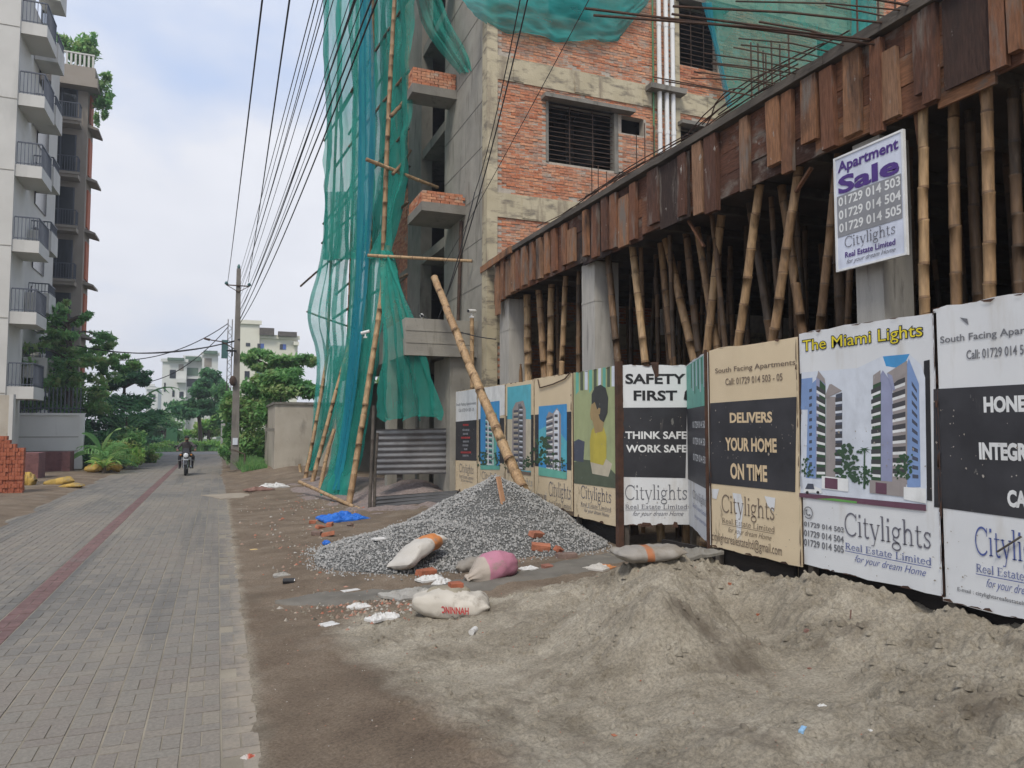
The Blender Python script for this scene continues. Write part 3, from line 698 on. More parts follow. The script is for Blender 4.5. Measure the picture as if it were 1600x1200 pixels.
mb = MB(); mb.box(FX + .064, 20, FY0, FY1, zB + .12, zT - .01); mb.build('deck', pm('deck_boards', [(0.05, 0.04, 0.034), (0.10, 0.08, 0.065)], 2, 0.9, 0.4), fw)
mb = MB()
for yv in np.arange(FY0 + .5, FY1, 1.05): mb.box(FX + .07, 20, yv, yv + .09, zB + .0, zB + .115, .1)
mb.build('joist', m_edge, fw)
# battens nailed over the planks: (centre px, bottom py, width px, tone)
bat = [(1566, 108, 25, .55), (1592, 82, 18, .6), (1441, 148, 14, .12), (1458, 160, 22, .3), (1396, 185, 26, .92), (1375, 208, 17, .42), (1335, 210, 26, .78), (1300, 232, 20, .45),
       (1269, 222, 24, .7), (1234, 270, 16, .6), (1215, 257, 20, .75), (1167, 298, 13, .9), (1116, 332, 18, .08), (1096, 335, 14, .85), (1070, 338, 12, .1), (1024, 350, 17, .07),
       (992, 375, 9, .4), (977, 385, 16, .72), (961, 388, 10, .55), (949, 392, 9, .3), (932, 402, 9, .45), (918, 400, 6, .7), (895, 410, 10, .8), (884, 414, 7, .6), (868, 424, 7, .5), (856, 428, 6, .75),
       (845, 436, 7, .9), (833, 438, 6, .6), (821, 446, 7, .7), (811, 452, 5, .5), (803, 456, 6, .8), (795, 462, 6, .85), (787, 468, 5, .6), (779, 492, 6, .8)]
for (px, py, w_, tone) in bat:
    a = Fp(px - w_ / 2, py); b = Fp(px + w_ / 2, py); zb_ = Fp(px, py).z
    mb = MB(); th = RN.uniform(.035, .065); zt_ = zT - .05 - (RN.uniform(.1, .25) if tone > .7 and RN.random() < .5 else RN.uniform(0, .04)); s = RN.uniform(-.02, .02)
    mb.hexa([(FX - th, b.y, zb_), (FX + .012, b.y, zb_), (FX + .012, a.y, zb_ + RN.uniform(-.02, .02)), (FX - th, a.y, zb_), (FX - th, b.y + s, zt_), (FX + .012, b.y + s, zt_), (FX + .012, a.y + s, zt_), (FX - th, a.y + s, zt_)], tone)
    mb.r = [max(.2, min(.85, v)) for v in mb.r]; mb.build('batten', m_wood, fw)
mb = MB(); a = Fp(1078, 250); b = Fp(1032, 250)     # dark replaced panel
mb.box(FX - .022, FX + .0, a.y, b.y, zB - .06, zT - .08, .03); mb.build('patch_panel', m_wood, fw)
mb = MB(); a = Fp(1553, 30); b = Fp(1474, 30); mb.box(FX - .02, FX + .0, a.y, b.y, zB + .05, zT - .08, .07); mb.build('patch_panel', m_wood, fw)
mb = MB(); p, q = Fp(768, 418), Fp(800, 395); mb.bar((p.x - .1, p.y + .5, p.z + .02), (q.x - .1, q.y - .2, q.z + .03), .05, .16, .75)
mb.build('rail_end', m_wood, fw)

# concrete columns under the slab
def ccol(label, pl, pr, depth, x=FX + .12):
    a = pX(pl, 450, x); b = pX(pr, 450, x)
    mb = MB(); mb.box(x, x + depth, b.y, a.y, -.2, zB - .02)
    for zz in (1.4, 2.9, 4.3): mb.box(x - .006, x + depth, b.y - .006, a.y + .006, zz, zz + .035, .3)
    o = mb.build('concrete_column', m_colm, None, (x + depth / 2, (a.y + b.y) / 2, 0))
    tag(o, label, 'column', 'concrete columns under the formwork'); return a, b
ccol('light grey concrete column that carries the sale board', 1338, 1381, .42)
ccol('concrete column standing free in the middle of the bamboo props', 909, 929, .5)
ccol('concrete column at the far end of the formwork, beside the brick wall', 781, 795, .4)

# bamboo props
def bamboo(p, q, r0, r1, seed, bend=.05, step=.36, tone=(.45, .9), name='bamboo_prop', n=9):
    rr = random.Random(seed); p, q = Vector(p), Vector(q); L_ = (q - p).length; d = (q - p).normalized()
    s1 = d.cross(Vector((.3, 1, .2))).normalized(); s2 = d.cross(s1)
    b1, b2 = rr.uniform(-bend, bend), rr.uniform(-bend, bend); pts = []; rads = []; tones = []
    t = 0; base = rr.uniform(*tone); nodes = [0.0]
    while nodes[-1] < L_: nodes.append(nodes[-1] + step * rr.uniform(.75, 1.2))
    nodes = [v for v in nodes if v < L_ - .08] + [L_]
    for k, v in enumerate(nodes):
        rv = lambda u: r0 + (r1 - r0) * u / L_
        pos = lambda u: p + d * u + s1 * (b1 * math.sin(math.pi * u / L_)) + s2 * (b2 * math.sin(math.pi * u / L_))
        if k < len(nodes) - 1:
            nx_ = nodes[k + 1]; tn = min(1, max(0, base + rr.uniform(-.12, .12))); jog = (s1 * rr.uniform(-1, 1) + s2 * rr.uniform(-1, 1)) * r0 * .07
            g = .016
            for (u, f, c) in ((v + .001, 1.0, tn * .45), (v + g, .955, tn), (v + (nx_ - v) * .5, .94, tn), (nx_ - g * 1.2, .97, tn), (nx_ - g * .5, 1.085, tn * .3)):
                pts.append(pos(u) + jog); rads.append(rv(u) * f); tones.append(c)
    m = MB(); m.tube(pts, rads, n, tones)
    return m
def prop(px0, py0, px1, py1, x, rpx, seed, tone, label, group='bamboo props under the formwork'):
    a = pX(px0, py0, x); b = pX(px1, py1, x)            # a: near the top, b: near the hoarding top; extended to slab and ground
    d = (a - b) / (a.z - b.z); top = a + d * (zB + .06 - a.z); bot = b + d * (0.12 - b.z)
    dep = (a - CP).dot(FW); r = rpx / 2 * .88 * dep / FPX
    m = bamboo(bot, top, r * 1.08, r * .95, seed, .04, .38, tone)
    o = m.build('bamboo_prop', m_bam, None, tuple(bot), smooth=True); tag(o, label, 'bamboo prop', group)
P1 = (.42, .9); P2 = (.22, .5); P3 = (.02, .18)
front = [
 (808, 470, 811, 590, 6.6, 10, P2, 'thin brownish bamboo prop just right of the farthest concrete column'),
 (824, 470, 826, 590, 6.7, 15, P1, 'pale bamboo prop, second to the right of the farthest concrete column'),
 (842, 455, 849, 590, 6.6, 13, P1, 'pale bamboo prop with slight lean, third right of the farthest column'),
 (862, 440, 862, 585, 6.7, 13, P1, 'pale upright bamboo prop above the hoarding with the smallest tower picture'),
 (884, 430, 880, 580, 6.6, 11, P1, 'pale bamboo prop above the join beside the schoolboy hoarding'),
 (905, 430, 906, 580, 6.6, 9, P3, 'dark thin bamboo prop touching the left side of the middle concrete column'),
 (950, 400, 966, 566, 6.5, 13, P2, 'reddish brown bamboo prop just right of the middle concrete column'),
 (988, 385, 1006, 566, 6.5, 14, P1, 'pale bamboo prop leaning right above the first words of the safety hoarding'),
 (1032, 380, 1048, 566, 6.9, 13, P2, 'greyish knobbly bamboo prop above the middle of the safety hoarding'),
 (1040, 372, 1083, 560, 6.85, 15, (.5, .62), 'orange bamboo prop leaning strongly right above the safety hoarding'),
 (1072, 360, 1096, 556, 6.95, 14, P3, 'dark bamboo prop right of the orange leaning prop'),
 (1088, 350, 1124, 545, 6.9, 14, P2, 'brown bamboo prop crossed by a paler prop, leaning right'),
 (1126, 345, 1104, 548, 6.75, 16, P1, 'pale bamboo prop leaning left across a browner one'),
 (1183, 315, 1148, 538, 6.4, 17, P1, 'pale bamboo prop leaning left over the cream hoarding'),
 (1178, 360, 1204, 530, 6.8, 15, P3, 'dark bamboo prop above the right half of the cream hoarding'),
 (1248, 270, 1214, 525, 6.4, 18, P1, 'pale forked bamboo prop leaning left at the right edge of the cream hoarding'),
 (1232, 360, 1256, 518, 6.7, 17, P2, 'reddish bamboo prop leaning right, next to the forked pale prop'),
 (1312, 225, 1281, 510, 6.5, 17, P2, 'brown bamboo prop passing behind the left edge of the sale board'),
 (1312, 400, 1318, 505, 6.9, 20, P3, 'dark mossy bamboo prop directly left of the column with the sale board'),
 (1442, 170, 1452, 478, 6.32, 18, P1, 'thick pale bamboo prop right of the sale board column'),
 (1489, 140, 1497, 470, 6.5, 20, P2, 'thick brownish bamboo prop, second right of the sale board'),
 (1518, 300, 1523, 466, 6.8, 19, P3, 'dark bamboo prop between two thick props right of the sale board'),
 (1541, 95, 1546, 462, 6.35, 21, P1, 'thickest pale bamboo prop near the right edge of the photo'),
 (1582, 130, 1592, 455, 6.6, 20, P3, 'dark bamboo prop at the right edge of the photo')]
for k, (a, b, c, d, x, r, t, lab) in enumerate(front): prop(a, b, c, d, x, r, 100 + k, t, lab)
# braces nailed at the heads of some props
for (px, py, qx, qy, lab) in ((1268, 262, 1244, 300, 'short split brace at the head of the forked pale prop'), (1526, 105, 1538, 170, 'short split brace at the head of the thickest prop'), (1432, 178, 1438, 225, 'short split brace beside the prop right of the sale board'), (1076, 345, 1100, 385, 'short split brace above the orange leaning prop')):
    mb = MB(); mb.bar(pX(px, py, 6.32), pX(qx, qy, 6.36), .045, .03, .6); o = mb.build('prop_brace', m_wood, None, tuple(pX(px, py, 6.3))); tag(o, lab, 'brace', 'braces at prop heads')
# crowd of props deep under the deck, the shade put into dark tones
k = 0
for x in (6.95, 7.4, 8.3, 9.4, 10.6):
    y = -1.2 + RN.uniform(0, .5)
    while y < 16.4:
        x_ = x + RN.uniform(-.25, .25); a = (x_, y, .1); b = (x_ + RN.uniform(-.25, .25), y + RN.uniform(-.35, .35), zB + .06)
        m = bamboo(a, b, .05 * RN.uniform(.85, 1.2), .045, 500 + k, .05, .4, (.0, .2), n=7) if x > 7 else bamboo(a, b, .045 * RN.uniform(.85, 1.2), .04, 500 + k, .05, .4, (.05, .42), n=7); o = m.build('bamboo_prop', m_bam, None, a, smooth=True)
        tag(o, 'one of the bamboo props coloured dark for the shade deep under the formwork', 'bamboo prop', 'shaded bamboo props deep under the slab'); k += 1
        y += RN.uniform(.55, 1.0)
# rear and side walls of the plot behind the props, near-black in place of deep shade
mb = MB(); mb.box(16, 16.25, -3.5, 16.9, 0, zB + .1); o = mb.build('plot_wall', m_dark, None, (16, 6, 0)); tag(o, 'rear wall in near-black shade colour behind all the bamboo props', 'wall')
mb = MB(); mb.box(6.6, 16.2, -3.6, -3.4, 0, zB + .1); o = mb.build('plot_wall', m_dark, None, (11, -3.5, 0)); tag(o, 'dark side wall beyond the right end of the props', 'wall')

# reinforcing bars: (right px,py on the deck edge) -> (left px,py), overhanging the street
bars = [(1385, 72, 914, 13, 15), (1378, 64, 928, 24, 16), (1362, 68, 1050, 22, 11), (1400, 38, 1052, 10, 10), (1345, 72, 1186, 34, 12), (1340, 76, 1188, 43, 8), (1318, 86, 1154, 60, 8), (1296, 92, 1158, 70, 8),
        (1290, 100, 1146, 74, 9), (1270, 112, 1100, 83, 8), (1262, 118, 1112, 98, 7), (1240, 122, 1112, 100, 8), (1234, 134, 1084, 112, 9), (1228, 136, 1080, 122, 8), (1198, 153, 1040, 127, 9), (1190, 152, 1020, 120, 8), (1440, 12, 1270, -6, 10), (1428, 18, 1150, 2, 9), (1405, 30, 1290, 8, 8)]
for k, (rx, ry, lx, ly, d) in enumerate(bars):
    a = pX(rx, ry, FX + .1); b = pY(lx, ly, a.y + RN.uniform(-.1, .5)); a2 = a + (a - b).normalized() * .5
    mid = (a + b) / 2 + Vector((0, 0, RN.uniform(-.01, .04)))
    mb = MB(); mb.tube([a2, a, mid, b], .0085 if d < 10 else .0125, 6); o = mb.build('reinforcing_bar', m_rebar, None, tuple(a))
    tag(o, 'one of the rusty steel bars jutting from the slab edge towards the street', 'steel bar', 'steel bars jutting from the slab edge')
vb = [(1175, 150, 65), (1186, 150, 67), (1194, 148, 78), (1198, 146, 84), (1207, 140, 62), (1220, 140, 68), (1234, 135, 45), (1341, 70, -20), (1374, 58, -12), (1400, 40, -16)]
for k, (px, b_, t_) in enumerate(vb):
    a = pX(px, b_ + 14, FX + .9); b = pX(px, t_, FX + .9); mb = MB(); mb.tube([(a.x, a.y, zT - .1), (a.x, a.y, b.z)], .012, 6); o = mb.build('starter_bar', m_rebar, None, (a.x, a.y, zT))
    tag(o, 'one of the upright column bars above the deck edge', 'steel bar', 'upright starter bars above the deck')
vb = [(935, 300, 258), (948, 290, 268), (995, 270, 210), (1008, 262, 192), (1022, 255, 196), (925, 308, 262)]
for k, (px, b_, t_) in enumerate(vb):
    a = pX(px, b_ + 8, FX + .5); b = pX(px, t_, FX + .5); mb = MB(); mb.tube([(a.x, a.y, zT - .1), (a.x, a.y, b.z)], .011, 6); o = mb.build('starter_bar', m_rebar, None, (a.x, a.y, zT))
    tag(o, 'one of the thin upright bars on the far half of the deck', 'steel bar', 'upright starter bars at the far deck')
# bundles lying along the deck edge
k = 0
for (xa, ya, xb, yb, h) in ((1085, 215, 1215, 112, .05), (1075, 220, 1250, 110, .10), (1060, 232, 1180, 150, .02), (1095, 205, 1290, 92, .16), (930, 300, 1080, 222, .06), (915, 312, 1050, 238, .03), (900, 318, 1075, 226, .1), (840, 352, 960, 290, .03), (1100, 200, 1165, 160, .22), (1080, 214, 1230, 116, .2), (1068, 226, 1270, 100, .05), (1120, 190, 1330, 74, .12), (870, 335, 1010, 262, .08), (905, 322, 1100, 210, .05)):
    a = pX(xa, ya, FX + .02); b = pX(xb, yb, FX + .06); a.z = zT + .10; b.z = zT + .12 + h
    pts = [a.lerp(b, t) + Vector((RN.uniform(-.03, .03), 0, h * math.sin(math.pi * t) + (0.12 * (1 - t) ** 3 if k % 2 else 0))) for t in np.linspace(0, 1, 7)]
    mb = MB(); mb.tube(pts, .0095, 5); o = mb.build('bent_bar', m_rebar, None, tuple(a)); k += 1
    tag(o, 'one of the loose bent bars lying along the top edge of the formwork', 'steel bar', 'loose bars along the deck edge')
# ================================================================ lettering
TXT = {}
def tmesh(txt, bold=0.0, shear=0.0):
    key = (txt, bold, shear)
    if key in TXT: return TXT[key]
    cu = bpy.data.curves.new('letters', 'FONT'); cu.body = txt; cu.offset = bold; cu.shear = shear; cu.resolution_u = 3; cu.dimensions = '2D'; cu.fill_mode = 'BOTH'
    ob = bpy.data.objects.new('letters', cu); COL.objects.link(ob)
    dg = bpy.context.evaluated_depsgraph_get(); me = bpy.data.meshes.new_from_object(ob.evaluated_get(dg))
    V = np.array([v.co[:] for v in me.vertices]); F = [tuple(p.vertices) for p in me.polygons]
    bpy.data.objects.remove(ob); bpy.data.curves.remove(cu); bpy.data.meshes.remove(me)
    lo, hi = V.min(0), V.max(0); V = (V[:, :2] - lo[:2]) / (hi[:2] - lo[:2]); TXT[key] = (V, F); return V, F
def arc(cx, cy, rx, ry, a0, a1, n=14): return [(cx + rx * math.cos(rad(a0 + (a1 - a0) * k / n)), cy + ry * math.sin(rad(a0 + (a1 - a0) * k / n))) for k in range(n + 1)]
T, S_ = .075, .03
def sf(x, y, w=.1): return ([(x - w, y), (x + w, y)], S_)
GL = {'C': (.66, [(arc(.36, .36, .33, .36, 42, 318, 24), .055), ([(.62, .72), (.62, .5)], S_)]),
 'i': (.24, [([(.12, 0), (.12, .48)], T), sf(.12, .015), ([(.02, .465), (.12, .465)], S_), ([(.12, .62), (.12, .72)], .1)]),
 't': (.32, [([(.13, .62), (.13, .12)] + arc(.23, .11, .1, .1, 180, 320, 8), .06), ([(.02, .465), (.3, .465)], S_)]),
 'y': (.5, [([(.08, .48), (.27, 0)], T), ([(.46, .48), (.2, -.2), (.08, -.2)], .035), sf(.09, .465, .09), sf(.45, .465, .07)]),
 'l': (.24, [([(.12, 0), (.12, .76)], T), sf(.12, .015), ([(.02, .745), (.12, .745)], S_)]),
 'g': (.47, [(arc(.21, .32, .15, .15, 0, 360, 20), .05), (arc(.22, -.1, .19, .11, 0, 360, 20), .045), ([(.12, .2), (.08, .1), (.2, .05), (.36, .0)], .05), ([(.32, .42), (.46, .47)], .05)]),
 'h': (.54, [([(.12, 0), (.12, .76)], T), (arc(.28, .3, .14, .17, 160, 0, 10) + [(.42, 0)], .06), sf(.12, .015), sf(.42, .015), ([(.02, .745), (.12, .745)], S_)]),
 's': (.4, [([(.33, .4), (.25, .46), (.14, .45), (.08, .37), (.15, .28), (.28, .21), (.32, .12), (.25, .03), (.13, .02), (.06, .1)], .055), ([(.33, .47), (.33, .34)], S_), ([(.06, .0), (.06, .14)], S_)]),
 'R': (.68, [([(.14, 0), (.14, .72)], T), (([(.14, .7), (.32, .7)] + arc(.32, .53, .18, .17, 90, -90, 10) + [(.14, .36)]), .05), ([(.3, .36), (.6, .0)], T), sf(.14, .015, .12), sf(.6, .015, .07), ([(.02, .705), (.14, .705)], S_)]),
 'e': (.46, [(arc(.23, .24, .18, .24, 0, 320, 20), .055), ([(.06, .26), (.41, .26)], S_)]),
 'a': (.46, [(arc(.2, .34, .14, .13, 150, 0, 8) + [(.34, .06), (.44, .02)], .06), (arc(.18, .14, .13, .13, 60, 330, 14), .05)]),
 'E': (.62, [([(.14, 0), (.14, .72)], T), ([(.03, .705), (.54, .705), (.54, .56)], S_ * 1.3), ([(.03, .015), (.56, .015), (.56, .17)], S_ * 1.3), ([(.14, .37), (.42, .37)], S_), ([(.42, .44), (.42, .29)], S_)]),
 'L': (.6, [([(.14, 0), (.14, .72)], T), sf(.14, .705, .12), ([(.03, .015), (.54, .015), (.54, .2)], S_ * 1.3)]),
 'm': (.82, [([(.12, 0), (.12, .48)], T), (arc(.27, .3, .14, .17, 160, 0, 8) + [(.41, 0)], .06), (arc(.56, .3, .14, .17, 160, 0, 8) + [(.7, 0)], .06), sf(.12, .015), sf(.41, .015), sf(.7, .015), ([(.02, .465), (.12, .465)], S_)]),
 'd': (.52, [([(.4, 0), (.4, .76)], T), (arc(.23, .24, .17, .23, 20, 340, 18), .05), ([(.4, .015), (.5, .015)], S_), ([(.3, .745), (.4, .745)], S_)]), ' ': (.28, [])}
def serif(txt, bold=1.0):
    key = ('serif', txt, bold)
    if key in TXT: return TXT[key]
    V = []; F = []; x0 = 0
    for ch in txt:
        adv, st = GL[ch]
        for pts, wd in st:
            wd = wd * bold; n = len(pts); b = len(V)
            for k, (x, y) in enumerate(pts):
                p, q = pts[max(k - 1, 0)], pts[min(k + 1, n - 1)]; dx, dy = q[0] - p[0], q[1] - p[1]; l = math.hypot(dx, dy) or 1
                V.append((x0 + x - dy / l * wd / 2, y + dx / l * wd / 2)); V.append((x0 + x + dy / l * wd / 2, y - dx / l * wd / 2))
            for k in range(n - 1): F.append((b + 2 * k, b + 2 * k + 1, b + 2 * k + 3, b + 2 * k + 2))
        x0 += adv + .03
    V = np.array(V); lo, hi = V.min(0), V.max(0); V = (V - lo) / (hi - lo); TXT[key] = (V, F); return V, F
def ink(name, c, rough=.55, wear=.0, worn=(.5, .48, .44)):
    st = [(worn, 14, (1, 1, 1), .72 - wear, .05)] if wear else [(tuple(v * .72 + .02 for v in c), 2.6, (1, 1, .4), .52, .2), (tuple(v * .6 + .16 for v in c), 11, (1, 1, .6), .66, .05)]
    return pm(name, [tuple(v * .9 for v in c), tuple(min(1, v * 1.1) for v in c)], 5, rough, 0, stains=st)
k_black = ink('print_black', (.022, .022, .024)); k_blackw = pm('print_black_worn', [(.022, .022, .025), (.05, .05, .056)], 2, .55, 0, stains=[((.17, .165, .15), 9, (1, 1, .5), .66, .04), ((.12, .11, .10), 3, (2, 2, .3), .64, .1)]); k_dk = ink('print_charcoal', (.06, .06, .065)); k_white = ink('print_white', (.70, .71, .70)); k_cream = ink('print_cream', (.62, .48, .30), .6, .06, (.14, .12, .1)); k_grey = ink('print_grey', (.16, .165, .18)); k_gtxt = ink('print_slate', (.13, .13, .16)); k_lt = ink('print_pale_grey', (.25, .255, .27))
k_violet = ink('print_violet', (.075, .035, .20)); k_blue = ink('print_blue', (.08, .11, .30)); k_yellow = ink('print_yellow', (.70, .58, .03)); k_shirt = ink('print_mustard', (.48, .40, .07)); k_brown = ink('print_brown', (.17, .13, .10)); k_red = ink('print_red', (.45, .05, .05)); k_sky = ink('print_sky_blue', (.06, .28, .56)); k_sky2 = ink('print_cyan', (.10, .40, .48)); k_teal = ink('print_teal', (.14, .42, .33)); k_leaf = ink('print_leaf', (.04, .085, .045)); k_sand_p = ink('print_tan', (.50, .45, .34)); k_lav = ink('print_lavender', (.27, .29, .42)); k_blu2 = ink('print_steel_blue', (.20, .30, .52)); k_tau = ink('print_taupe', (.30, .27, .26)); k_cloud = ink('print_cloud', (.60, .64, .70)); k_oli = ink('print_olive', (.34, .38, .20)); k_oli2 = ink('print_moss', (.09, .11, .075)); k_skin = ink('print_skin', (.35, .25, .12)); k_hair = ink('print_hair', (.05, .052, .05)); k_plum = ink('print_plum', (.13, .06, .09)); k_green = ink('print_grass', (.12, .32, .08)); k_dkb = ink('print_dark_blue', (.07, .08, .11))
m_sheetw = pm('white_sheet', [(.60, .615, .625), (.70, .71, .71)], 1.2, .5, .08, 6, spec=.4, stains=[((.47, .44, .385), 1.5, (1.5, 1.5, .25), .53, .2), ((.36, .33, .28), 2.2, (1, 1, .3), .62, .12), ((.24, .13, .06), 6, (1, 1, .4), .74, .04)])
m_sheetc = pm('cream_sheet', [(.58, .47, .31), (.68, .56, .38)], 1.4, .6, .15, 8, stains=[((.64, .62, .56), 1.6, (1, 1, .5), .60, .1), ((.22, .15, .09), 5, (1, 1, .35), .68, .05), ((.13, .10, .07), 2.5, (1, 1, .3), .68, .06)])
m_frame = pm('rusty_frame', [(.045, .028, .022), (.11, .055, .035)], 6, .85, .4, 40)

EPS = [0]
def eps():
    EPS[0] = (EPS[0] + 1) % 50; return EPS[0] * 1e-5
class Panel:
    """A flat sheet: O lower-left corner, U along it (left to right), N out towards the street."""
    def __init__(s, O, U):
        s.O = Vector(O); s.U = Vector(U).normalized(); s.N = s.U.cross(Vector((0, 0, 1))).normalized()
    def uv(s, px, py):
        d = ray(px, py); t = (s.O - CP).dot(s.N) / d.dot(s.N); p = CP + d * t - s.O
        return p.dot(s.U), p.z
    def P(s, u, v, n): return s.O + s.U * u + Vector((0, 0, v)) + s.N * n
    def poly(s, mb, pts, n, r=.5): mb.poly([s.P(u, v, n) for (u, v) in pts], r)
    def pix(s, pts): return [s.uv(*p) for p in pts]
    def shape(s, name, pts, mat, par, lay, pixel=True):
        mb = MB(); s.poly(mb, s.pix(pts) if pixel else pts, .003 + .0006 * lay + eps()); return mk(name, mb.v, mb.f, mat, par)
    def write(s, VF, u0, v0, u1, v1, mat, par, lay=4, name='lettering', slope=0):
        V, F = VF; u = u0 + V[:, 0] * (u1 - u0); v = v0 + V[:, 1] * (v1 - v0)
        e_ = .003 + .0006 * lay + eps(); W = [s.P(a, b, e_) for a, b in zip(u, v)]
        return mk(name, W, F, mat, par)
    def wpx(s, VF, x0, y0, x1, y1, mat, par, lay=4, name='lettering'):      # pixel lower-left, upper-right
        a, b = s.uv(x0, y0), s.uv(x1, y1); return s.write(VF, a[0], a[1], b[0], b[1], mat, par, lay, name)

HX = 5.6
def hoard(label, O, U, wid, h, mat, post=True, legs=True, edge=.0):
    pn = Panel(O, U); root = thing('hoarding_panel', label, 'hoarding', (O[0], O[1], O[2]), 'advertising hoarding panels along the site')
    mb = MB(); N = pn.N
    nu, nv = 9, 13; rr = random.Random(int(O[1] * 97)); b0 = []
    for i in range(nu):                                         # dented, slightly wavy sheet
        for j in range(nv):
            u, v = wid * i / (nu - 1), h * j / (nv - 1)
            dv = rr.uniform(-.012, .012) if j in (0, nv - 1) else 0
            b0.append(pn.P(u, v + dv, 0.0))
    F = [tuple(f) for f in grid_faces(nu, nv)]
    back = [p - N * .012 for p in b0]; n = len(b0)
    F2 = [tuple(reversed([q + n for q in f])) for f in F]
    ring = [i * nv for i in range(nu)] + [(nu - 1) * nv + j for j in range(1, nv)] + [i * nv + nv - 1 for i in range(nu - 2, -1, -1)] + [j for j in range(nv - 2, 0, -1)]
    F3 = [(ring[k], ring[(k + 1) % len(ring)], ring[(k + 1) % len(ring)] + n, ring[k] + n) for k in range(len(ring))]
    mk('sheet', b0 + back, F + F2 + F3, mat, root)
    mb = MB()
    for v in (.06, h * .5, h - .06): mb.bar(pn.P(0.03, v, -.035), pn.P(wid - .03, v, -.035), .04, .04)
    for u in (.03, wid - .03): mb.bar(pn.P(u, .02, -.035), pn.P(u, h - .02, -.035), .04, .04, up=tuple(N))
    mb.build('frame', m_frame, root)
    if legs:
        mb = MB(); q = pn.P(.05, 0, -.07); mb.box(q.x - .035, q.x + .035, q.y - .035, q.y + .035, float(G(q.x, q.y)) - .3, O[2] + h * .5); mb.build('post', m_edge, root)
    # rust creeping in from the edges
    mb = MB(); rr = random.Random(int(O[1] * 31) + 5)
    for side in (0, 1):
        u = 0
        while u < wid - .02:
            l = rr.uniform(.04, .16); d = rr.uniform(.0, .03) if rr.random() < .9 else rr.uniform(.03, .07)
            d *= (1.1 if side == 0 else .45) * (rr.random() < .6); e = min(u + l, wid); v0 = 0 if side == 0 else h; sg = 1 if side == 0 else -1
            if d > .006: pn.poly(mb, [(u, v0 + sg * .001), (e, v0 + sg * .001), (e - l * .3, v0 + sg * d), (u + l * .25, v0 + sg * d * .7)], .0131)
            u = e
    for side in (0, 1):
        v = 0
        while v < h - .02:
            l = rr.uniform(.05, .3); d = rr.uniform(.003, .014) if rr.random() < .85 else rr.uniform(.014, .03); e = min(v + l, h); u0 = 0 if side == 0 else wid; sg = 1 if side == 0 else -1
            pn.poly(mb, [(u0 + sg * .001, v), (u0 + sg * d, v + l * .2), (u0 + sg * d * .7, e - l * .25), (u0 + sg * .001, e)], .0131); v = e
    mb.build('rusted_edge', m_frame, root)
    mb = MB(); rr = random.Random(int(O[1] * 53) + 9)                    # paint chips along scuffed bands
    for k in range(70):
        vb = rr.choice([.08, .16, .5, .52, .62]) * h; u = rr.uniform(.03, wid - .03); v = vb + rr.gauss(0, .045) * h; s = rr.uniform(.002, .008) * (1 + (rr.random() < .1))
        if .02 < v < h - .02: pn.poly(mb, [(u + s * rr.uniform(.5, 1.3) * math.cos(t), v + s * rr.uniform(.5, 1.6) * math.sin(t)) for t in (0, 1.2, 2.5, 3.7, 5)], .0125)
    o = mb.build('paint_chips', pm('paint_chip', [(.20, .16, .12), (.42, .40, .36)], 4, .8, 0), root); o['kind'] = 'stuff'
    return pn, root
def hpan(label, pl, pt, pb, pr, mat, **k):               # on the X = HX line: left px, its top and bottom py, right px
    a = pX(pl, pt, HX); b = pX(pl, pb, HX); c = pX(pr, pt, HX)
    return hoard(label, (HX, a.y, b.z), (0, -1, 0), a.y - c.y - .012, a.z - b.z, mat, **k)
def city(pn, root, x0, yb, x1, yt, c1, c2, sub=True):
    """company block: pixel box lower-left, upper-right measured along the sheet"""
    a, b = pn.uv(x0, yb), pn.uv(x1, yt); u0, u1, v0, v1 = a[0], b[0], a[1], b[1]; H = v1 - v0
    pn.write(serif('Citylights'), u0, v0 + .40 * H, u1, v1, c1, root)
    pn.write(serif('Real Estate Limited', 1.25), u0, v0 + .25 * H, u1, v0 + .39 * H, c2, root)
    if sub:
        mb = MB(); pn.poly(mb, [(u0, v0 + .215 * H), (u1, v0 + .215 * H), (u1, v0 + .228 * H), (u0, v0 + .228 * H)], .011); mk('print', mb.v, mb.f, c2, root)
        pn.write(tmesh('for your dream Home', -.006, .45), u0 + .12 * (u1 - u0), v0, u1 - .06 * (u1 - u0), v0 + .18 * H, c2, root)
def tower(pn, root, poly, mat, rows, left, right, dark=k_dkb, light=k_white, lay=3):
    """printed tower block: silhouette polygon (px) with balcony rows between two slanted px edges"""
    pn.shape('print', poly, mat, root, lay)
    e_ = eps(); mb1 = MB(); mb2 = MB(); (l0, l1), (r0, r1) = left, right
    for k in range(rows):
        for (t0, t1, mb) in (((k + .15) / rows, (k + .58) / rows, mb1), ((k + .60) / rows, (k + .86) / rows, mb2)):
            f = lambda A, B, t: (A[0] + (B[0] - A[0]) * t, A[1] + (B[1] - A[1]) * t)
            q = [f(l0, l1, t1), f(r0, r1, t1), f(r0, r1, t0), f(l0, l1, t0)]
            pn.poly(mb, pn.pix(q), .003 + .0006 * (lay + 1) + e_)
    mk('print', mb1.v, mb1.f, dark, root); mk('print', mb2.v, mb2.f, light, root)
def tufts(pn, root, xs_, y, h, mat, lay=6, seed=1):
    rr = random.Random(seed); mb = MB()
    for x in xs_:
        for k in range(34):
            tt = rr.uniform(.05, 1); cx, cy = x + rr.gauss(0, 1) * h * .2 * (1.1 - .5 * tt), y - tt * h; r = h * rr.uniform(.035, .085)
            pn.poly(mb, pn.pix([(cx + r * rr.uniform(.6, 1.1) * math.cos(t), cy + r * rr.uniform(.6, 1.1) * math.sin(t)) for t in np.linspace(0, 6.28, 9)[:-1][::-1]]), .003 + .0006 * lay + .00001 * k)
    mk('print', mb.v, mb.f, mat, root)

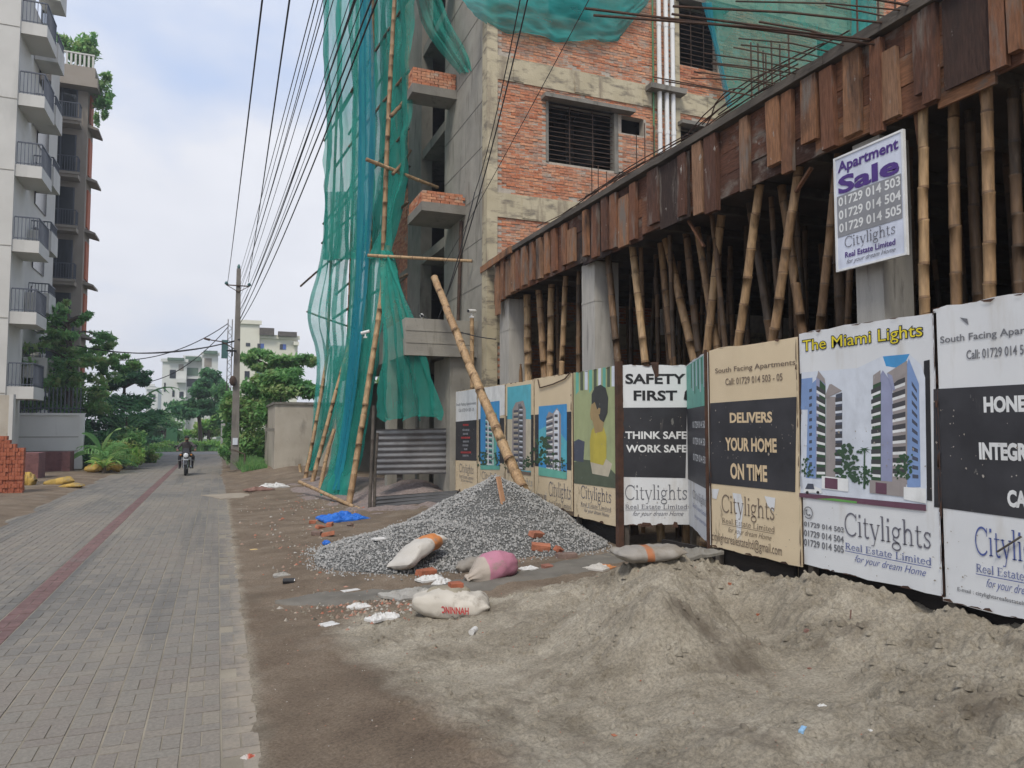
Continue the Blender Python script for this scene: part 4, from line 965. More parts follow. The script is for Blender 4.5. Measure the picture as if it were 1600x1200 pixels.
# --- far left panel
pn, r = hpan('narrow hoarding panel at the far end, white top and black middle with red script', 711, 612, 766, 746, m_sheetc)
pn.shape('print', [(711.5, 659), (745, 656), (745, 607.6), (711.5, 612.5)], k_white, r, 1)
pn.shape('print', [(711.5, 719), (745, 720), (745, 656), (711.5, 659)], k_blackw, r, 1)
pn.wpx(tmesh('South Facing Apartments', .01), 713, 636, 744, 627, k_grey, r); pn.wpx(tmesh('Call: 01729 014 503 - 05', .01), 717, 644, 741, 637, k_grey, r)
rr = random.Random(3); mbr = MB(); mbw = MB()                     # illegible script lines
for (y, c, w_) in ((664, mbr, 8), (672, mbw, 10), (678, mbw, 8), (684, mbr, 14), (690, mbw, 8), (696, mbw, 9), (702, mbw, 5), (707, mbr, 15), (712, mbw, 9)):
    x = 728 - w_ / 2
    while x < 728 + w_ / 2:
        l = rr.uniform(1, 2.2); pn.poly(c, pn.pix([(x, y + 1.4), (x + l * .7, y + 1.4), (x + l * .7, y - 1.6), (x, y - 1.6)]), .009); x += l
mk('lettering', mbr.v, mbr.f, k_red, r); mk('lettering', mbw.v, mbw.f, k_lt, r)
city(pn, r, 718, 752, 740, 727, k_gtxt, k_gtxt)
# --- three tower pictures
pn, r = hpan('hoarding panel with a picture of a slim white tower on deep blue sky', 747, 606.5, 768, 789, m_sheetc)
pn.shape('print', [(747, 657), (789, 648), (789, 601), (747, 607)], k_white, r, 0)
pn.shape('print', [(748, 721), (788, 724), (788, 653), (748, 655)], k_blackw, r, 1)
pn.shape('print', [(751, 733), (781, 733), (781, 626), (751, 630)], k_sky, r, 2)
tower(pn, r, [(759, 727), (776, 729), (776, 645), (769, 643), (763, 634), (759, 640)], k_teal, 10, ((759, 642), (759, 727)), ((769, 644), (769, 728)), k_dkb, k_white)
pn.shape('print', [(762, 727), (764, 727), (764, 634), (762, 634)], k_white, r, 6); pn.shape('print', [(770, 727), (771.5, 727), (771.5, 644), (770, 644)], k_white, r, 6)
tufts(pn, r, (754, 758, 778), 730, 24, k_leaf, 7, 2); pn.shape('print', [(751, 733.6), (781, 734), (781, 728), (751, 727)], k_teal, r, 8)
city(pn, r, 753, 762, 783, 741, k_gtxt, k_gtxt)
pn, r = hpan('hoarding panel with a picture of a tall tan tower on a fading green sky', 790, 600, 772, 834, m_sheetc)
pn.shape('print', [(791, 725), (834, 730), (834, 648), (791, 650)], k_blackw, r, 1)
pn.shape('print', [(793, 738), (830, 742), (830, 600), (793, 605)], k_sky2, r, 2); pn.shape('print', [(793, 733), (830, 736), (830, 655), (793, 655)], k_sand_p, r, 3)
tower(pn, r, [(800, 733), (822, 735), (822, 640), (818, 626), (806, 629), (801, 640)], k_tau, 11, ((803, 640), (803, 733)), ((812, 639), (812, 734)), k_dkb, k_sand_p, 4)
tower(pn, r, [(810, 733), (818, 735), (818, 640), (814, 630), (810, 632)], k_grey, 12, ((812, 634), (812, 733)), ((817, 634), (817, 734)), k_dk, k_cloud, 6)
tufts(pn, r, (797, 801, 824, 827), 734, 22, k_leaf, 9, 4); pn.shape('print', [(793, 738.6), (830, 743), (830, 738), (793, 733)], k_brown, r, 9)
city(pn, r, 804, 768, 832, 748, k_lt, k_lt)
pn, r = hpan('hoarding panel with a twin white tower on blue sky, below a torn strip of tape', 835, 592, 785, 894, m_sheetc)
pn.shape('print', [(836, 728), (893, 735), (893, 643), (836, 648)], k_blackw, r, 1)
pn.shape('print', [(842, 742), (886, 748), (886, 631), (842, 635)], k_sky, r, 2); pn.shape('print', [(842, 720), (886, 724), (886, 690), (864, 660), (842, 672)], k_sky2, r, 3)
tower(pn, r, [(854, 734), (877, 737), (877, 648), (871, 637), (864, 646), (858, 643), (854, 652)], k_tau, 9, ((854, 652), (854, 734)), ((864, 648), (864, 735)), k_dkb, k_white, 4)
tower(pn, r, [(866, 735), (874, 736), (874, 643), (870, 640), (866, 646)], k_cloud, 9, ((867, 646), (867, 735)), ((872, 646), (872, 735)), k_dk, k_white, 6)
tufts(pn, r, (847, 850), 728, 44, k_leaf, 9, 6); tufts(pn, r, (880, 868), 738, 20, k_leaf, 9, 7); pn.shape('print', [(842, 742.6), (886, 749), (886, 738), (842, 729)], k_teal, r, 10)
city(pn, r, 858, 800, 892, 757, k_gtxt, k_gtxt); 
for k, s in enumerate(('01729 014 503', '01729 014 504', '01729 014 505')): pn.wpx(tmesh(s, .015), 838, 778 + 7 * k, 854, 773.5 + 7 * k, k_gtxt, r)
mb = MB(); q = [pn.P(*pn.uv(x, y), .02) for (x, y) in ((842, 593), (845, 606), (866, 600), (884, 592), (893, 582))]; mb.tube(q, .012, 5); mk('hanging_strip', mb.v, mb.f, m_iron, r)
# --- boy
pn, r = hpan('hoarding panel with a faded picture of a boy in a yellow shirt', 896, 583, 806, 964, m_sheetc)
pn.shape('print', [(897, 755), (963, 763), (963, 571), (897, 583)], k_oli, r, 1)
for k in range(9):
    x = 900 + k * 7; pn.shape('print', [(x, 611 - k * .9 + (6 if k % 3 == 0 else 0)), (x + 4.6, 611 - k * .9), (x + 4.6, 581 - k * 1.2), (x, 582 - k * 1.2)], (k_teal, k_oli2, k_cloud)[k % 3], r, 2)
pn.shape('print', [(897, 755), (963, 763), (963, 742), (950, 728), (932, 720), (912, 718), (897, 722)], k_oli2, r, 2)
pn.shape('print', [(897, 720), (912, 722), (914, 690), (904, 686), (897, 690)], k_dkb, r, 3)
pn.shape('print', [(926, 740), (951, 745), (957, 725), (945, 715), (930, 712), (923, 722)], k_sand_p, r, 4)                              # arms
pn.shape('print', [(923, 722), (943, 727), (948, 715), (948, 682), (944, 668), (932, 664), (925, 672), (922, 690)], k_shirt, r, 5)    # shirt
pn.shape('print', [(930, 677), (942, 674), (945, 655), (940, 640), (926, 638), (924, 650), (928, 664)], k_skin, r, 6)                  # neck and face
pn.shape('print', [(924, 656), (932, 660), (938, 640), (936, 622), (927, 622), (924, 634), (922.5, 646)], k_skin, r, 7)
pn.shape('print', [(925, 632), (930, 628), (934, 641), (938, 655), (944, 660), (950, 645), (951, 622), (947, 606), (939, 601), (930, 605), (925, 616)], k_hair, r, 8)
pn.shape('print', [(934, 648), (938, 647), (939, 638), (936, 637), (934, 640)], k_skin, r, 9)
city(pn, r, 908, 800, 955, 765, k_gtxt, k_gtxt)
# --- SAFETY FIRST, standing square to the camera
A0 = pX(970, 570, HX); B0 = pX(970, 820, HX); dep = (A0 - CP).dot(FW)
wid5 = 105 / FPX * dep
pn, r = hoard('hoarding panel reading SAFETY FIRST above THINK SAFE WORK SAFE', (HX + .02, A0.y, B0.z), RT, wid5, A0.z - B0.z, m_sheetw)
pn.shape('print', [(972, 745), (1071, 747), (1073.5, 636.5), (972, 637)], k_blackw, r, 1)
pn.wpx(tmesh('SAFETY', .03), 977, 600, 1071, 584, k_black, r); pn.wpx(tmesh('FIRST', .03), 990, 626, 1058, 610, k_black, r)
pn.wpx(tmesh('THINK SAFE', .028), 977, 686, 1073, 674, k_white, r); pn.wpx(tmesh('WORK SAFE', .028), 978, 707, 1073, 695, k_white, r)
city(pn, r, 977, 808, 1073, 757, k_grey, k_gtxt)
pn.shape('rust_hole_patch', [(1024, 590), (1029, 588), (1029, 566), (1016, 566)], m_frame, r, 9); pn.shape('rust_hole_patch', [(1068, 624), (1074, 626), (1074, 608), (1070, 612)], k_black, r, 9)  # black patch at the right edge stands in for a dark hole
pn.shape('rust_hole_patch', [(1000, 823), (1020, 823), (1016, 817), (1004, 816)], m_frame, r, 9); pn.shape('rust_hole_patch', [(1050, 824), (1060, 824), (1058, 816), (1053, 815)], m_frame, r, 9)
mb = MB(); q = pn.P(-.05, 0, -.01); mb.box(q.x - .045, q.x + .045, q.y - .045, q.y + .045, float(G(q.x, q.y)) - .2, B0.z + (A0.z - B0.z) + .05); mb.build('post', m_frame, r)
P5R = pn.P(wid5, 0, 0)
# --- narrow slanting panel
A1 = pX(1105, 549, HX); A1b = pX(1102, 850, HX); Lx = pY(1074, 560, P5R.y - .05)
L6 = P5R + Vector((.02, .12, 0)); U6 = Vector((A1.x - L6.x, A1.y - L6.y, 0)); w6 = U6.length
pn, r = hoard('narrow slanting hoarding panel with phone numbers beside the safety notice', (L6.x, L6.y, A1b.z), U6, w6 - .02, A1.z - A1b.z, m_sheetw)
h6 = A1.z - A1b.z
def six(u0, v0, u1, v1): return [(u0 * w6, v0 * h6), (u1 * w6, v0 * h6), (u1 * w6, v1 * h6), (u0 * w6, v1 * h6)]
pn.shape('print', six(.02, .72, .97, .99), k_teal, r, 1, False); pn.shape('print', six(.02, .28, .97, .72), k_dk, r, 1, False)
for k in range(8): pn.shape('print', six(.3 + k * .08, .84 - .02 * (k % 3), .33 + k * .08, .985), (k_leaf, k_cloud)[k % 2], r, 2, False)
for k, s in enumerate(('01729 014 503', '01729 014 504', '01729 014 505')): pn.write(tmesh(s, .012), .35 * w6, (.60 - .095 * k) * h6, .93 * w6, (.64 - .095 * k) * h6, k_white, r)
pn.write(serif('Citylights'), .3 * w6, .17 * h6, .93 * w6, .235 * h6, k_gtxt, r); pn.write(serif('Real Estate Limited', 1.2), .3 * w6, .13 * h6, .93 * w6, .155 * h6, k_blue, r); pn.write(tmesh('for your dream Home', -.004, .4), .38 * w6, .07 * h6, .9 * w6, .1 * h6, k_blue, r)
mb = MB(); mb.bar(pn.P(w6 - .01, -.05, .02), pn.P(w6 - .01, h6 + .02, .02), .03, .03, up=(1, 0, 0)); mb.build('rusted_upright', m_frame, r)
# --- DELIVERS YOUR HOME ON TIME
pn, r = hpan('cream hoarding panel reading DELIVERS YOUR HOME ON TIME', 1108, 547, 852, 1247, m_sheetc)
pn.shape('print', [(1108.5, 755), (1243, 769), (1245, 620), (1110, 630)], k_blackw, r, 1)
def line(txt, x0, yb0, x1, yt1, mat, bold=.0, sh=0, fn=tmesh): pn.wpx(fn(txt, bold, sh) if fn is tmesh else fn(txt, bold or 1), x0, yb0, x1, yt1, mat, r)
line('South Facing Apartments', 1118, 586, 1243, 561, k_brown, .008); line('Call: 01729 014 503 - 05', 1134, 602, 1223, 583, k_brown, .008)
line('DELIVERS', 1141, 661, 1207, 643, k_cream, .035); line('YOUR HOME', 1134, 704, 1214, 685, k_cream, .035); line('ON TIME', 1142, 748, 1199, 727, k_cream, .035)
city(pn, r, 1129, 832, 1210, 782, k_brown, k_brown); line('citylightsrealestateltd@gmail.com', 1113, 848, 1222, 852, k_brown, 0)
for pts in ([(1145, 770), (1158, 772), (1162, 790), (1158, 835), (1152, 842), (1150, 800)], [(1112, 764), (1124, 764), (1120, 780), (1113, 778)], [(1195, 775), (1212, 778), (1210, 800), (1200, 790)]): pn.shape('torn_print', pts, m_sheetw, r, 2)
# --- The Miami Lights
pn, r = hpan('white hoarding panel advertising The Miami Lights with two tower blocks', 1248.5, 521, 880, 1466, m_sheetw)
pn.shape('print', [(1250, 760), (1254, 760), (1254, 583), (1250, 584)], k_black, r, 1); pn.shape('print', [(1444, 781), (1457, 783), (1453, 562), (1444, 564)], k_black, r, 1)
pn.shape('print', [(1251, 777), (1449, 796), (1446, 590), (1440, 570), (1421, 553), (1380, 556), (1340, 575), (1253, 582)], k_cloud, r, 2)
pn.shape('print', [(1385, 572), (1410, 576), (1422, 553), (1380, 557)], k_sky, r, 3); pn.shape('print', [(1252, 640), (1270, 640), (1270, 590), (1253, 592)], k_blu2, r, 3)
line('The Miami Lights', 1254, 556, 1443, 503, k_black, .04); 
V_ = pn.uv(1254, 556), pn.uv(1443, 503); pn.write(tmesh('The Miami Lights', 0.0), V_[0][0] + .011, V_[0][1] + .009, V_[1][0] - .011, V_[1][1] - .009, k_yellow, r, 6)
def mi(x, y): return (1200 + x / 3, 400 + y / 3)
tower(pn, r, [mi(180, 1040), mi(232, 1045), mi(232, 575), mi(205, 600), mi(190, 640)], k_blu2, 12, (mi(195, 620), mi(195, 1030)), (mi(208, 615), mi(208, 1030)), k_dkb, k_blu2)
pn.shape('print', [mi(225, 1045), mi(272, 1045), mi(272, 600), mi(238, 545), mi(228, 570)], k_lav, r, 4)
tower(pn, r, [mi(228, 1040), mi(272, 1040), mi(272, 610), mi(245, 580)], k_leaf, 9, (mi(230, 600), mi(230, 1030)), (mi(270, 625), mi(270, 1030)), k_dk, k_white, 5)
pn.shape('print', [mi(272, 1050), mi(320, 1052), mi(320, 660), mi(275, 660)], k_tau, r, 4)
tower(pn, r, [mi(318, 1048), mi(350, 1050), mi(350, 640), mi(320, 650)], k_dkb, 9, (mi(318, 660), mi(318, 1040)), (mi(350, 655), mi(350, 1042)), k_dk, k_cloud, 5)
pn.shape('print', [mi(272, 668), mi(350, 632), mi(300, 600), mi(290, 602), mi(272, 650)], k_tau, r, 7); pn.shape('print', [mi(232, 570), mi(272, 600), mi(268, 575), mi(238, 537)], k_tau, r, 7)
pn.shape('print', [mi(530, 1065), mi(590, 1070), mi(585, 600), mi(540, 535), mi(528, 560)], k_lav, r, 4)
tower(pn, r, [mi(486, 1050), mi(532, 1055), mi(532, 590), mi(495, 575)], k_leaf, 9, (mi(486, 620), mi(486, 1040)), (mi(530, 600), mi(530, 1045)), k_dk, k_white, 5)
pn.shape('print', [mi(495, 605), mi(530, 590), mi(530, 535), mi(495, 560)], k_tau, r, 7)
tower(pn, r, [mi(655, 1085), mi(718, 1082), mi(710, 600), mi(662, 480), mi(650, 520)], k_blu2, 11, (mi(676, 580), mi(680, 1060)), (mi(700, 620), mi(708, 1060)), k_dkb, k_blu2, 5)
tower(pn, r, [mi(585, 1060), mi(655, 1070), mi(655, 530), mi(590, 560)], k_tau, 9, (mi(585, 585), mi(588, 1040)), (mi(645, 560), mi(650, 1045)), k_dk, k_white, 6)
pn.shape('print', [mi(590, 600), mi(655, 545), mi(655, 490), mi(562, 548)], k_tau, r, 9); pn.shape('print', [mi(588, 630), mi(600, 630), mi(585, 560), mi(560, 548)], k_lav, r, 9)
tufts(pn, r, [mi(188, 0)[0]], mi(0, 1040)[1], 30, k_leaf, 9, 12); tufts(pn, r, [mi(370, 0)[0], mi(395, 0)[0]], mi(0, 1060)[1], 58, k_leaf, 9, 13); tufts(pn, r, [mi(625, 0)[0], mi(650, 0)[0]], mi(0, 1050)[1], 40, k_leaf, 10, 15)
mbp = MB()                                                           # printed palm
for k in range(9):
    a = rad(k * 40 + 10); x, y = mi(455, 905); pn.poly(mbp, pn.pix([(x, y + 1.2), (x + 11 * math.cos(a), y - 8 * math.sin(a) + 3), (x, y - 1.2)]), .0094 + .00003 * k)
pn.poly(mbp, pn.pix([mi(450, 1090), mi(460, 1092), mi(458, 900), mi(453, 900)]), .0099); mk('print', mbp.v, mbp.f, k_leaf, r); tufts(pn, r, [mi(440, 0)[0], mi(470, 0)[0]], mi(0, 1075)[1], 30, k_leaf, 8, 14)
pn.shape('print', [mi(255, 1090), mi(380, 1105), mi(380, 1045), mi(255, 1030)], k_white, r, 10); pn.shape('print', [mi(270, 1088), mi(330, 1095), mi(330, 1045), mi(270, 1038)], k_plum, r, 11)
pn.shape('print', [mi(480, 1110), mi(650, 1130), mi(650, 1062), mi(480, 1050)], k_tau, r, 10); pn.shape('print', [mi(508, 1112), mi(560, 1118), mi(560, 1066), mi(508, 1060)], k_plum, r, 11)
pn.shape('print', [mi(640, 1140), mi(745, 1160), mi(745, 1090), mi(640, 1082)], k_white, r, 11)
pn.shape('print', [mi(150, 1110), mi(745, 1165), mi(745, 1195), mi(150, 1130)], k_plum, r, 12); pn.shape('print', [mi(230, 1138), mi(420, 1160), mi(420, 1150), mi(310, 1136)], k_green, r, 12)
pn.shape('print', [mi(170, 1108), mi(256, 1112), mi(254, 1092), mi(225, 1080), mi(190, 1078), mi(172, 1092)], k_white, r, 13); pn.shape('print', [mi(178, 1092), mi(222, 1094), mi(216, 1068), mi(190, 1066)], k_dkb, r, 14)
for x in (188, 238): pn.shape('print', [(mi(x, 1108)[0] + 2.4 * math.cos(t), mi(x, 1108)[1] - 2.4 * math.sin(t)) for t in np.linspace(0, 6.28, 9)[:-1]], k_black, r, 15)
for k, (y0, y1) in enumerate(((829, 825), (844, 839), (859, 854))): line('01729 014 50%d' % (3 + k), 1257, y0 - 7, 1319, y1 - 1, k_grey, .02)
# phone symbol in a ring
c = pn.uv(1264, 801); mb = MB()
for k in range(24):
    a0, a1 = 6.283 * k / 24, 6.283 * (k + .9) / 24
    if k == 14: continue
    pn.poly(mb, [(c[0] + q * math.cos(a), c[1] + q * math.sin(a)) for (q, a) in ((.063, a0), (.063, a1), (.052, a1), (.052, a0))], .011)
hs = [(c[0] + .032 * math.cos(t), c[1] + .032 * math.sin(t)) for t in np.linspace(rad(150), rad(300), 9)]
for k in range(8): pn.poly(mb, [hs[k], hs[k + 1], (hs[k + 1][0] * .75 + c[0] * .25 + .004, hs[k + 1][1] * .75 + c[1] * .25 + .004), (hs[k][0] * .75 + c[0] * .25 + .004, hs[k][1] * .75 + c[1] * .25 + .004)], .011)
for q in (hs[0], hs[8]): pn.poly(mb, [(q[0] - .01, q[1] - .004), (q[0] + .012, q[1] - .004), (q[0] + .016, q[1] + .014), (q[0] - .006, q[1] + .014)], .0112)
mk('print', mb.v, mb.f, k_grey, r)
city(pn, r, 1322, 878, 1454, 817, k_gtxt, k_blue)
# --- last panel, running out of the picture
pn, r = hpan('white hoarding panel at the right edge reading South Facing over black', 1458, 482, 934, 1665, m_sheetw)
pn.shape('print', [(1460, 792), (1664, 819), (1664, 597), (1459, 608)], k_blackw, r, 1)
line('South Facing Apartments', 1470, 540, 1700 - 40, 502, k_grey, .012)
line('Call: 01729 014 503 - 05', 1511, 562, 1640, 534, k_grey, .015)
line('HONEST', 1538, 645, 1630, 616, k_white, .05); line('INTEGRITY', 1531, 718, 1640, 693, k_white, .05); line('CARE', 1575, 792, 1628, 775 - 6, k_white, .05)
city(pn, r, 1527, 918, 1660, 838, k_blue, k_blue); line('E-mail : citylightsrealestateltd@gmail.com', 1497, 925, 1662, 952, k_grey, .006)
pn.shape('torn_print', [(1500, 496), (1510, 505), (1514, 508), (1512, 498)], k_grey, r, 3); mb = MB(); mb.bar(pn.P(*pn.uv(1562, 862), .03), pn.P(*pn.uv(1600, 838), .03), .012, .012); mb.build('twig', m_edge, r)

# planks added along the foot of the hoarding, black to darken the gap
for (y0, y1, z0, z1, xo, lab) in ((1.9, 4.3, .0, .62, .10, 'plank on edge coloured black as shade under the rightmost hoarding panel'), (4.32, 6.2, -.02, .66, .12, 'plank on edge coloured black as shade under the Miami hoarding panel'), (6.22, 7.6, .0, .58, .10, 'plank on edge coloured black as shade under the cream hoarding panel'), (7.7, 9.3, -.05, .42, .45, 'plank on edge coloured black as shade in the gap under the safety hoarding'), (9.7, 12.4, -.05, .5, .12, 'plank on edge coloured black as shade under the schoolboy hoarding')):
    mb = MB(); mb.hexa([(HX + xo, y0, z0 - .2), (HX + xo + .05, y0, z0 - .2), (HX + xo + .07, y1, z0 - .2), (HX + xo + .02, y1, z0 - .2), (HX + xo, y0, z1), (HX + xo + .05, y0, z1), (HX + xo + .07, y1, z1 - .05), (HX + xo + .02, y1, z1 - .05)], .02); o = mb.build('plank', pm('shade_black_plank', [(.016, .014, .013), (.04, .034, .03)], 4, .9, .5, 30, stretch=(1, .4, 2)), None, (HX + xo, y0, z0)); tag(o, lab, 'plank')
# --- sale board on the column
a = pX(1302, 250, FX - .02); b = pX(1307, 425, FX - .02); c = pX(1410, 208, FX - .02); d_ = pX(1414, 394, FX - .02)
SX = FX - .06
a = pX(1303, 249, SX); b = pX(1307, 425, SX); c = pX(1411, 209, SX)
U_ = (Vector((c.x, c.y, 0)) - Vector((a.x, a.y, 0))); pn = Panel((a.x, a.y, b.z), U_); wS = U_.length; hS = a.z - b.z
r = thing('sale_board', 'Apartment Sale board with three phone numbers hung on the concrete column', 'sign board', tuple(pn.P(wS / 2, 0, 0)))
mb = MB(); mb.hexa([pn.P(0, 0, -.025), pn.P(wS, 0, -.025), pn.P(wS, hS, -.025), pn.P(0, hS, -.025), pn.P(0, 0, 0), pn.P(wS, 0, 0), pn.P(wS, hS, 0), pn.P(0, hS, 0)]); mk('board', mb.v, mb.f, ink('board_white', (.60, .64, .74)), r)
mb = MB()
for (u0, v0, u1, v1) in ((-.004, -.004, .02, hS + .004), (wS - .02, -.004, wS + .004, hS + .004), (.02, -.004, wS - .02, .018), (.02, hS - .018, wS - .02, hS + .004)): mb.hexa([pn.P(u0, v0, -.028), pn.P(u1, v0, -.028), pn.P(u1, v1, -.028), pn.P(u0, v1, -.028), pn.P(u0, v0, .008), pn.P(u1, v0, .008), pn.P(u1, v1, .008), pn.P(u0, v1, .008)])
mk('border_frame', mb.v, mb.f, k_white, r)
def fr(u0, v0, u1, v1): return (u0 * wS, v0 * hS, u1 * wS, v1 * hS)
pn.write(tmesh('Apartment', .028), *fr(.06, .83, .94, .955), k_violet, r); pn.write(tmesh('Sale', .035), *fr(.06, .665, .94, .82), k_violet, r)
q = fr(.035, .295, .96, .655); pn.shape('print', [(q[0], q[1]), (q[2], q[1]), (q[2], q[3]), (q[0], q[3])], k_lt, r, 1, False)
for k in range(3): pn.write(tmesh('01729 014 50%d' % (3 + k), .022), *fr(.06, .56 - .115 * k, .95, .64 - .115 * k), k_white, r)
pn.write(serif('Citylights'), *fr(.14, .16, .86, .285), k_gtxt, r); pn.write(tmesh('Real Estate Limited', .02), *fr(.14, .10, .86, .15), k_violet, r); pn.write(tmesh('for your dream Home', -.004, .45), *fr(.16, .035, .86, .085), k_gtxt, r)
# ================================================================ scaffold, safety nets, site gate
def pole(pts, r, seed, label, group='scaffold poles of bamboo', tone=(.55, .85), name='scaffold_pole', step=.4, bend=.05):
    allv = None
    p, q = Vector(pts[0]), Vector(pts[-1])
    m = bamboo(p, q, r, r * .85, seed, bend, step, tone, n=8)
    o = m.build(name, m_bam, None, tuple(p), smooth=True); return tag(o, label, 'scaffold pole', group)
b0 = pZ(545, 788, .1)
pole([b0, pY(607, 385, 20.2)], .085, 1, 'thick orange bamboo pole leaning up from the ground through the mid net strip')
pole([pY(597, 470, 20.3), pY(621, -70, 20.3)], .075, 2, 'pale bamboo upright continuing the leaning pole up to the top of the photo')
pole([pY(574, 620, 22), pY(583, -70, 22)], .07, 3, 'bamboo upright seen faintly behind the blue strip of net')
pole([pZ(476, 752, .1), pY(513, 545, 29)], .075, 4, 'leftmost bamboo pole rising from the ground inside the left net strip')
pole([pZ(487, 756, .1), pY(545, 540, 27)], .08, 5, 'second leaning bamboo pole at the left net strip, paler at its foot')
pole([pZ(500, 766, .1), pY(522, 672, 26)], .07, 6, 'short leaning bamboo pole ending under the middle net strip')
pole([pY(511, 560, 29), pY(534, -60, 29)], .06, 7, 'leftmost bamboo upright seen through the upper net', tone=(.2, .45))
pole([pY(543, 560, 27), pY(561, -60, 27)], .06, 8, 'second bamboo upright seen through the upper net', tone=(.2, .45))
pole([pZ(468, 753, .42), pZ(572, 801, .05)], .055, 9, 'pale bamboo rail lashed low along the foot of the scaffold', tone=(.85, 1))
pole([pY(468, 725, 29), pY(471, 756, 29)], .06, 10, 'short pale bamboo stump holding the low rail', tone=(.8, 1))
pole([pY(573, 249, 19.8), pX(684, 293, 6.0)], .06, 11, 'bamboo cross pole running from the net to the lower brick balcony', tone=(.7, .9))
pole([pY(575, 399, 19.8), pX(738, 408, 6.05)], .05, 12, 'level pale bamboo cross pole above the triangular net', tone=(.75, .95))
pole([pY(611, 181, 19.9), pX(638, 150, 5.2)], .06, 13, 'short cut bamboo stub beside the upper brick balcony', tone=(.3, .5))
pole([pY(614, 272, 19.9), pX(641, 235, 5.2)], .05, 14, 'short dark bamboo stub poking out just above the crossing pole', tone=(.2, .4))
k = 20
for zz in (6.3, 8.4, 10.4, 12.4, 14.4):
    pole([(4.15, 29.4, zz), (4.85, 20.1, zz + RN.uniform(-.3, .3))], .05, k, 'one of the long bamboo ledgers tied level along the scaffold behind the net', 'bamboo ledgers behind the net', (.15, .4)); k += 1
for (a, b) in (((480, 487), (560, 515)), ((470, 447), (525, 400)), ((503, 380), (560, 330)), ((505, 350), (560, 272)), ((507, 220), (560, 130)), ((545, 210), (612, 95)), ((525, 460), (600, 385)), ((575, 335), (640, 260)), ((600, 80), (625, 35))):
    pole([pY(a[0], a[1], 30.4 - (a[0] - 508) * .07), pY(b[0], b[1], 30.2 - (b[0] - 508) * .07)], .045, k, 'one of the slanting bamboo braces behind the teal net', 'slanting bamboo braces behind the net', (.1, .3)); k += 1
def net(label, rows, mat, amp=.10, freq=7, nu=46, sub=10, seed=0, ragged=0.0, nrm=None, hem=True):
    Rr = []
    for row in rows:
        P_ = np.array([tuple(p) for p in row]); d = np.r_[0, np.cumsum(np.linalg.norm(np.diff(P_, axis=0), axis=1))]; d = d / d[-1]
        Rr.append(np.stack([np.interp(np.linspace(0, 1, nu), d, P_[:, k]) for k in range(3)], -1))
    Rr = np.array(Rr); nr = len(Rr); t = np.linspace(0, nr - 1, (nr - 1) * sub + 1)
    i0 = np.clip(np.floor(t).astype(int), 0, nr - 2); ft = (t - i0)[:, None, None]
    g0 = Rr[np.clip(i0 - 1, 0, nr - 1)]; g1 = Rr[i0]; g2 = Rr[i0 + 1]; g3 = Rr[np.clip(i0 + 2, 0, nr - 1)]
    Gd = .5 * (2 * g1 + (g2 - g0) * ft + (2 * g0 - 5 * g1 + 4 * g2 - g3) * ft ** 2 + (3 * g1 - g0 - 3 * g2 + g3) * ft ** 3)
    nv = len(Gd); U_, V_ = np.meshgrid(np.linspace(0, 1, nu), np.linspace(0, 1, nv))
    if nrm is None:
        n_ = Vector(Rr[0][-1] - Rr[0][0]).cross(Vector(Rr[-1][nu // 2] - Rr[0][nu // 2])).normalized()
    else: n_ = Vector(nrm)
    f = amp * (np.sin(freq * 6.283 * (U_ + .10 * fbm(U_ * 3, V_ * 2.5, seed, 3))) * (.5 + 1.0 * vn(U_ * 5, V_ * 3, seed + 5)) + 1.6 * fbm(U_ * 5, V_ * 2, seed + 1, 4) + .35 * np.sin(freq * 17.3 * U_ + 5 * fbm(U_ * 4, V_ * 6, seed + 9, 3)) + 1.3 * fbm(U_ * 14, V_ * 11, seed + 2, 4) + 1.0 * fbm(U_ * 6 + V_ * 5, V_ * 7, seed + 12, 3))
    al = .55 * amp * np.cos(freq * 6.283 * U_ + 2 * fbm(U_ * 3, V_ * 3, seed + 4, 3))
    s_ = Rr[0][-1] - Rr[0][0]; s_ = s_ / np.linalg.norm(s_)
    Gd = Gd + f[..., None] * np.array(n_)[None, None] + al[..., None] * s_[None, None] * .6
    if ragged:
        Gd[..., 2] += ragged * (V_ > .9) * (V_ - .9) * 10 * fbm(U_ * 14, U_ * 0, seed + 8, 3)
    o = mk('safety_net', Gd.reshape(-1, 3), grid_faces(nv, nu), mat, None, tuple(Gd[-1].mean(0)), smooth=True)
    tag(o, label, 'safety net', 'safety nets on the scaffold and brickwork')
    return o
def NR(y, pr, Y): return [pY(p, y, yy_) for p, yy_ in zip(pr, Y)]
net('tall teal safety net hanging over the upper scaffold to the top of the photo', [NR(-60, (506, 570, 640), (29.3, 25, 20)), NR(80, (508, 572, 641), (29.3, 25, 20)), NR(200, (509, 572, 640), (29.3, 25, 20)), NR(300, (506, 570, 634), (29.3, 25, 20)), NR(405, (503, 555, 606), (29.3, 25, 20))], m_net, .16, 8, 80, 14, 1, .3)
net('inner layer of paler net hanging between the upper scaffold and the building', [NR(-60, (548, 600, 632), (26, 23, 21)), NR(120, (550, 604, 632), (26, 23, 21)), NR(260, (548, 600, 628), (26, 23, 21)), NR(390, (552, 590, 610), (26, 23, 21))], m_netp, .14, 6, 50, 12, 2, .3)
net('narrow blue strip of net running the whole height of the scaffold', [NR(-60, (562, 578), (22, 21.4)), NR(120, (560, 584), (22, 21.4)), NR(300, (558, 582), (22, 21.4)), NR(430, (556, 574), (22, 21.4)), NR(560, (545, 562), (22, 21)), NR(680, (533, 546), (21.5, 20.8)), NR(765, (515, 530), (21.3, 20.4))], m_netb, .06, 3, 20, 12, 3)
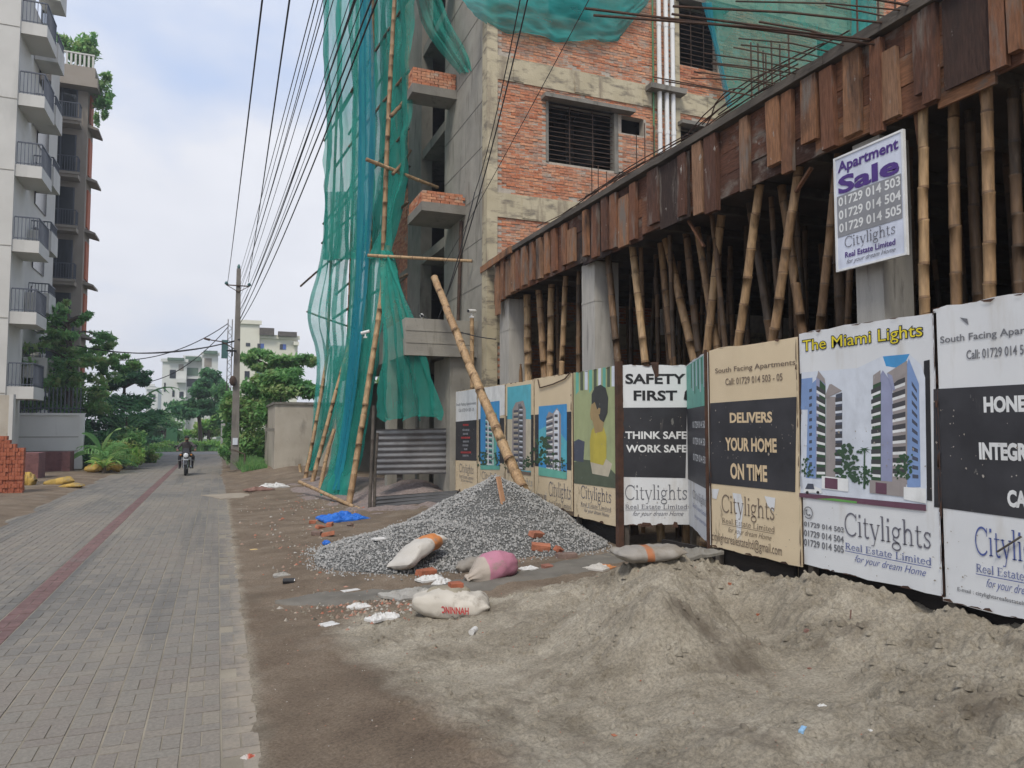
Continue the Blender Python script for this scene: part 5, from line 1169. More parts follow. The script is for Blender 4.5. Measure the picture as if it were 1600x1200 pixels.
net('left strip of teal net bulging out over the lane and tied at its foot', [NR(300, (506, 545), (29.4, 27)), NR(400, (500, 545), (29.4, 27)), NR(490, (478, 542), (29.4, 27)), NR(560, (494, 540), (29.4, 27)), NR(650, (489, 528), (29.4, 27)), NR(690, (488, 512), (29.4, 28)), NR(735, (481, 490), (29.4, 28.8))], m_netp, .09, 5, 44, 12, 4)
net('thin fold of net tied round the second bamboo pole', [NR(540, (515, 545), (28.3, 27.3)), NR(610, (506, 531), (28.3, 27.3)), NR(672, (500, 518), (28.3, 27.6))], m_net, .06, 4, 30, 12, 14, .2)
net('middle strip of teal net gathered and sweeping down to the ground', [NR(395, (548, 606), (24, 20.4)), NR(480, (546, 600), (24, 20.3)), NR(560, (538, 588), (23.6, 20.2)), NR(650, (528, 575), (23, 20.1)), NR(720, (520, 562), (22.2, 20.1)), NR(765, (508, 550), (21.5, 19.9)), NR(790, (511, 545), (21.2, 19.8))], m_net, .12, 5, 56, 12, 5, .15)
net('triangular teal net hung from the cross pole over the gate', [NR(392, (603, 609), (19.9, 19.6)), NR(450, (598, 627), (19, 18.6)), NR(520, (597, 652), (18.2, 17.8)), NR(590, (594, 676), (18, 17.7)), NR(640, (590, 690), (18, 17.7)), NR(654, (594, 690), (18, 17.7))], m_net, .08, 4, 44, 12, 6, .35)
WN = WY - .12
net('swag of teal net draped across the top of the brick wall', [[pY(*p, WN) for p in ((680, -40), (760, -30), (860, -25), (960, -30), (1015, -30))], [pY(*p, WN - .1) for p in ((720, 0), (790, 14), (870, 22), (960, 24), (1012, -10))], [pY(*p, WN) for p in ((748, 28), (800, 52), (870, 64), (945, 66), (968, 62), (1013, 2))]], m_netc, .09, 3, 60, 14, 7, nrm=(0, 1, 0))
net('torn corner of net hanging slantwise beside the upper brick balcony', [NR(-50, (640, 672), (20.5, 20)), NR(30, (656, 700), (20.3, 19.2)), NR(70, (678, 722), (20, 18.6)), NR(115, (716, 741), (19, 18.2))], m_net, .08, 3, 30, 10, 8)
net('thin pale net stretched over the brickwork above the right half of the deck', [[pY(*p, WN - .35) for p in ((1094, -60), (1240, -60), (1386, -60))], [pY(*p, WN - .35) for p in ((1106, 20), (1240, 30), (1380, 20))], [pY(*p, WN - .35) for p in ((1122, 90), (1240, 100), (1376, 100))], [pY(*p, WN - .35) for p in ((1144, 190), (1250, 200), (1372, 200))]], m_netp, .05, 5, 60, 8, 9, nrm=(0, 1, 0))
net('dark folded edge of net falling beside the upper right window', [[pY(*p, WN - .42) for p in ((1096, 4), (1112, 4))], [pY(*p, WN - .42) for p in ((1112, 60), (1120, 60))], [pY(*p, WN - .42) for p in ((1136, 168), (1144, 166))]], m_netb, .02, 2, 10, 10, 10, nrm=(0, 1, 0))
net('bright fold of teal net hanging at the far right above the deck', [[pY(*p, WN - .5) for p in ((1330, -50), (1368, -50))], [pY(*p, WN - .5) for p in ((1330, 60), (1366, 60))], [pY(*p, WN - .5) for p in ((1330, 130), (1362, 120))]], m_netc, .06, 3, 20, 10, 11, nrm=(0, 1, 0))

# corrugated sheets closing the gap
m_corr = pm('galvanised_sheet', [(.14, .14, .145), (.25, .25, .255)], 1.5, .5, .1, 8, metal=.55, stains=[((.11, .10, .095), 1.2, (1, 1, 2), .52, .2), ((.33, .32, .31), 3, (.3, 1, 3), .62, .12)])
def corr(label, pts, mat, waves=8, amp=.018):
    """pts: lower-left, lower-right, upper-right, upper-left world points"""
    a, b, c, d = [np.array(tuple(p)) for p in pts]; nu, nv = 16, waves * 6 + 1; u, v = np.meshgrid(np.linspace(0, 1, nu), np.linspace(0, 1, nv), indexing='ij')
    P_ = (a * (1 - u[..., None]) + b * u[..., None]) * (1 - v[..., None]) + (d * (1 - u[..., None]) + c * u[..., None]) * v[..., None]
    n_ = np.cross(b - a, d - a); n_ = n_ / np.linalg.norm(n_)
    P_ = P_ + n_ * (amp * np.sin(v * waves * 6.283) + .04 * fbm(u * 2.5, v * 2.5, 7, 3))[..., None]
    o = mk('corrugated_sheet', P_.reshape(-1, 3), grid_faces(nu, nv), mat, None, tuple(a), smooth=True); return tag(o, label, 'metal sheet', 'corrugated sheets at the site gate')
GY = 18.2
corr('large corrugated iron sheet closing the gap under the triangular net', [pY(588, 742, GY), pY(711, 740, GY), pY(711, 669, GY), pY(588, 671, GY)], m_corr, 8)
corr('lower crumpled corrugated sheet lying against the gravel heap', [pY(586, 800, 17.2), pY(700, 786, 16.6), pY(716, 766, 16.9), pY(586, 776, 17.3)], pm('dull_sheet', [(.05, .05, .052), (.11, .11, .112)], 1.5, .6, .1, 8, metal=.3), 4)
for (a, b, r, s, lab) in (((577, 808), (584, 634), .045, 61, 'grey weathered post left of the corrugated gate sheet'), ((585, 806), (590, 676), .04, 62, 'second shorter post against the corrugated gate sheet')):
    p = pY(a[0], a[1], 17.2); p.z -= .1; m = bamboo(p, pY(b[0], b[1], 17.5), r, r * .9, s, .03, .5, (.1, .25)); o = m.build('gate_post', m_edge, None, tuple(p), smooth=True); tag(o, lab, 'post', 'posts of the site gate')
# big loose pole leaning on the hoarding
a = pX(829, 792, 5.15); b = pX(679, 434, 4.95)
m = bamboo(a, b, .105, .088, 77, .06, .42, (.72, .9), n=12); o = m.build('leaning_pole', m_bam, None, tuple(a), smooth=True); tag(o, 'thick yellow bamboo pole leaning left across the tower pictures on the hoarding', 'bamboo pole')
# security cameras
m_plast = pm('white_plastic', [(.60, .60, .58), (.70, .70, .68)], 3, .4, 0)
def cctv(c, d, s, label):
    t = thing('security_camera', label, 'camera', tuple(c)); d = Vector(d).normalized(); c = Vector(c)
    mb = MB(); mb.tube([c - d * .16 * s, c - d * .15 * s, c + d * .14 * s, c + d * .15 * s], [.04 * s, .055 * s, .055 * s, .05 * s], 12); mb.build('camera_body', m_plast, t)
    mb = MB(); mb.tube([c + d * .152 * s, c + d * .17 * s], .042 * s, 12); mb.build('lens', m_wire, t)
    mb = MB(); mb.tube([c - Vector((0, 0, .05 * s)), c - Vector((0, 0, .16 * s))], .025 * s, 8); mb.box(c.x - .05 * s, c.x + .05 * s, c.y - .05 * s, c.y + .05 * s, c.z - .2 * s, c.z - .15 * s); mb.build('bracket', m_plast, t)
p = pY(738, 612, 17.3); q = pY(737, 497, 17.3); p.z = .2
m = bamboo(p, q, .06, .055, 80, .02, .38, (.7, .9)); o = m.build('camera_pole', m_bam, None, tuple(p), smooth=True); tag(o, 'upright bamboo pole carrying a white security camera beside the brick corner', 'pole')
cctv(pY(737, 486, 17.3), (-.8, -.5, -.1), 0.85, 'white security camera on top of a bamboo pole at the brick corner')
cctv(pY(571, 519, 20.0), (.9, -.4, .25), 0.8, 'white security camera lashed to the leaning orange scaffold pole')
cctv(pY(659, 493, 18.6), (-.2, -.9, -.2), .9, 'small white camera on the edge of the concrete canopy')

# ================================================================ plastered wall, utility poles, cables
m_plaster = pm('old_plaster', [(.36, .32, .26), (.47, .43, .36)], 1.2, .92, .3, 20, stains=[((.15, .135, .11), 1.3, (1, 1, .35), .55, .18), ((.23, .19, .15), 4, (1, 1, .5), .64, .1)])
c = pY(430, 628, 31.5); h = c.z
t = thing('boundary_wall', 'stained beige plastered wall with a coping behind the scaffold', 'wall', (c.x, 31.5, 0))
mb = MB(); mb.box(c.x, 5.4, 31.5, 31.72, -.2, h - .1); mb.box(c.x, c.x + .22, 31.72, 38, -.2, h - .1); mb.build('wall', m_plaster, t)
mb = MB(); mb.box(c.x - .06, 5.4, 31.43, 31.8, h - .1, h); mb.box(c.x - .06, c.x + .28, 31.8, 38, h - .1, h); mb.build('coping', m_conc_dk, t)
mb = MB(); q = pY(416, 671, 31.6); mb.box(q.x - .05, c.x, 31.55, 31.75, q.z - .08, q.z + .05); mb.build('spout', m_conc_dk, t)
PBX, PBY = 0.77, 36.9
m_pole = pm('pole_concrete', [(.15, .138, .122), (.22, .202, .18)], 2, .9, .3, 30, stains=[((.11, .10, .09), 2, (2, 2, .4), .55, .15)])
t = thing('utility_pole', 'tall square concrete utility pole on the right edge of the lane', 'utility pole', (PBX, PBY, 0))
ptop = pY(371, 420, PBY); mb = MB(); mb.hexa([(PBX - .19, PBY - .19, -.3), (PBX + .19, PBY - .19, -.3), (PBX + .19, PBY + .19, -.3), (PBX - .19, PBY + .19, -.3), (PBX - .095, PBY - .095, ptop.z), (PBX + .095, PBY - .095, ptop.z), (PBX + .095, PBY + .095, ptop.z), (PBX - .095, PBY + .095, ptop.z)]); mb.build('shaft', m_pole, t)
arm = pY(356, 446, PBY); mb = MB(); z = arm.z; mb.bar((PBX - .55, PBY - .13, z), (PBX + .5, PBY - .13, z), .05, .05); mb.bar((PBX - .5, PBY - .13, z - .02), (PBX, PBY - .13, z - .3), .03, .03); mb.bar((PBX + .45, PBY - .13, z - .02), (PBX, PBY - .13, z - .3), .03, .03); mb.build('crossarm', m_iron, t)
m_insul = pm('insulator_teal', [(.05, .12, .12), (.07, .16, .15)], 3, .4, 0)
for x in (-.53, .48): mb = MB(); mb.tube([(PBX + x, PBY - .13, z + .02), (PBX + x, PBY - .13, z + .08), (PBX + x, PBY - .13, z + .16)], [.07, .09, .04], 10); mb.build('insulator', m_insul, t)
mb = MB(); mb.tube([(PBX, PBY, ptop.z), (PBX, PBY, ptop.z + .1), (PBX, PBY, ptop.z + .22)], [.05, .08, .03], 8); mb.build('insulator', m_insul, t)
lp = pY(328, 531, PBY - .2); lq = pY(366, 545, PBY - .2); mb = MB(); mb.tube([lq, lq.lerp(lp, .5) + Vector((0, 0, .12)), lp], .025, 6); mb.tube([lp, lp + Vector((-.25, 0, .05))], [.06, .04], 8); mb.build('lamp_arm', m_iron, t)
mb = MB(); cc = pY(362, 548, PBY - .25); mb.torus(cc, .2, .035, 'y' if False else 'z', 16, 6); mb.torus(cc + Vector((0.02, -.02, -.06)), .18, .04, 'x', 16, 6); mb.build('cable_coil', m_wire, t)
mb = MB(); cc = pY(364, 595, PBY - .25); mb.ball(cc, .16, .14, .24, 10, 7); mb.build('junction_box', m_iron, t)
mb = MB(); cc = pY(367, 690, PBY - .22); mb.box(cc.x - .1, cc.x + .12, cc.y - .012, cc.y, cc.z - .15, cc.z + .17); mb.build('notice', k_cloud, t)
# far lattice pole
a = pY(356, 668, 52); t = thing('lattice_pole', 'thin steel lattice pole far behind the concrete pole', 'utility pole', (a.x, 52, 0)); zt_ = pY(356, 499, 52).z; mb = MB()
for sx in (-.13, .13):
    for sy in (-.13, .13): mb.bar((a.x + sx, 52 + sy, -.1), (a.x + sx, 52 + sy, zt_), .05, .05, up=(1, 0, 0))
for kz in np.arange(.3, zt_ - .4, .5): mb.bar((a.x - .13, 51.87, kz), (a.x + .13, 51.87, kz + .25), .03, .03); mb.bar((a.x + .13, 51.87, kz + .25), (a.x - .13, 51.87, kz + .5), .03, .03)
mb.build('lattice', m_edge, t); mb = MB(); mb.box(a.x - .5, a.x - .1, 51.8, 52.1, zt_ - 2.6, zt_ - 1.4); mb.build('transformer', m_insul, t)

def cable(p, q, sag, r, label, group=None, n=24):
    p, q = Vector(p), Vector(q); L_ = (q - p).length
    pts = [p.lerp(q, k / n) - Vector((0, 0, sag * 4 * (k / n) * (1 - k / n))) for k in range(n + 1)]
    mb = MB(); mb.tube(pts, r, 5); o = mb.build('cable', m_wire, None, tuple(p), smooth=True); return tag(o, label, 'cable', group)
pr = lambda y: pY(375, y, PBY - .15)
wl = 'one of the thin black cables fanning from the concrete pole up over the lane'
for k, (x, y) in enumerate(((492, 440), (498, 452), (505, 462), (511, 470), (521, 480), (546, 492), (556, 506), (566, 515))):
    cable(pr(y - 15), pY(x + (x - 375) * .12, -60, 7.5 + .8 * (k % 3)), .15 + .1 * (k % 3), .007, wl, 'cables fanning over the lane')
cable(pY(356, 440, PBY - .13), pY(417, -60, 8), .1, .012, 'single thin wire running up from the left end of the pole crossarm')
cable(pY(388, 441, PBY - .13), pY(461, -60, 8), .1, .012, 'single thin wire running up from the right end of the pole crossarm')
for k, (x, y, s) in enumerate(((592, 498, .25), (600, 505, .5), (562, 485, .4))):
    cable(pr(y), pY(x + 12, -60, 9.5), s, .015, 'thick black cable before the teal net, strand nearest the %s' % ('lane', 'building', 'sky')[k], 'thick cables before the net')
cable(pY(357, 505, 52), pY(150, 560, 52), .9, .03, 'drooping cable from the far lattice pole to the trees on the left'); cable(pr(530), pY(120, 540, 40), .5, .03, 'nearly level cable from the concrete pole into the left trees')
cable(pY(357, 510, 52), pY(200, 598, 58), 1.1, .028, 'second drooping cable dipping lowest towards the left trees'); cable(pr(532), pY(150, 548, 44), .3, .014, 'faint thin wire above the far white houses')
cable(pY(838, -60, 9), pY(690, 480, 18.4), .5, .012, 'black cable dropping in front of the brick corner to the canopy'); cable(pY(824, -60, 9), pY(742, 300, 16.8), .3, .010, 'black cable dropping to the brick corner, left of its neighbour')
cable(pY(742, 300, 16.8), pY(668, 540, 18.2), .3, .014, 'loose black cable sagging across the grey shear wall'); cable(pY(952, -60, 9), pY(690, 420, 18), .05, .007, 'thin straight stay wire slanting across the brick wall')
cable(pY(608, 410, 20), pY(652, 505, 18.9), .05, .018, 'black tie rope from the cross pole to the canopy'); cable(pY(655, 490, 18.5), pY(775, 530, 16.6), .12, .014, 'thin black wire strung along the canopy edge to the far column')

# ================================================================ left side of the lane
m_wht = pm('white_facade', [(.47, .46, .43), (.55, .54, .505)], .7, .85, .1, 20, stains=[((.38, .375, .35), .8, (1, 1, .25), .58, .2)])
m_whtw = pm('white_paint', [(.72, .71, .68), (.80, .79, .76)], .7, .85, .1, 20, stains=[((.45, .43, .39), 1.2, (1, 1, .3), .62, .16)])
m_tau = pm('taupe_facade', [(.23, .20, .165), (.30, .265, .225)], .7, .85, .15, 20, stains=[((.17, .155, .14), .9, (1, 1, .3), .58, .2)])
m_glass = pm('window_glass', [(.015, .02, .026), (.03, .037, .045)], .8, .12, 0, spec=.6)
m_rail = pm('rail_grey_blue', [(.06, .07, .09), (.09, .10, .125)], 3, .5, 0)
m_oran = pm('orange_panel', [(.33, .095, .045), (.40, .125, .06)], 1.5, .8, .1)
b1 = thing('apartment_building', 'white apartment block at the left edge with railed balconies towards the lane', 'building', (-9.5, 38, 0))
xw = pY(22, 280, 35).x
mb = MB(); mb.box(-16, xw, 35, 37.4, 0, 22); mb.box(-16, xw - .55, 37.4, 46, 0, 22); mb.build('wall', m_wht, b1)
zs_ = [pY(60, y, 35).z for y in (507, 395, 278, 167)]; zs_.append(zs_[3] + 3.05); zs_.insert(0, zs_[0] - 3.05); zs_.append(zs_[-1] + 3.05)
def railing(mb, x0, x1, y0, y1, z, h, step=.11):
    mb.bar((x0, y0, z + h), (x1, y0, z + h), .05, .05); mb.bar((x1, y0, z + h), (x1, y1, z + h), .05, .05); mb.bar((x0, y0, z + .08), (x1, y0, z + .08), .03, .03); mb.bar((x1, y0, z + .08), (x1, y1, z + .08), .03, .03)
    for x in np.arange(x0, x1 + .01, step * 1.2): mb.box(x - .012, x + .012, y0 - .012, y0 + .012, z, z + h)
    for y in np.arange(y0, y1 + .01, step * 1.2): mb.box(x1 - .012, x1 + .012, y - .012, y + .012, z, z + h)
for i, z in enumerate(zs_):
    mb = MB(); mb.box(xw, -7.0, 35.05, 37.0, z, z + .5); s_ = mb.build('balcony', m_wht, b1, (-7.5, 36.5, z))
    mb = MB(); railing(mb, xw + .05, -7.04, 35.1, 36.95, z + .5, .95); mb.build('railing', m_rail, s_)
    mb = MB(); mb.box(xw - .545, xw - .50, 37.7, 39.3, z + .55, z + 2.6); mb.build('window', m_glass, b1)
    mb = MB(); mb.box(xw - .54, xw - .49, 41.2, 43.6, z + .55, z + 2.6); mb.build('window', m_glass, b1)
    z2 = z + 1.15
    mb = MB(); mb.box(xw - .5, -7.5, 40.0, 41.5, z2, z2 + .14); mb.box(xw - .5, -7.5, 40.0, 40.12, z2 + .14, z2 + .95); mb.box(-7.62, -7.5, 40.12, 41.5, z2 + .14, z2 + .95); s_ = mb.build('balcony', m_wht, b1, (-7.3, 42, z2))
    mb = MB(); railing(mb, xw - .4, -7.55, 40.06, 41.45, z2 + .95, .45); mb.build('railing', m_rail, s_)
mb = MB()
for i, z in enumerate(zs_): mb.box(-16, xw - .02, 34.985, 35.0, z + .2, z + .23)
mb.build('plaster_joint', m_conc, b1)
mb = MB(); mb.box(-6.9, -6.6, 43.8, 44.1, 0, 3) ; mb.build('post', m_conc, b1)
b2 = thing('apartment_building', 'taupe apartment block with orange panels and a planted roof terrace', 'building', (-9, 51, 0))
YB = 48.0; xr = pY(133, 300, YB).x; xl = -14.0; zr = pY(133, 128, YB).z; zp = pY(92, 98, YB).z
mb = MB(); mb.box(xl, xr, YB, YB + 2.0, 0, zr); mb.box(xl, xr - 2.4, YB + 2.0, YB + 12, 0, zr - .6); mb.build('wall', m_tau, b2)
fl = [pY(100, y, YB).z for y in (445, 362, 279, 196)]; fh = fl[1] - fl[0]; fl = [fl[0] - 2 * fh, fl[0] - fh] + fl
mb = MB(); mb.box(xl - .1, xr + .55, YB - .75, YB + 2.3, zr - .55, zr - .02); mb.build('roof_slab', m_tau, b2)
mb = MB(); mb.box(xl, xr + .4, YB - .6, YB - .45, zr - .02, zp - .25); mb.box(xr + .25, xr + .4, YB - .45, YB + 2.2, zr - .02, zp - .25); mb.build('parapet', m_tau, b2)
mb = MB()
for x in np.arange(-9.4, xr + .35, .22): mb.box(x, x + .1, YB - .58, YB - .48, zp - .25, zp + .45)
mb.box(-9.4, xr + .35, YB - .6, YB - .46, zp + .45, zp + .53); mb.build('terrace_railing', m_wht, b2)
for z in fl:
    mb = MB(); mb.box(-9.6, xr - .55, YB - .03, YB + .02, z + .25, z + fh - .45); w_ = mb.build('window', m_glass, b2)
    mb = MB()
    for x in (-9.6, -8.75, -8.0): mb.box(x, x + .07, YB - .06, YB - .03, z + .25, z + fh - .45)
    mb.build('window_frame', m_rail, w_)
    mb = MB(); mb.box(-9.9, xr - .25, YB - .85, YB - .0, z - .12, z + .12); mb.box(-9.9, xr - .18, YB - .92, YB - .85, z + .05, z + .2); s_ = mb.build('balcony', m_tau, b2, (-9, YB - .5, z))
    mb = MB(); railing(mb, -9.8, xr - .3, YB - .8, YB - .1, z + .2, .9); mb.build('railing', m_rail, s_)
    mb = MB(); mb.box(xr - .0, xr + .08, YB + .5, YB + 1.5, z + .5, z + fh - .35); mb.build('facade_panel', m_oran, b2)
    mb = MB(); mb.hexa([(xr, YB + .2, z + .15), (xr + .55, YB + .2, z + .02), (xr + .55, YB + 1.9, z + .02), (xr, YB + 1.9, z + .15), (xr, YB + .2, z + .35), (xr + .55, YB + .2, z + .14), (xr + .55, YB + 1.9, z + .14), (xr, YB + 1.9, z + .35)]); mb.build('sun_shade', m_tau, b2)
# boundary wall with picket railing
wy = 39.5; a = pY(20, 645, wy); b = pY(130, 645, wy)
t = thing('boundary_wall', 'white panelled boundary wall topped by a dark picket railing', 'wall', (b.x, wy, 0))
mb = MB(); mb.box(a.x - 6, b.x - .15, wy, wy + .2, 0, a.z - .12); mb.box(b.x - .15, b.x + .05, wy - .06, wy + .26, 0, a.z + .0); mb.build('wall', m_whtw, t)
mb = MB(); mb.box(a.x - 6, b.x - .16, wy - .06, wy + .26, a.z - .11, a.z); mb.build('coping', m_whtw, t)
mb = MB()
for zz in (.9, 1.55): mb.box(a.x - 6, b.x - .16, wy - .012, wy, zz, zz + .03)
mb.build('panel_joint', m_conc, t)
mb = MB(); zt_ = pY(100, 606, wy).z
for x in np.arange(a.x - 6, b.x, .16): mb.box(x, x + .05, wy + .08, wy + .12, a.z, zt_ + .02)
mb.box(a.x - 6, b.x, wy + .06, wy + .14, a.z + .2, a.z + .25); mb.build('picket_railing', m_rail, t)
t = thing('boundary_wall', 'plain beige wall stub with a white end behind the brick stack', 'wall', (-7.6, 28, 0)); a = pY(22, 616, 28.5)
mb = MB(); mb.box(-14, a.x - .12, 28.5, 28.7, 0, a.z - .03); mb.build('wall', m_plaster, t); mb = MB(); mb.box(a.x - .12, a.x, 28.44, 28.76, 0, a.z); mb.build('end_post', m_wht, t)
# dark ground floor and gate behind the picket railing
# low purple brick planters
m_plum = pm('plum_tile', [(.16, .075, .075), (.22, .105, .10)], 4, .85, .3, 30, stains=[((.10, .05, .05), 6, (1, 1, 3), .56, .1)])
t = thing('planter', 'low plum-coloured brick planter at the foot of the white wall', 'planter', (-6.5, 36, 0))
mb = MB(); p = pZ(128, 733, 0); q = pZ(92, 742, 0); mb.box(q.x - .1, b.x - .1, 37.2, 38.2, 0, pY(110, 706, 37.2).z); mb.build('end_block', m_plum, t)
mb = MB(); mb.box(-8.6, q.x - .12, 37.5, 38.2, 0, pY(80, 706, 37.5).z); mb.build('front_wall', m_plum, t); mb = MB(); r = pZ(40, 748, 0); mb.box(r.x - .2, r.x + .75, 32.2, 33.4, 0, pY(45, 708, 32.2).z); mb.build('end_block', m_plum, t)
t['label'] = 'low plum-coloured brick planter in sections before the white wall'
# brick stack: every brick an object
bm_ = MB(); bm_.box(-.034, .034, 0, .24, 0, .112); bme = None
sx1 = pY(37, 720, 25.6).x; topz = pY(20, 676, 25.6).z; k = 0
nrow = int(topz / .117)
tones = [pm('stack_brick', [(.30, .085, .045), (.40, .13, .07), (.36, .105, .055)], 9, .9, .4, 50, orand=True, var=.35, stains=[((.42, .28, .2), 5, (1, 1, 1), .64, .08)])]
proto = None
for r_i in range(nrow):
    for c_i in range(15):
        if r_i > nrow - 4 and c_i < (r_i - nrow + 4) * 2 + RN.randint(0, 1): continue
        x = sx1 - .04 - c_i * .073 + RN.uniform(-.006, .006); y = 25.6 + RN.uniform(-.02, .02) + .01 * (r_i % 2); z = r_i * .117
        if proto is None: proto = bm_.build('brick', tones[0], None, None); o = proto
        else: o = proto.copy(); COL.objects.link(o)
        o.location = (x, y, z); tag(o, 'one of the upright red bricks packed in the tall stack at the left edge', 'brick', 'bricks in the tall stack')
# ================================================================ vegetation
def leafmat(name, cols): return pm(name, cols, 6, .6, 0, attr=True, var=.25, transl=.5, spec=.25)
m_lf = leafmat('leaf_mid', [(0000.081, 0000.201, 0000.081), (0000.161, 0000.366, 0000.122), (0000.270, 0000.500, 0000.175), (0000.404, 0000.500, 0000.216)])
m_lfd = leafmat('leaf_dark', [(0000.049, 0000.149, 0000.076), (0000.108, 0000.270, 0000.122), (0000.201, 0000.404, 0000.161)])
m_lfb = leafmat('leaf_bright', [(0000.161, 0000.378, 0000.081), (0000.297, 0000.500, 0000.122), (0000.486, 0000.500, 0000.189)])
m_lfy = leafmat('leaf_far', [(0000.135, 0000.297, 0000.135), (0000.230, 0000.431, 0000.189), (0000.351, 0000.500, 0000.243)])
m_bark = pm('bark', [(.06, .045, .035), (.13, .10, .075)], 6, .95, .6, 25, stretch=(1, 1, .3))
def leafcloud(clumps, seed, up=.55):
    """clumps: (cx,cy,cz, rx,ry,rz, count, leaf size, tone)"""
    rs = np.random.RandomState(seed); VV = []; TT = []
    for (cx, cy, cz, rx, ry, rz, n, s, tone) in clumps:
        d = rs.normal(size=(n, 3)); d /= np.linalg.norm(d, axis=1)[:, None]; rr_ = rs.uniform(.25, 1, n) ** .5
        nc = max(3, n // 40); tw = rs.normal(size=(nc, 3)) * .45                   # sprays inside the clump
        d = d * rr_[:, None] * .8 + tw[rs.randint(0, nc, n)] * .85
        P_ = np.array([cx, cy, cz]) + d * np.array([rx, ry, rz])
        a = rs.uniform(0, 6.283, n); tilt = rs.normal(size=n) * (1 - up) * 1.3
        e1 = np.stack([np.cos(a) * np.cos(tilt), np.sin(a) * np.cos(tilt), np.sin(tilt) - .25], -1)
        e2 = np.stack([-np.sin(a), np.cos(a), rs.normal(size=n) * .5], -1)
        sz = s * rs.uniform(.6, 1.3, n)[:, None]
        q = np.stack([P_ - e1 * sz, P_ + e2 * sz * .42, P_ + e1 * sz, P_ - e2 * sz * .42], 1)
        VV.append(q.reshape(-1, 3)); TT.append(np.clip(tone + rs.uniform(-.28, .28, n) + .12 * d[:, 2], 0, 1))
    V = np.concatenate(VV); n = len(V) // 4
    return V, np.arange(n * 4).reshape(n, 4), np.concatenate(TT)
def tree(name, label, cat, base, trunk, clumps, mat, seed, rt=.14, limbs=True, group=None, up=.55):
    base = Vector(base); t = thing(name, label, cat, tuple(base), group)
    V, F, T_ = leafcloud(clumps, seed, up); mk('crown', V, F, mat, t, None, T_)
    mb = MB(); top = Vector(trunk)
    pts = [base + Vector((0, 0, -.2)), base.lerp(top, .35) + Vector((RN.uniform(-.1, .1), 0, 0)), base.lerp(top, .7) + Vector((RN.uniform(-.15, .15), 0, 0)), top]
    mb.tube(pts, [rt * 1.2, rt, rt * .75, rt * .4], 8)
    if limbs:
        for c in clumps[:26]:
            q = Vector(c[:3]); f = min(.95, max(.25, (q.z - base.z - .4 * max(.3, (q - top).length * .4)) / max(.5, top.z - base.z)))
            p = base.lerp(top, f); mb.tube([p, p.lerp(q, .5) + Vector((0, 0, .1 * (q - p).length)), q], [rt * .4, rt * .25, rt * .1], 5)
    mb.build('trunk', m_bark, t); return t
def pxc(px, py, Y, hw, hh, n, s, tone, depth=None):
    p = pY(px, py, Y); dd = (p - CP).dot(FW); return (p.x, p.y, p.z, hw * dd / FPX, depth or hw * dd / FPX * .9, hh * dd / FPX, n, s, tone)
# layered dark tree on the left
cl = []
for (x, y, hw, hh) in ((90, 492, 24, 8), (118, 500, 22, 6), (75, 515, 34, 8), (125, 522, 34, 7), (60, 538, 34, 10), (110, 545, 42, 9), (150, 532, 26, 6), (70, 565, 44, 11), (135, 562, 46, 8), (175, 572, 30, 6), (200, 569, 16, 5), (85, 590, 50, 11), (150, 592, 42, 9), (55, 600, 36, 13), (115, 612, 46, 11), (170, 612, 30, 9), (95, 632, 44, 12), (150, 635, 36, 12), (60, 628, 30, 14), (105, 480, 12, 6), (160, 545, 14, 4), (185, 560, 12, 4)):
    for k in range(5): cl.append(pxc(x + RN.uniform(-.9, .9) * hw, y + RN.uniform(-8, 8), 42 + RN.uniform(-1.8, 1.8), hw * RN.uniform(.3, .55), hh * RN.uniform(.6, 1.0), 120, .15, RN.uniform(.25, .95)))
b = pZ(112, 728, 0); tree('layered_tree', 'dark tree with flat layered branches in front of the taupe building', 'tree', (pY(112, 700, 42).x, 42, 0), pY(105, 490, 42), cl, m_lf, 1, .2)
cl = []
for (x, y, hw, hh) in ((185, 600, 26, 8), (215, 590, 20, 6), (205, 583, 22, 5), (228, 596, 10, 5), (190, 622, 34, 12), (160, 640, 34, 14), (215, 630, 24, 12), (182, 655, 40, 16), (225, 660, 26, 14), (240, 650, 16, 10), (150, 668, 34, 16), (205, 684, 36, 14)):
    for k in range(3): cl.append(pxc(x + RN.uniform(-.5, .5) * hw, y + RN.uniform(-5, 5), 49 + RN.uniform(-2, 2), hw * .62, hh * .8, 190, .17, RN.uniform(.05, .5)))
tree('drooping_tree', 'dark drooping tree just right of the layered tree', 'tree', (pY(190, 700, 49).x, 49, 0), pY(195, 600, 49), cl, m_lfd, 2, .16)
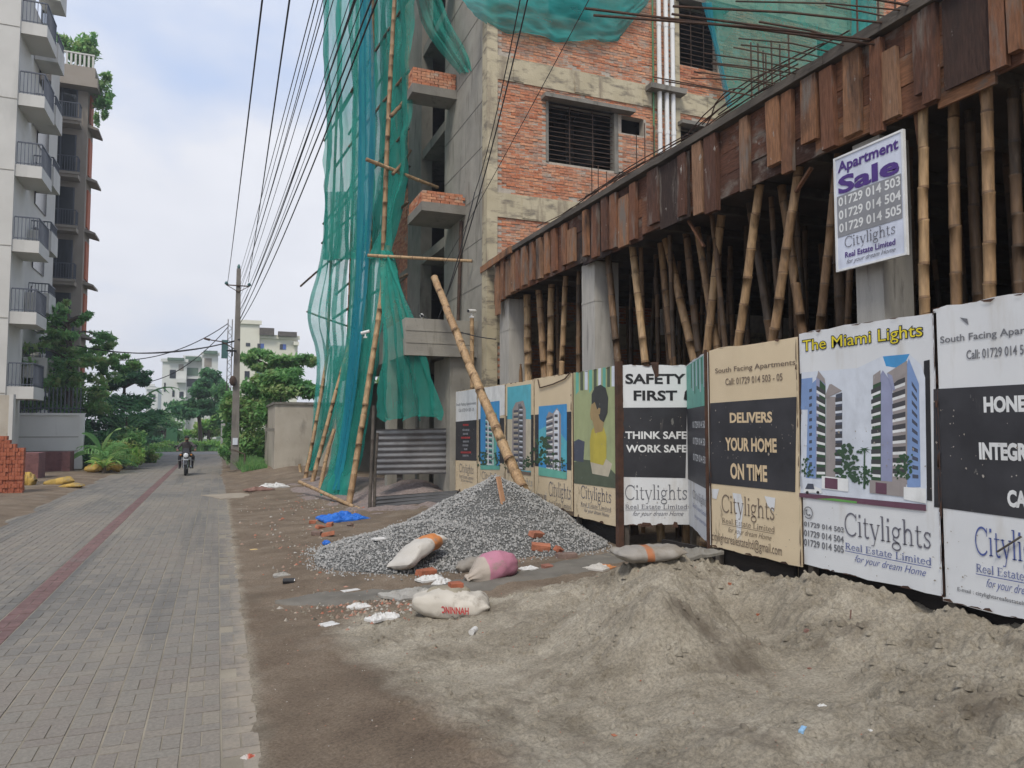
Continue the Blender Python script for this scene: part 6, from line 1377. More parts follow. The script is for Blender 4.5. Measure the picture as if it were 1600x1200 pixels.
# fronds: banana and palm like plants
def fronds(name, label, cat, base, n, L_, wd, mat, seed, h=1.0, split=False, group=None, droop=1.0):
    rr = random.Random(seed); base = Vector(base); V = []; F = []; T_ = []
    for k in range(n):
        a = 6.283 * k / n + rr.uniform(-.4, .4); el = rr.uniform(.45, 1.25); l = L_ * rr.uniform(.65, 1.1); p = base + Vector((0, 0, h * rr.uniform(.3, 1))); m = 9; prev = None; tn = rr.uniform(.15, .95)
        d = Vector((math.cos(a) * math.cos(el), math.sin(a) * math.cos(el), math.sin(el))); sd = Vector((-math.sin(a), math.cos(a), 0)); tw = rr.uniform(-.6, .6); sd = (sd + Vector((0, 0, tw))).normalized()
        for j in range(m + 1):
            u = j / m; w_ = wd * math.sin(math.pi * min(.97, u * .9 + .06)) ** .7
            if split:
                if j > 0:
                    for s in (-1, 1):
                        q = p + sd * s * w_ + d * w_ * .5 + Vector((0, 0, -.25 * w_)); b0 = len(V); V += [tuple(p - d * l / m * .28), tuple(q), tuple(q + d * .02), tuple(p + d * l / m * .05)]; F.append((b0, b0 + 1, b0 + 2, b0 + 3)); T_.append(min(1, max(0, tn + rr.uniform(-.2, .2))))
            b0 = len(V); V += [tuple(p - sd * (w_ if not split else .012) + Vector((0, 0, .15 * w_))), tuple(p), tuple(p + sd * (w_ if not split else .012) + Vector((0, 0, .15 * w_)))]
            if prev is not None:
                F += [(prev, b0, b0 + 1, prev + 1), (prev + 1, b0 + 1, b0 + 2, prev + 2)]; T_ += [tn, max(0, tn - .12)]
            prev = b0; p = p + d * l / m; d = (d + Vector((0, 0, -.20 * droop * (.5 + u)))).normalized()
    t = thing(name, label, cat, tuple(base), group); mk('foliage', V, F, mat, t, None, T_)
    mb = MB(); mb.tube([base + Vector((0, 0, -.1)), base + Vector((0, 0, h))], [.09, .05], 7); mb.build('stem', m_bark, t); return t
fronds('banana_plant', 'bright upright banana plant beside the white wall', 'plant', pY(158, 735, 38), 9, 1.6, .2, m_lf, 3, .9)
fronds('palm_clump', 'dark feathery palm clump between the banana plant and the yellow sacks', 'plant', pY(172, 738, 37), 16, 1.5, .4, m_lf, 4, .7, True)
fronds('palm_clump', 'tall feathery palm behind the banana plant', 'plant', pY(196, 722, 44), 18, 3.2, .6, m_lfd, 5, 2.4, True)
fronds('palm_clump', 'grey-green palm below the drooping tree', 'plant', pY(222, 718, 50), 16, 3.0, .6, m_lfd, 6, 2.4, True)
fronds('agave_plant', 'spiky low plant behind the farther yellow sack', 'plant', pY(163, 735, 36), 12, 1.1, .08, m_lfb, 7, .2)
def bush(label, items, Y, n, s, mat, seed, name='bush', base=None, group=None):
    cl = []
    for (x, y, hw, hh) in items:
        for k in range(4): cl.append(pxc(x + RN.uniform(-.55, .55) * hw, y + RN.uniform(-.5, .5) * hh, Y + RN.uniform(-.8, .8), hw * .6, hh * .6, n, s, RN.uniform(.2, .85)))
    x = sum(i[0] for i in items) / len(items); b = pY(x, 668, Y); y = items[0][1]; top = pY(x, min(i[1] for i in items), Y)
    return tree(name, label, 'bush', (b.x, Y, 0), top, cl, mat, seed, .06, True, group)
bush('yellow-flecked green bush by the lane, right of the palms', [(192, 705, 22, 22), (210, 712, 16, 14), (180, 716, 16, 14)], 40, 300, .10, m_lfb, 11)
bush('leafy green bush spilling on to the verge below the palms', [(175, 700, 26, 20), (195, 690, 24, 18), (215, 695, 20, 18), (160, 710, 18, 16)], 41.5, 330, .12, m_lf, 14)
bush('dark shrub mass under the layered tree at the end of the white wall', [(140, 690, 14, 30), (148, 715, 16, 18), (165, 700, 20, 22)], 40.5, 420, .13, m_lfd, 12)
bush('low bright verge bush at the left bend of the lane', [(225, 712, 20, 10), (205, 720, 16, 8), (238, 712, 10, 7)], 47, 260, .10, m_lfb, 13)
# trees round the far junction
def far_tree(label, items, Y, n, s, mat, seed, trunk_px, rt=.18):
    cl = []
    for (x, y, hw, hh) in items:
        for k in range(3): cl.append(pxc(x + RN.uniform(-.55, .55) * hw, y + RN.uniform(-.4, .4) * hh, Y + RN.uniform(-2, 2), hw * .62, hh * .62, n, s, RN.uniform(.15, .85)))
    b = pY(trunk_px, 700, Y); return tree('tree', label, 'tree', (b.x, Y, 0), pY(items[0][0], items[0][1], Y), cl, mat, seed, rt, True, 'trees round the far junction')
far_tree('round-crowned tree standing straight behind the motorcyclist', [(310, 610, 24, 14), (330, 590, 16, 14), (295, 632, 26, 12), (325, 632, 24, 14), (282, 640, 16, 10), (310, 645, 28, 10), (338, 615, 12, 20), (318, 600, 16, 10)], 74, 260, .26, m_lfd, 21, 314)
far_tree('light green tree low to the right of the motorcyclist', [(322, 662, 22, 12), (335, 672, 18, 12), (310, 676, 16, 10), (340, 655, 12, 10)], 82, 260, .26, m_lfb, 22, 330)
far_tree('pale green trees far left of the motorcyclist', [(262, 665, 18, 16), (248, 672, 16, 14), (275, 680, 18, 12), (255, 655, 12, 12), (240, 660, 12, 16)], 84, 260, .26, m_lfy, 23, 256)
far_tree('darker tree at the left side of the junction', [(225, 672, 16, 16), (240, 690, 20, 10), (212, 690, 18, 12)], 72, 240, .24, m_lfd, 24, 226)
far_tree('hedge-like tree row along the far side of the cross road', [(260, 694, 30, 7), (300, 696, 26, 6), (335, 692, 20, 8)], 70, 260, .18, m_lfb, 25, 300)
far_tree('tall dark tree behind the concrete pole', [(348, 640, 12, 24), (352, 668, 14, 20), (345, 612, 10, 16)], 66, 260, .22, m_lfd, 26, 350)
# right-hand side
bush('dense dark hedge behind the concrete pole', [(395, 640, 34, 36), (380, 690, 26, 32), (408, 700, 20, 32), (368, 640, 18, 26), (415, 615, 34, 22), (362, 690, 12, 32), (395, 720, 24, 18), (440, 610, 24, 18)], 40, 560, .15, m_lf, 31, 'hedge')
bush('lighter leafy shrub hanging over the plastered wall', [(440, 608, 34, 18), (475, 608, 30, 16), (418, 640, 18, 20), (415, 596, 18, 16), (450, 590, 26, 14)], 37, 360, .15, m_lf, 32)
bush('low green weeds at the foot of the concrete pole', [(352, 708, 10, 12), (392, 738, 20, 10), (375, 745, 14, 6), (410, 745, 12, 8)], 35, 260, .08, m_lf, 33, 'weeds')
cl = []
for (x, y, hw, hh) in ((385, 560, 14, 8), (410, 555, 22, 8), (440, 562, 26, 9), (470, 560, 18, 9), (425, 575, 26, 8), (395, 572, 14, 7), (455, 578, 22, 7), (485, 566, 12, 8)):
    for k in range(3): cl.append(pxc(x + RN.uniform(-.5, .5) * hw, y + RN.uniform(-3, 3), 44 + RN.uniform(-1, 1), hw * .6, hh * .7, 190, .2, RN.uniform(.2, .8)))
tree('broadleaf_tree', 'flat-topped broad-leaved tree above the plastered wall', 'tree', (pY(432, 668, 44).x, 44, 0), pY(430, 570, 44), cl, m_lf, 34, .12)
bush('bushes seen through the triangular net behind the site', [(560, 600, 30, 26), (610, 610, 30, 26), (640, 600, 26, 20), (585, 632, 40, 16)], 34, 380, .14, m_lf, 35)
# plants on the roof terrace
cl = [pxc(x + RN.uniform(-4, 4), y + RN.uniform(-4, 4), YB + .3, hw, hh, 120, .16, RN.uniform(.3, .9), .6) for (x, y, hw, hh) in ((112, 72, 16, 12), (133, 60, 10, 12), (128, 85, 16, 12), (145, 75, 6, 14), (100, 64, 8, 6), (140, 100, 6, 10), (118, 90, 14, 8)) for k in range(2)]
tree('roof_plant', 'potted tree standing on the roof terrace of the taupe building', 'plant', pY(125, 100, YB + .3), pY(130, 62, YB + .3), cl, m_lf, 41, .05)
cl = [pxc(x + RN.uniform(-3, 3), y + RN.uniform(-4, 4), YB + .2, hw, hh, 90, .15, RN.uniform(.3, .8), .5) for (x, y, hw, hh) in ((150, 132, 10, 10), (162, 140, 10, 10), (155, 155, 8, 10), (168, 160, 5, 12), (166, 180, 4, 8), (150, 185, 3, 8), (165, 125, 8, 4)) for k in range(2)]
tree('hanging_plant', 'creeper trailing down from the edge of the roof terrace', 'plant', pY(140, 128, YB + .2), pY(156, 125, YB + .2), cl, m_lf, 42, .03)
# grass
def grass(label, spots, n, seed):
    rs = np.random.RandomState(seed); VV = []; T_ = []
    for (x0, x1, y0, y1, h) in spots:
        x = rs.uniform(x0, x1, n); y = rs.uniform(y0, y1, n); z = G(x, y); hh = h * rs.uniform(.4, 1.2, n); hh = hh * np.clip((vn(x * 2.2, y * .9, 5) - .3) * 2.4, .05, 1.2); a = rs.uniform(0, 6.28, n); l = rs.normal(size=(n, 2)) * .35 * hh[:, None]; w_ = .018 + .02 * (y > 50)
        dx, dy = np.cos(a) * w_, np.sin(a) * w_
        VV.append(np.stack([np.stack([x - dx, y - dy, z], -1), np.stack([x + dx, y + dy, z], -1), np.stack([x + l[:, 0], y + l[:, 1], z + hh], -1)], 1)); T_.append(rs.uniform(.1, .9, n))
    V = np.concatenate(VV).reshape(-1, 3); o = mk('grass', V, np.arange(len(V)).reshape(-1, 3), m_lf, None, None, np.concatenate(T_)); return tag(o, label, 'grass', kind='stuff')
grass('rough green grass along the verges and round the junction', [(1.0, 2.0, 33, 36, .35), (.95, 1.6, 36, 42, .5), (.5, 3, 42, 60, .5), (-8, -4.6, 44, 58, .5), (-5, -3.6, 48, 58, .35), (-14, -3, 67.2, 71, .7), (-3, 8, 67.2, 71, .7)], 3600, 3)
m_field = pm('far_field', [(.045, .085, .03), (.085, .14, .045)], .3, .95, .4, 3)
fx, fy = np.meshgrid(np.linspace(-150, 150, 60), np.linspace(67.3, 400, 60), indexing='ij')
o = mk('field', np.stack([fx, fy, .02 + .25 * fbm(fx * .2, fy * .2, 3, 3)], -1), grid_faces(60, 60), m_field, smooth=True); o['kind'] = 'structure'

# ================================================================ far buildings
m_fw = pm('far_white', [(.55, .55, .53), (.64, .64, .61)], .3, .9, 0, stains=[((.40, .40, .38), .3, (1, 1, .3), .6, .15)]); m_fc = pm('far_cream', [(.62, .60, .50), (.70, .68, .58)], .3, .9, 0)
m_shut = pm('blue_shutter', [(.07, .13, .42), (.09, .16, .48)], 2, .6, 0); m_terr = pm('terrace_green', [(.08, .13, .10), (.13, .19, .13)], 1.5, .9, 0)
def block(label, Y, parts, wins_, mat, extra=()):
    a = pY(parts[0][0], 668, Y); t = thing('far_building', label, 'building', (a.x, Y + 4, 0), 'pale houses beyond the junction')
    for k, (x0, x1, yt, d) in enumerate(parts):
        p, q = pY(x0, yt, Y), pY(x1, yt, Y); mb = MB(); mb.box(p.x, q.x, Y + d, Y + 12 + d, 0, p.z); mb.build('wall', mat, t)
        mb = MB(); mb.box(p.x - .25, q.x + .25, Y + d - .3, Y + d + .0, p.z - .35, p.z + .2); mb.build('parapet', mat, t)
    for (x0, y0, x1, y1, m, d) in wins_:
        p, q = pY(x0, y1, Y + d), pY(x1, y0, Y + d); mb = MB(); mb.box(p.x, q.x, Y + d - .06, Y + d - .01, p.z, q.z); w_ = mb.build('window', m, t)
    for (x0, y0, x1, y1, m, d) in extra:
        p, q = pY(x0, y1, Y + d), pY(x1, y0, Y + d); mb = MB(); mb.box(p.x, q.x, Y + d - .9, Y + d - .08, p.z, q.z); mb.build('balcony', m, t)
    return t
block('grey-white house with a dark green roof terrace left of the poles', 140, [(254, 292, 562, 0), (288, 318, 556, 1.5), (316, 341, 552, 0)],
      [(265, 578, 275, 591, m_glass, 0), (279, 569, 287, 579, m_tau, 0), (269, 610, 273, 620, m_glass, 0), (280, 612, 287, 622, m_glass, 0), (256, 598, 259, 612, m_glass, 0), (319, 560, 331, 573, m_tau, 0), (319, 580, 323, 590, m_glass, 0), (292, 575, 310, 587, m_terr, 1.5), (292, 592, 310, 604, m_glass, 1.5), (270, 640, 276, 652, m_glass, 0), (325, 600, 333, 612, m_glass, 0)], m_fw,
      [(262, 560, 288, 563, m_terr, 0), (290, 558, 314, 564, m_terr, 1.5), (318, 549, 340, 553, m_terr, 0), (276, 592, 291, 598, m_fw, 0), (276, 622, 291, 628, m_fw, 0), (293, 590, 311, 592, m_fw, 1.5)])
block('cream house with blue window shutters right of the concrete pole', 110, [(375, 406, 502, 0), (404, 466, 524, .5)],
      [(384, 536, 391, 541, m_glass, 0), (402, 537, 407, 545, m_glass, 0), (437, 538, 442, 546, m_glass, .5), (409, 580, 412, 590, m_glass, .5), (382, 580, 390, 592, m_glass, 0), (440, 580, 447, 592, m_glass, .5), (407, 537, 412.5, 545, m_shut, .5), (442, 538, 447, 546, m_shut, .5), (401, 580, 410, 589, m_shut, 0), (440, 620, 447, 634, m_glass, .5), (390, 620, 398, 634, m_glass, 0)], m_fc,
      [(405, 514, 428, 524, m_edge, .5), (434, 520, 463, 526, m_edge, .5), (458, 535, 466, 540, m_fc, .5)])
block('small hazy white house beyond the drooping tree', 190, [(229, 247, 606, 0), (232, 240, 601, .5)], [(232, 612, 236, 620, m_glass, 0), (239, 616, 243, 624, m_glass, 0), (232, 630, 236, 638, m_glass, 0)], m_fw)
mb = MB(); a, b = pY(252, 690, 66), pY(271, 680, 66); mb.box(a.x, b.x, 72, 72.1, .4, 2.0); mb.box(a.x + .1, a.x + .16, 71.94, 72, -.2, .4); mb.box(b.x - .16, b.x - .1, 71.94, 72, -.2, .4); o = mb.build('sign_board', m_gpipe, None, (a.x, 72, 0)); tag(o, 'small green board standing at the far side of the cross road', 'sign board')
t = thing('gate_pillar', 'white and green pillar at the far right corner of the lane', 'pillar', (pY(352, 668, 58).x, 58, 0)); a = pY(352, 668, 58).x
mb = MB(); mb.box(a - .3, a + .02, 57.8, 58.2, 0, 2.6); mb.build('pillar', m_wht, t); mb = MB(); mb.box(a + .02, a + .5, 57.9, 58.1, 0, 2.4); mb.build('panel', m_gpipe, t)
# ================================================================ motorcyclist
BX, BY = -1.2, 34.2
m_blk = pm('black_paint', [(.012, .012, .014), (.02, .02, .022)], 4, .3, 0, spec=.5); m_tyre = pm('tyre_rubber', [(.015, .015, .015), (.03, .03, .03)], 9, .9, .2); m_chr = pm('chrome', [(.5, .5, .5), (.6, .6, .6)], 4, .25, 0, metal=1.0)
m_lampg = pm('lamp_glass', [(.55, .57, .6), (.68, .7, .72)], 4, .15, 0, spec=.6); m_vinyl = pm('seat_vinyl', [(.02, .02, .02), (.03, .03, .03)], 4, .6, 0)
m_cloth = pm('dark_clothes', [(.018, .018, .022), (.04, .038, .042)], 5, .9, .2, 30); m_jack = pm('grey_jacket', [(.05, .045, .045), (.09, .082, .08)], 5, .85, .3, 25); m_skin = pm('skin', [(.20, .105, .065), (.26, .14, .09)], 8, .6, 0); m_hairm = pm('black_hair', [(.01, .009, .009), (.02, .018, .017)], 20, .6, .2)
bk = thing('motorcycle', 'black motorcycle coming down the lane with its round chrome headlamp', 'motorcycle', (BX, BY, 0))
def bp(x, y, z): return Vector((BX + x, BY + y, z))
for (yy_, nm) in ((-.64, 'front'), (.64, 'rear')):
    mb = MB(); mb.torus(bp(0, yy_, .3), .25, .05 if nm == 'front' else .06, 'x', 26, 10); wh = mb.build('tyre', m_tyre, bk, tuple(bp(0, yy_, .3)), smooth=True)
    mb = MB(); mb.torus(bp(0, yy_, .3), .205, .018, 'x', 24, 6)
    for k in range(6):
        a = k * math.pi / 3; mb.bar(bp(0, yy_, .3), bp(0, yy_ + .2 * math.cos(a), .3 + .2 * math.sin(a)), .025, .025, up=(1, 0, 0))
    mb.tube([bp(-.06, yy_, .3), bp(.06, yy_, .3)], .05, 10); mb.build('rim', m_chr, wh)
mb = MB()
for s in (-.085, .085): mb.tube([bp(s, -.64, .3), bp(s, -.56, .62), bp(s, -.44, .92)], [.024, .028, .026], 8)
mb.build('fork', m_chr, bk)
mb = MB(); n = 9
for k in range(n):
    a0 = rad(20 + 130 * k / n); a1 = rad(20 + 130 * (k + 1) / n)
    mb.hexa([bp(-.07, -.64 + .335 * math.cos(a0), .3 + .335 * math.sin(a0)), bp(.07, -.64 + .335 * math.cos(a0), .3 + .335 * math.sin(a0)), bp(.07, -.64 + .335 * math.cos(a1), .3 + .335 * math.sin(a1)), bp(-.07, -.64 + .335 * math.cos(a1), .3 + .335 * math.sin(a1))] + [bp(x, -.64 + .35 * math.cos(a), .3 + .35 * math.sin(a)) for (x, a) in ((-.07, a0), (.07, a0), (.07, a1), (-.07, a1))])
mb.build('mudguard', m_blk, bk)
mb = MB(); mb.tube([bp(0, -.60, .84), bp(0, -.58, .84), bp(0, -.47, .85)], [.1, .115, .06], 16); hl = mb.build('headlight', m_blk, bk, smooth=True)
mb = MB(); mb.ball(bp(0, -.60, .84), .1, .03, .1, 14, 8); mk('lamp_lens', mb.v, mb.f, m_lampg, hl, None, None, None, True)
mb = MB(); mb.hexa([bp(-.13, -.56, .93), bp(.13, -.56, .93), bp(.13, -.46, .95), bp(-.13, -.46, .95), bp(-.1, -.5, 1.14), bp(.1, -.5, 1.14), bp(.1, -.46, 1.14), bp(-.1, -.46, 1.14)]); mb.build('windshield', m_blk, bk)
mb = MB(); mb.box(BX - .1, BX + .1, BY - .56, BY - .54, .62, .7); mb.build('number_plate', m_lampg, bk)
mb = MB(); mb.tube([bp(-.38, -.30, 1.02), bp(-.22, -.36, 1.04), bp(-.1, -.42, .98), bp(.1, -.42, .98), bp(.22, -.36, 1.04), bp(.38, -.30, 1.02)], .018, 8); mb.build('handlebar', m_blk, bk)
for s in (-1, 1):
    mb = MB(); mb.tube([bp(s * .25, -.37, 1.04), bp(s * .33, -.36, 1.2)], .01, 6); mb.ball(bp(s * .36, -.36, 1.23), .07, .015, .045, 12, 6); mb.build('mirror', m_blk, bk)
    mb = MB(); mb.ball(bp(s * .2, -.5, .86), .045, .06, .035, 10, 6); mb.build('indicator', ink('indicator_amber', (.5, .18, .02)), bk)
mb = MB(); mb.ball(bp(0, -.12, .84), .14, .32, .15, 14, 9); mb.build('fuel_tank', m_blk, bk, smooth=True)
mb = MB(); mb.box(BX - .12, BX + .12, BY + .12, BY + .78, .76, .86); mb.build('seat', m_vinyl, bk)
mb = MB(); mb.box(BX - .15, BX + .15, BY - .28, BY + .12, .32, .66); mb.tube([bp(0, -.2, .5), bp(0, -.34, .6)], [.12, .1], 10); mb.build('engine', m_iron, bk)
mb = MB(); mb.tube([bp(0, -.42, .95), bp(0, -.3, .5), bp(0, .1, .34), bp(0, .64, .32)], .03, 8); mb.tube([bp(0, -.4, .9), bp(0, .3, .72), bp(0, .8, .82)], .03, 8); mb.build('frame', m_blk, bk)
mb = MB(); mb.tube([bp(-.28, -.28, .3), bp(-.3, -.3, .62), bp(0, -.34, .68), bp(.3, -.3, .62), bp(.28, -.28, .3)], .016, 7); mb.build('leg_guard', m_chr, bk)
mb = MB(); mb.tube([bp(.16, -.25, .38), bp(.18, .1, .28), bp(.2, .75, .36)], [.025, .03, .05], 9); mb.build('exhaust', m_chr, bk)
# rider: one continuous skin, clothed by material
J = {'pel': ((0, .3, .90), .15), 'sp': ((0, .22, 1.08), .145), 'ch': ((0, .10, 1.26), .155), 'nk': ((0, .04, 1.40), .06), 'hd': ((0, -.02, 1.50), .082), 'tp': ((0, -.02, 1.60), .07)}
E_ = [('pel', 'sp'), ('sp', 'ch'), ('ch', 'nk'), ('nk', 'hd'), ('hd', 'tp')]
for s, n in ((-1, 'l'), (1, 'r')):
    J.update({'sh' + n: ((s * .19, .08, 1.32), .075), 'el' + n: ((s * .36, -.06, 1.13), .052), 'wr' + n: ((s * .345, -.26, 1.055), .034), 'pa' + n: ((s * .335, -.315, 1.05), .034),
              'hi' + n: ((s * .11, .24, .86), .10), 'kn' + n: ((s * .27, -.16, .78), .075), 'an' + n: ((s * .24, .06, .38), .05), 'he' + n: ((s * .25, .06, .31), .045), 'to' + n: ((s * .27, -.15, .30), .035)})
    E_ += [('ch', 'sh' + n), ('sh' + n, 'el' + n), ('el' + n, 'wr' + n), ('wr' + n, 'pa' + n), ('pel', 'hi' + n), ('hi' + n, 'kn' + n), ('kn' + n, 'an' + n), ('an' + n, 'he' + n), ('he' + n, 'to' + n)]
    for k in range(4):
        f = 'f%d%s' % (k, n); x = s * (.30 + .024 * k)
        J.update({f + 'a': ((x, -.335, 1.055), .0105), f + 'b': ((x + s * .002, -.352, 1.03 - .003 * (k == 1)), .009), f + 'c': ((x, -.335, 1.008 + .003 * (k % 3)), .008)})
        E_ += [('pa' + n, f + 'a'), (f + 'a', f + 'b'), (f + 'b', f + 'c')]
    J.update({'th' + n + 'a': ((s * .295, -.30, 1.035), .011), 'th' + n + 'b': ((s * .288, -.30, 1.008), .009)}); E_ += [('pa' + n, 'th' + n + 'a'), ('th' + n + 'a', 'th' + n + 'b')]
ks = list(J); idx = {k: i for i, k in enumerate(ks)}
me = bpy.data.meshes.new('person'); me.from_pydata([J[k][0] for k in ks], [(idx[a], idx[b]) for a, b in E_], [])
ob = bpy.data.objects.new('person', me); COL.objects.link(ob); ob.modifiers.new('s', 'SKIN'); sub = ob.modifiers.new('d', 'SUBSURF'); sub.levels = sub.render_levels = 2
sv_ = me.skin_vertices[0].data
for k in ks: sv_[idx[k]].radius = (J[k][1], J[k][1])
sv_[idx['pel']].use_root = True
me2 = bpy.data.meshes.new_from_object(ob.evaluated_get(bpy.context.evaluated_depsgraph_get())); bpy.data.objects.remove(ob)
ob = bpy.data.objects.new('person', me2); COL.objects.link(ob); ob.location = (BX, BY, 0); WL[ob.name] = Vector((BX, BY, 0))
me2.materials.clear()
for m in (m_cloth, m_jack, m_skin): me2.materials.append(m)
for p in me2.polygons:
    c = p.center; p.use_smooth = True
    if c.z > 1.40 or (abs(c.x) > .25 and c.y < -.24 and c.z > .95): p.material_index = 2
    elif c.z > .93: p.material_index = 1
    else: p.material_index = 0
tag(ob, 'person in a dark jacket and trousers riding the motorcycle towards the camera', 'person')
mb = MB(); mb.ball((BX, BY + .012, 1.575), .092, .1, .09, 14, 8); hr = mk('hair', [v for v in mb.v], [f for f in mb.f if sum(mb.v[i][2] for i in f) / len(f) > 1.55 or sum(mb.v[i][1] for i in f) / len(f) > BY + .05], m_hairm, ob, None, None, None, True)
mb = MB(); mb.tube([(BX, BY - .115, 1.53), (BX, BY - .135, 1.505), (BX, BY - .11, 1.497)], [.010, .016, .012], 6)
mk('nose', mb.v, mb.f, m_skin, ob, None, None, None, True)
mb = MB()
for s in (-1, 1): mb = MB(); mb.ball((BX + s * .033, BY - .098, 1.54), .014, .008, .009, 8, 5); mk('eye', mb.v, mb.f, m_blk, ob)
for s in (-1, 1): mb = MB(); mb.ball((BX + s * .088, BY - .01, 1.525), .012, .025, .034, 8, 5); mk('ear', mb.v, mb.f, m_skin, ob)
mb = MB(); mb.ball((BX, BY - .105, 1.472), .026, .01, .007, 8, 5); mk('mouth', mb.v, mb.f, m_hairm, ob)
mb = MB(); mb.ball((BX, BY - .082, 1.455), .045, .035, .03, 10, 6); mk('beard', mb.v, mb.f, m_hairm, ob)

# ================================================================ sacks, bricks and litter
def sackmat(name, base, band, lo, hi, axis=0, dirt=.56):
    m = pm(name, [tuple(v * .85 for v in base), base], 3, .7, .3, 60, bd=.004); nt = m.node_tree; b = nt.nodes['Principled BSDF']; src = b.inputs['Base Color'].links[0].from_socket
    t = nt.nodes.new('ShaderNodeTexCoord'); sp = nt.nodes.new('ShaderNodeSeparateXYZ'); nt.links.new(t.outputs['Object'], sp.inputs[0])
    r = ramp(nt, [(0, 0, 0), (1, 1, 1), (1, 1, 1), (0, 0, 0)], [.5 + lo, .5 + lo + .012, .5 + hi, .5 + hi + .012]); ad_ = nt.nodes.new('ShaderNodeMath'); ad_.operation = 'ADD'; ad_.inputs[1].default_value = .5; nt.links.new(sp.outputs[axis], ad_.inputs[0]); nt.links.new(ad_.outputs[0], r.inputs[0])
    c = mixc(nt, r.outputs[0], src, band); n_ = noise(nt, t.outputs['Object'], 5, 8, .6); dr = ramp(nt, [(0, 0, 0), (1, 1, 1)], [dirt, dirt + .16]); nt.links.new(n_, dr.inputs[0]); c = mixc(nt, dr.outputs[0], c, (.22, .19, .15)); nt.links.new(c, b.inputs['Base Color']); return m
def sack(label, pos, L_, W_, H_, rz, mat, seed, tilt=(0, 0), pinch=.5, neck=False, cat='sack', group='sacks by the gravel heap', name='cement_sack'):
    nu, nv = 40, 28; u, v = np.meshgrid(np.linspace(0, 2 * np.pi, nu, endpoint=False), np.linspace(-1, 1, nv), indexing='ij')
    pr_ = (1 - np.abs(v) ** 3.2) ** .5 if not neck else np.where(v < .4, (1 - np.abs(np.minimum(v, 0)) ** 3) ** .5, np.maximum(.16, 1 - 1.75 * (v - .4)) + .25 * np.clip(v - .88, 0, 1) * 3)
    cu, su = np.cos(u), np.sin(u); X = L_ / 2 * v; zp = (1 - np.abs(v) ** 2.6) ** .6 if not neck else pr_; yp = 1 - .10 * (1 - v ** 2) ** .5 * 0 - .12 * np.abs(v) ** 9 if not neck else pr_; Y = W_ / 2 * np.sign(cu) * np.abs(cu) ** .8 * yp; Z = H_ / 2 * np.sign(su) * np.abs(su) ** .9 * (zp + .03)
    Y = Y * (1 + .06 * np.sin(5 * v + seed)); f = fbm(u * 1.3 + 4, v * 3, seed, 4) + .5 * fbm(u * 3 + 4, v * 7, seed + 3, 3); w2 = .5 * (np.cos(u) + 1)
    cr = (.13 if not neck else .09) * H_ * f * 2.2 + (.05 * H_ * np.sin(u * 9 + 3 * v) * np.clip(np.abs(v) - .3, 0, 1) if neck else .05 * H_ * np.sin(14 * v + 3 * su) * np.abs(v) ** 2)
    Z = Z + cr * su; Y = Y + cr * cu * .6; Z = np.maximum(Z, -H_ * .36 + .02 * np.cos(v * 3)) ; Z = Z + .12 * H_ * np.sin(v * 2.2 + seed)
    c, s = math.cos(rz), math.sin(rz); ty, tx = tilt; Z2 = Z + X * math.sin(ty) + Y * math.sin(tx)
    V = np.stack([X, Y, Z2], -1)
    F = []; i = np.arange(nu)
    for j in range(nv - 1): F += [(int(a * nv + j), int(((a + 1) % nu) * nv + j), int(((a + 1) % nu) * nv + j + 1), int(a * nv + j + 1)) for a in i]
    V = V  # ends closed below
    F.append(tuple(int(a * nv) for a in reversed(i))); F.append(tuple(int(a * nv + nv - 1) for a in i))
    o = mk(name, V.reshape(-1, 3), F, mat, None, None, smooth=True); o.location = (pos[0], pos[1], pos[2] + H_ * .33); o.rotation_euler = (0, 0, rz); WL[o.name] = Vector(o.location)
    return tag(o, label, cat, group)
def gpt(px, py):                       # where a sight line first meets the modelled ground
    d = ray(px, py); t = 1.5
    while t < 60:
        p = CP + d * t; z = max(gz(p.x, p.y), float(GH(p.x, p.y)) if 8.6 < p.y < 15.6 and 1 < p.x < 6.1 else -1)
        if p.z <= z: return p
        t += .02
    return pZ(px, py, 0)
ms1 = sackmat('sack_white_orange', (.50, .47, .42), (.50, .19, .06), .06, .26); ms2 = sackmat('sack_pink', (.42, .36, .30), (.42, .18, .24), -.5, .14); ms3 = sackmat('sack_cream', (.52, .48, .41), (.30, .11, .06), -5, -4.9); ms4 = sackmat('sack_grey_orange', (.30, .275, .24), (.36, .14, .06), -.08, .0, 0, .48); ms5 = sackmat('sack_grey', (.26, .235, .20), (.2, .18, .15), -5, -4.9); ms6 = sackmat('sack_yellow', (.38, .25, .06), (.46, .30, .07), -.1, .1)
sack('white sack with an orange band propped on the gravel heap', gpt(652, 880) + Vector((0, 0, .06)), .74, .48, .27, rad(30), ms1, 1, (.30, -.2))
sack('pink and white tied sack lying on the wet cement strip', gpt(768, 905), .72, .44, .34, rad(192), ms2, 2, (-.10, 0), neck=True)
sack('small greyish sack tucked behind the pink sack', gpt(742, 890), .5, .3, .2, rad(160), ms5, 3)
o = sack('cream sack with sand on top, half sunk in the sand heap', gpt(705, 958), .78, .44, .30, rad(-18), ms3, 4)
sand_top = blob_sheet('spilled_sand', 0, 0, .27, .14, m_sand, .05, 9, 26, .0); sand_top.location = (o.location.x - .02, o.location.y + .06, o.location.z + .11); sand_top.rotation_euler = (0, 0, rad(-18)); tag(sand_top, 'little pile of sand on top of the cream sack', 'sand')
mb = MB()                                    # red print on the sack flank
V, F = tmesh('SONINNAH', .03); M_ = Matrix.Rotation(rad(-18), 4, 'Z'); W = [o.location + M_ @ Vector((-.06 + .32 * a, -.226 - .016 * math.sin(3.1 * a) + .03 * (1 - b_) * 0, -.045 + .07 * b_)) for a, b_ in V]
mk('lettering', W, F, k_red, o)
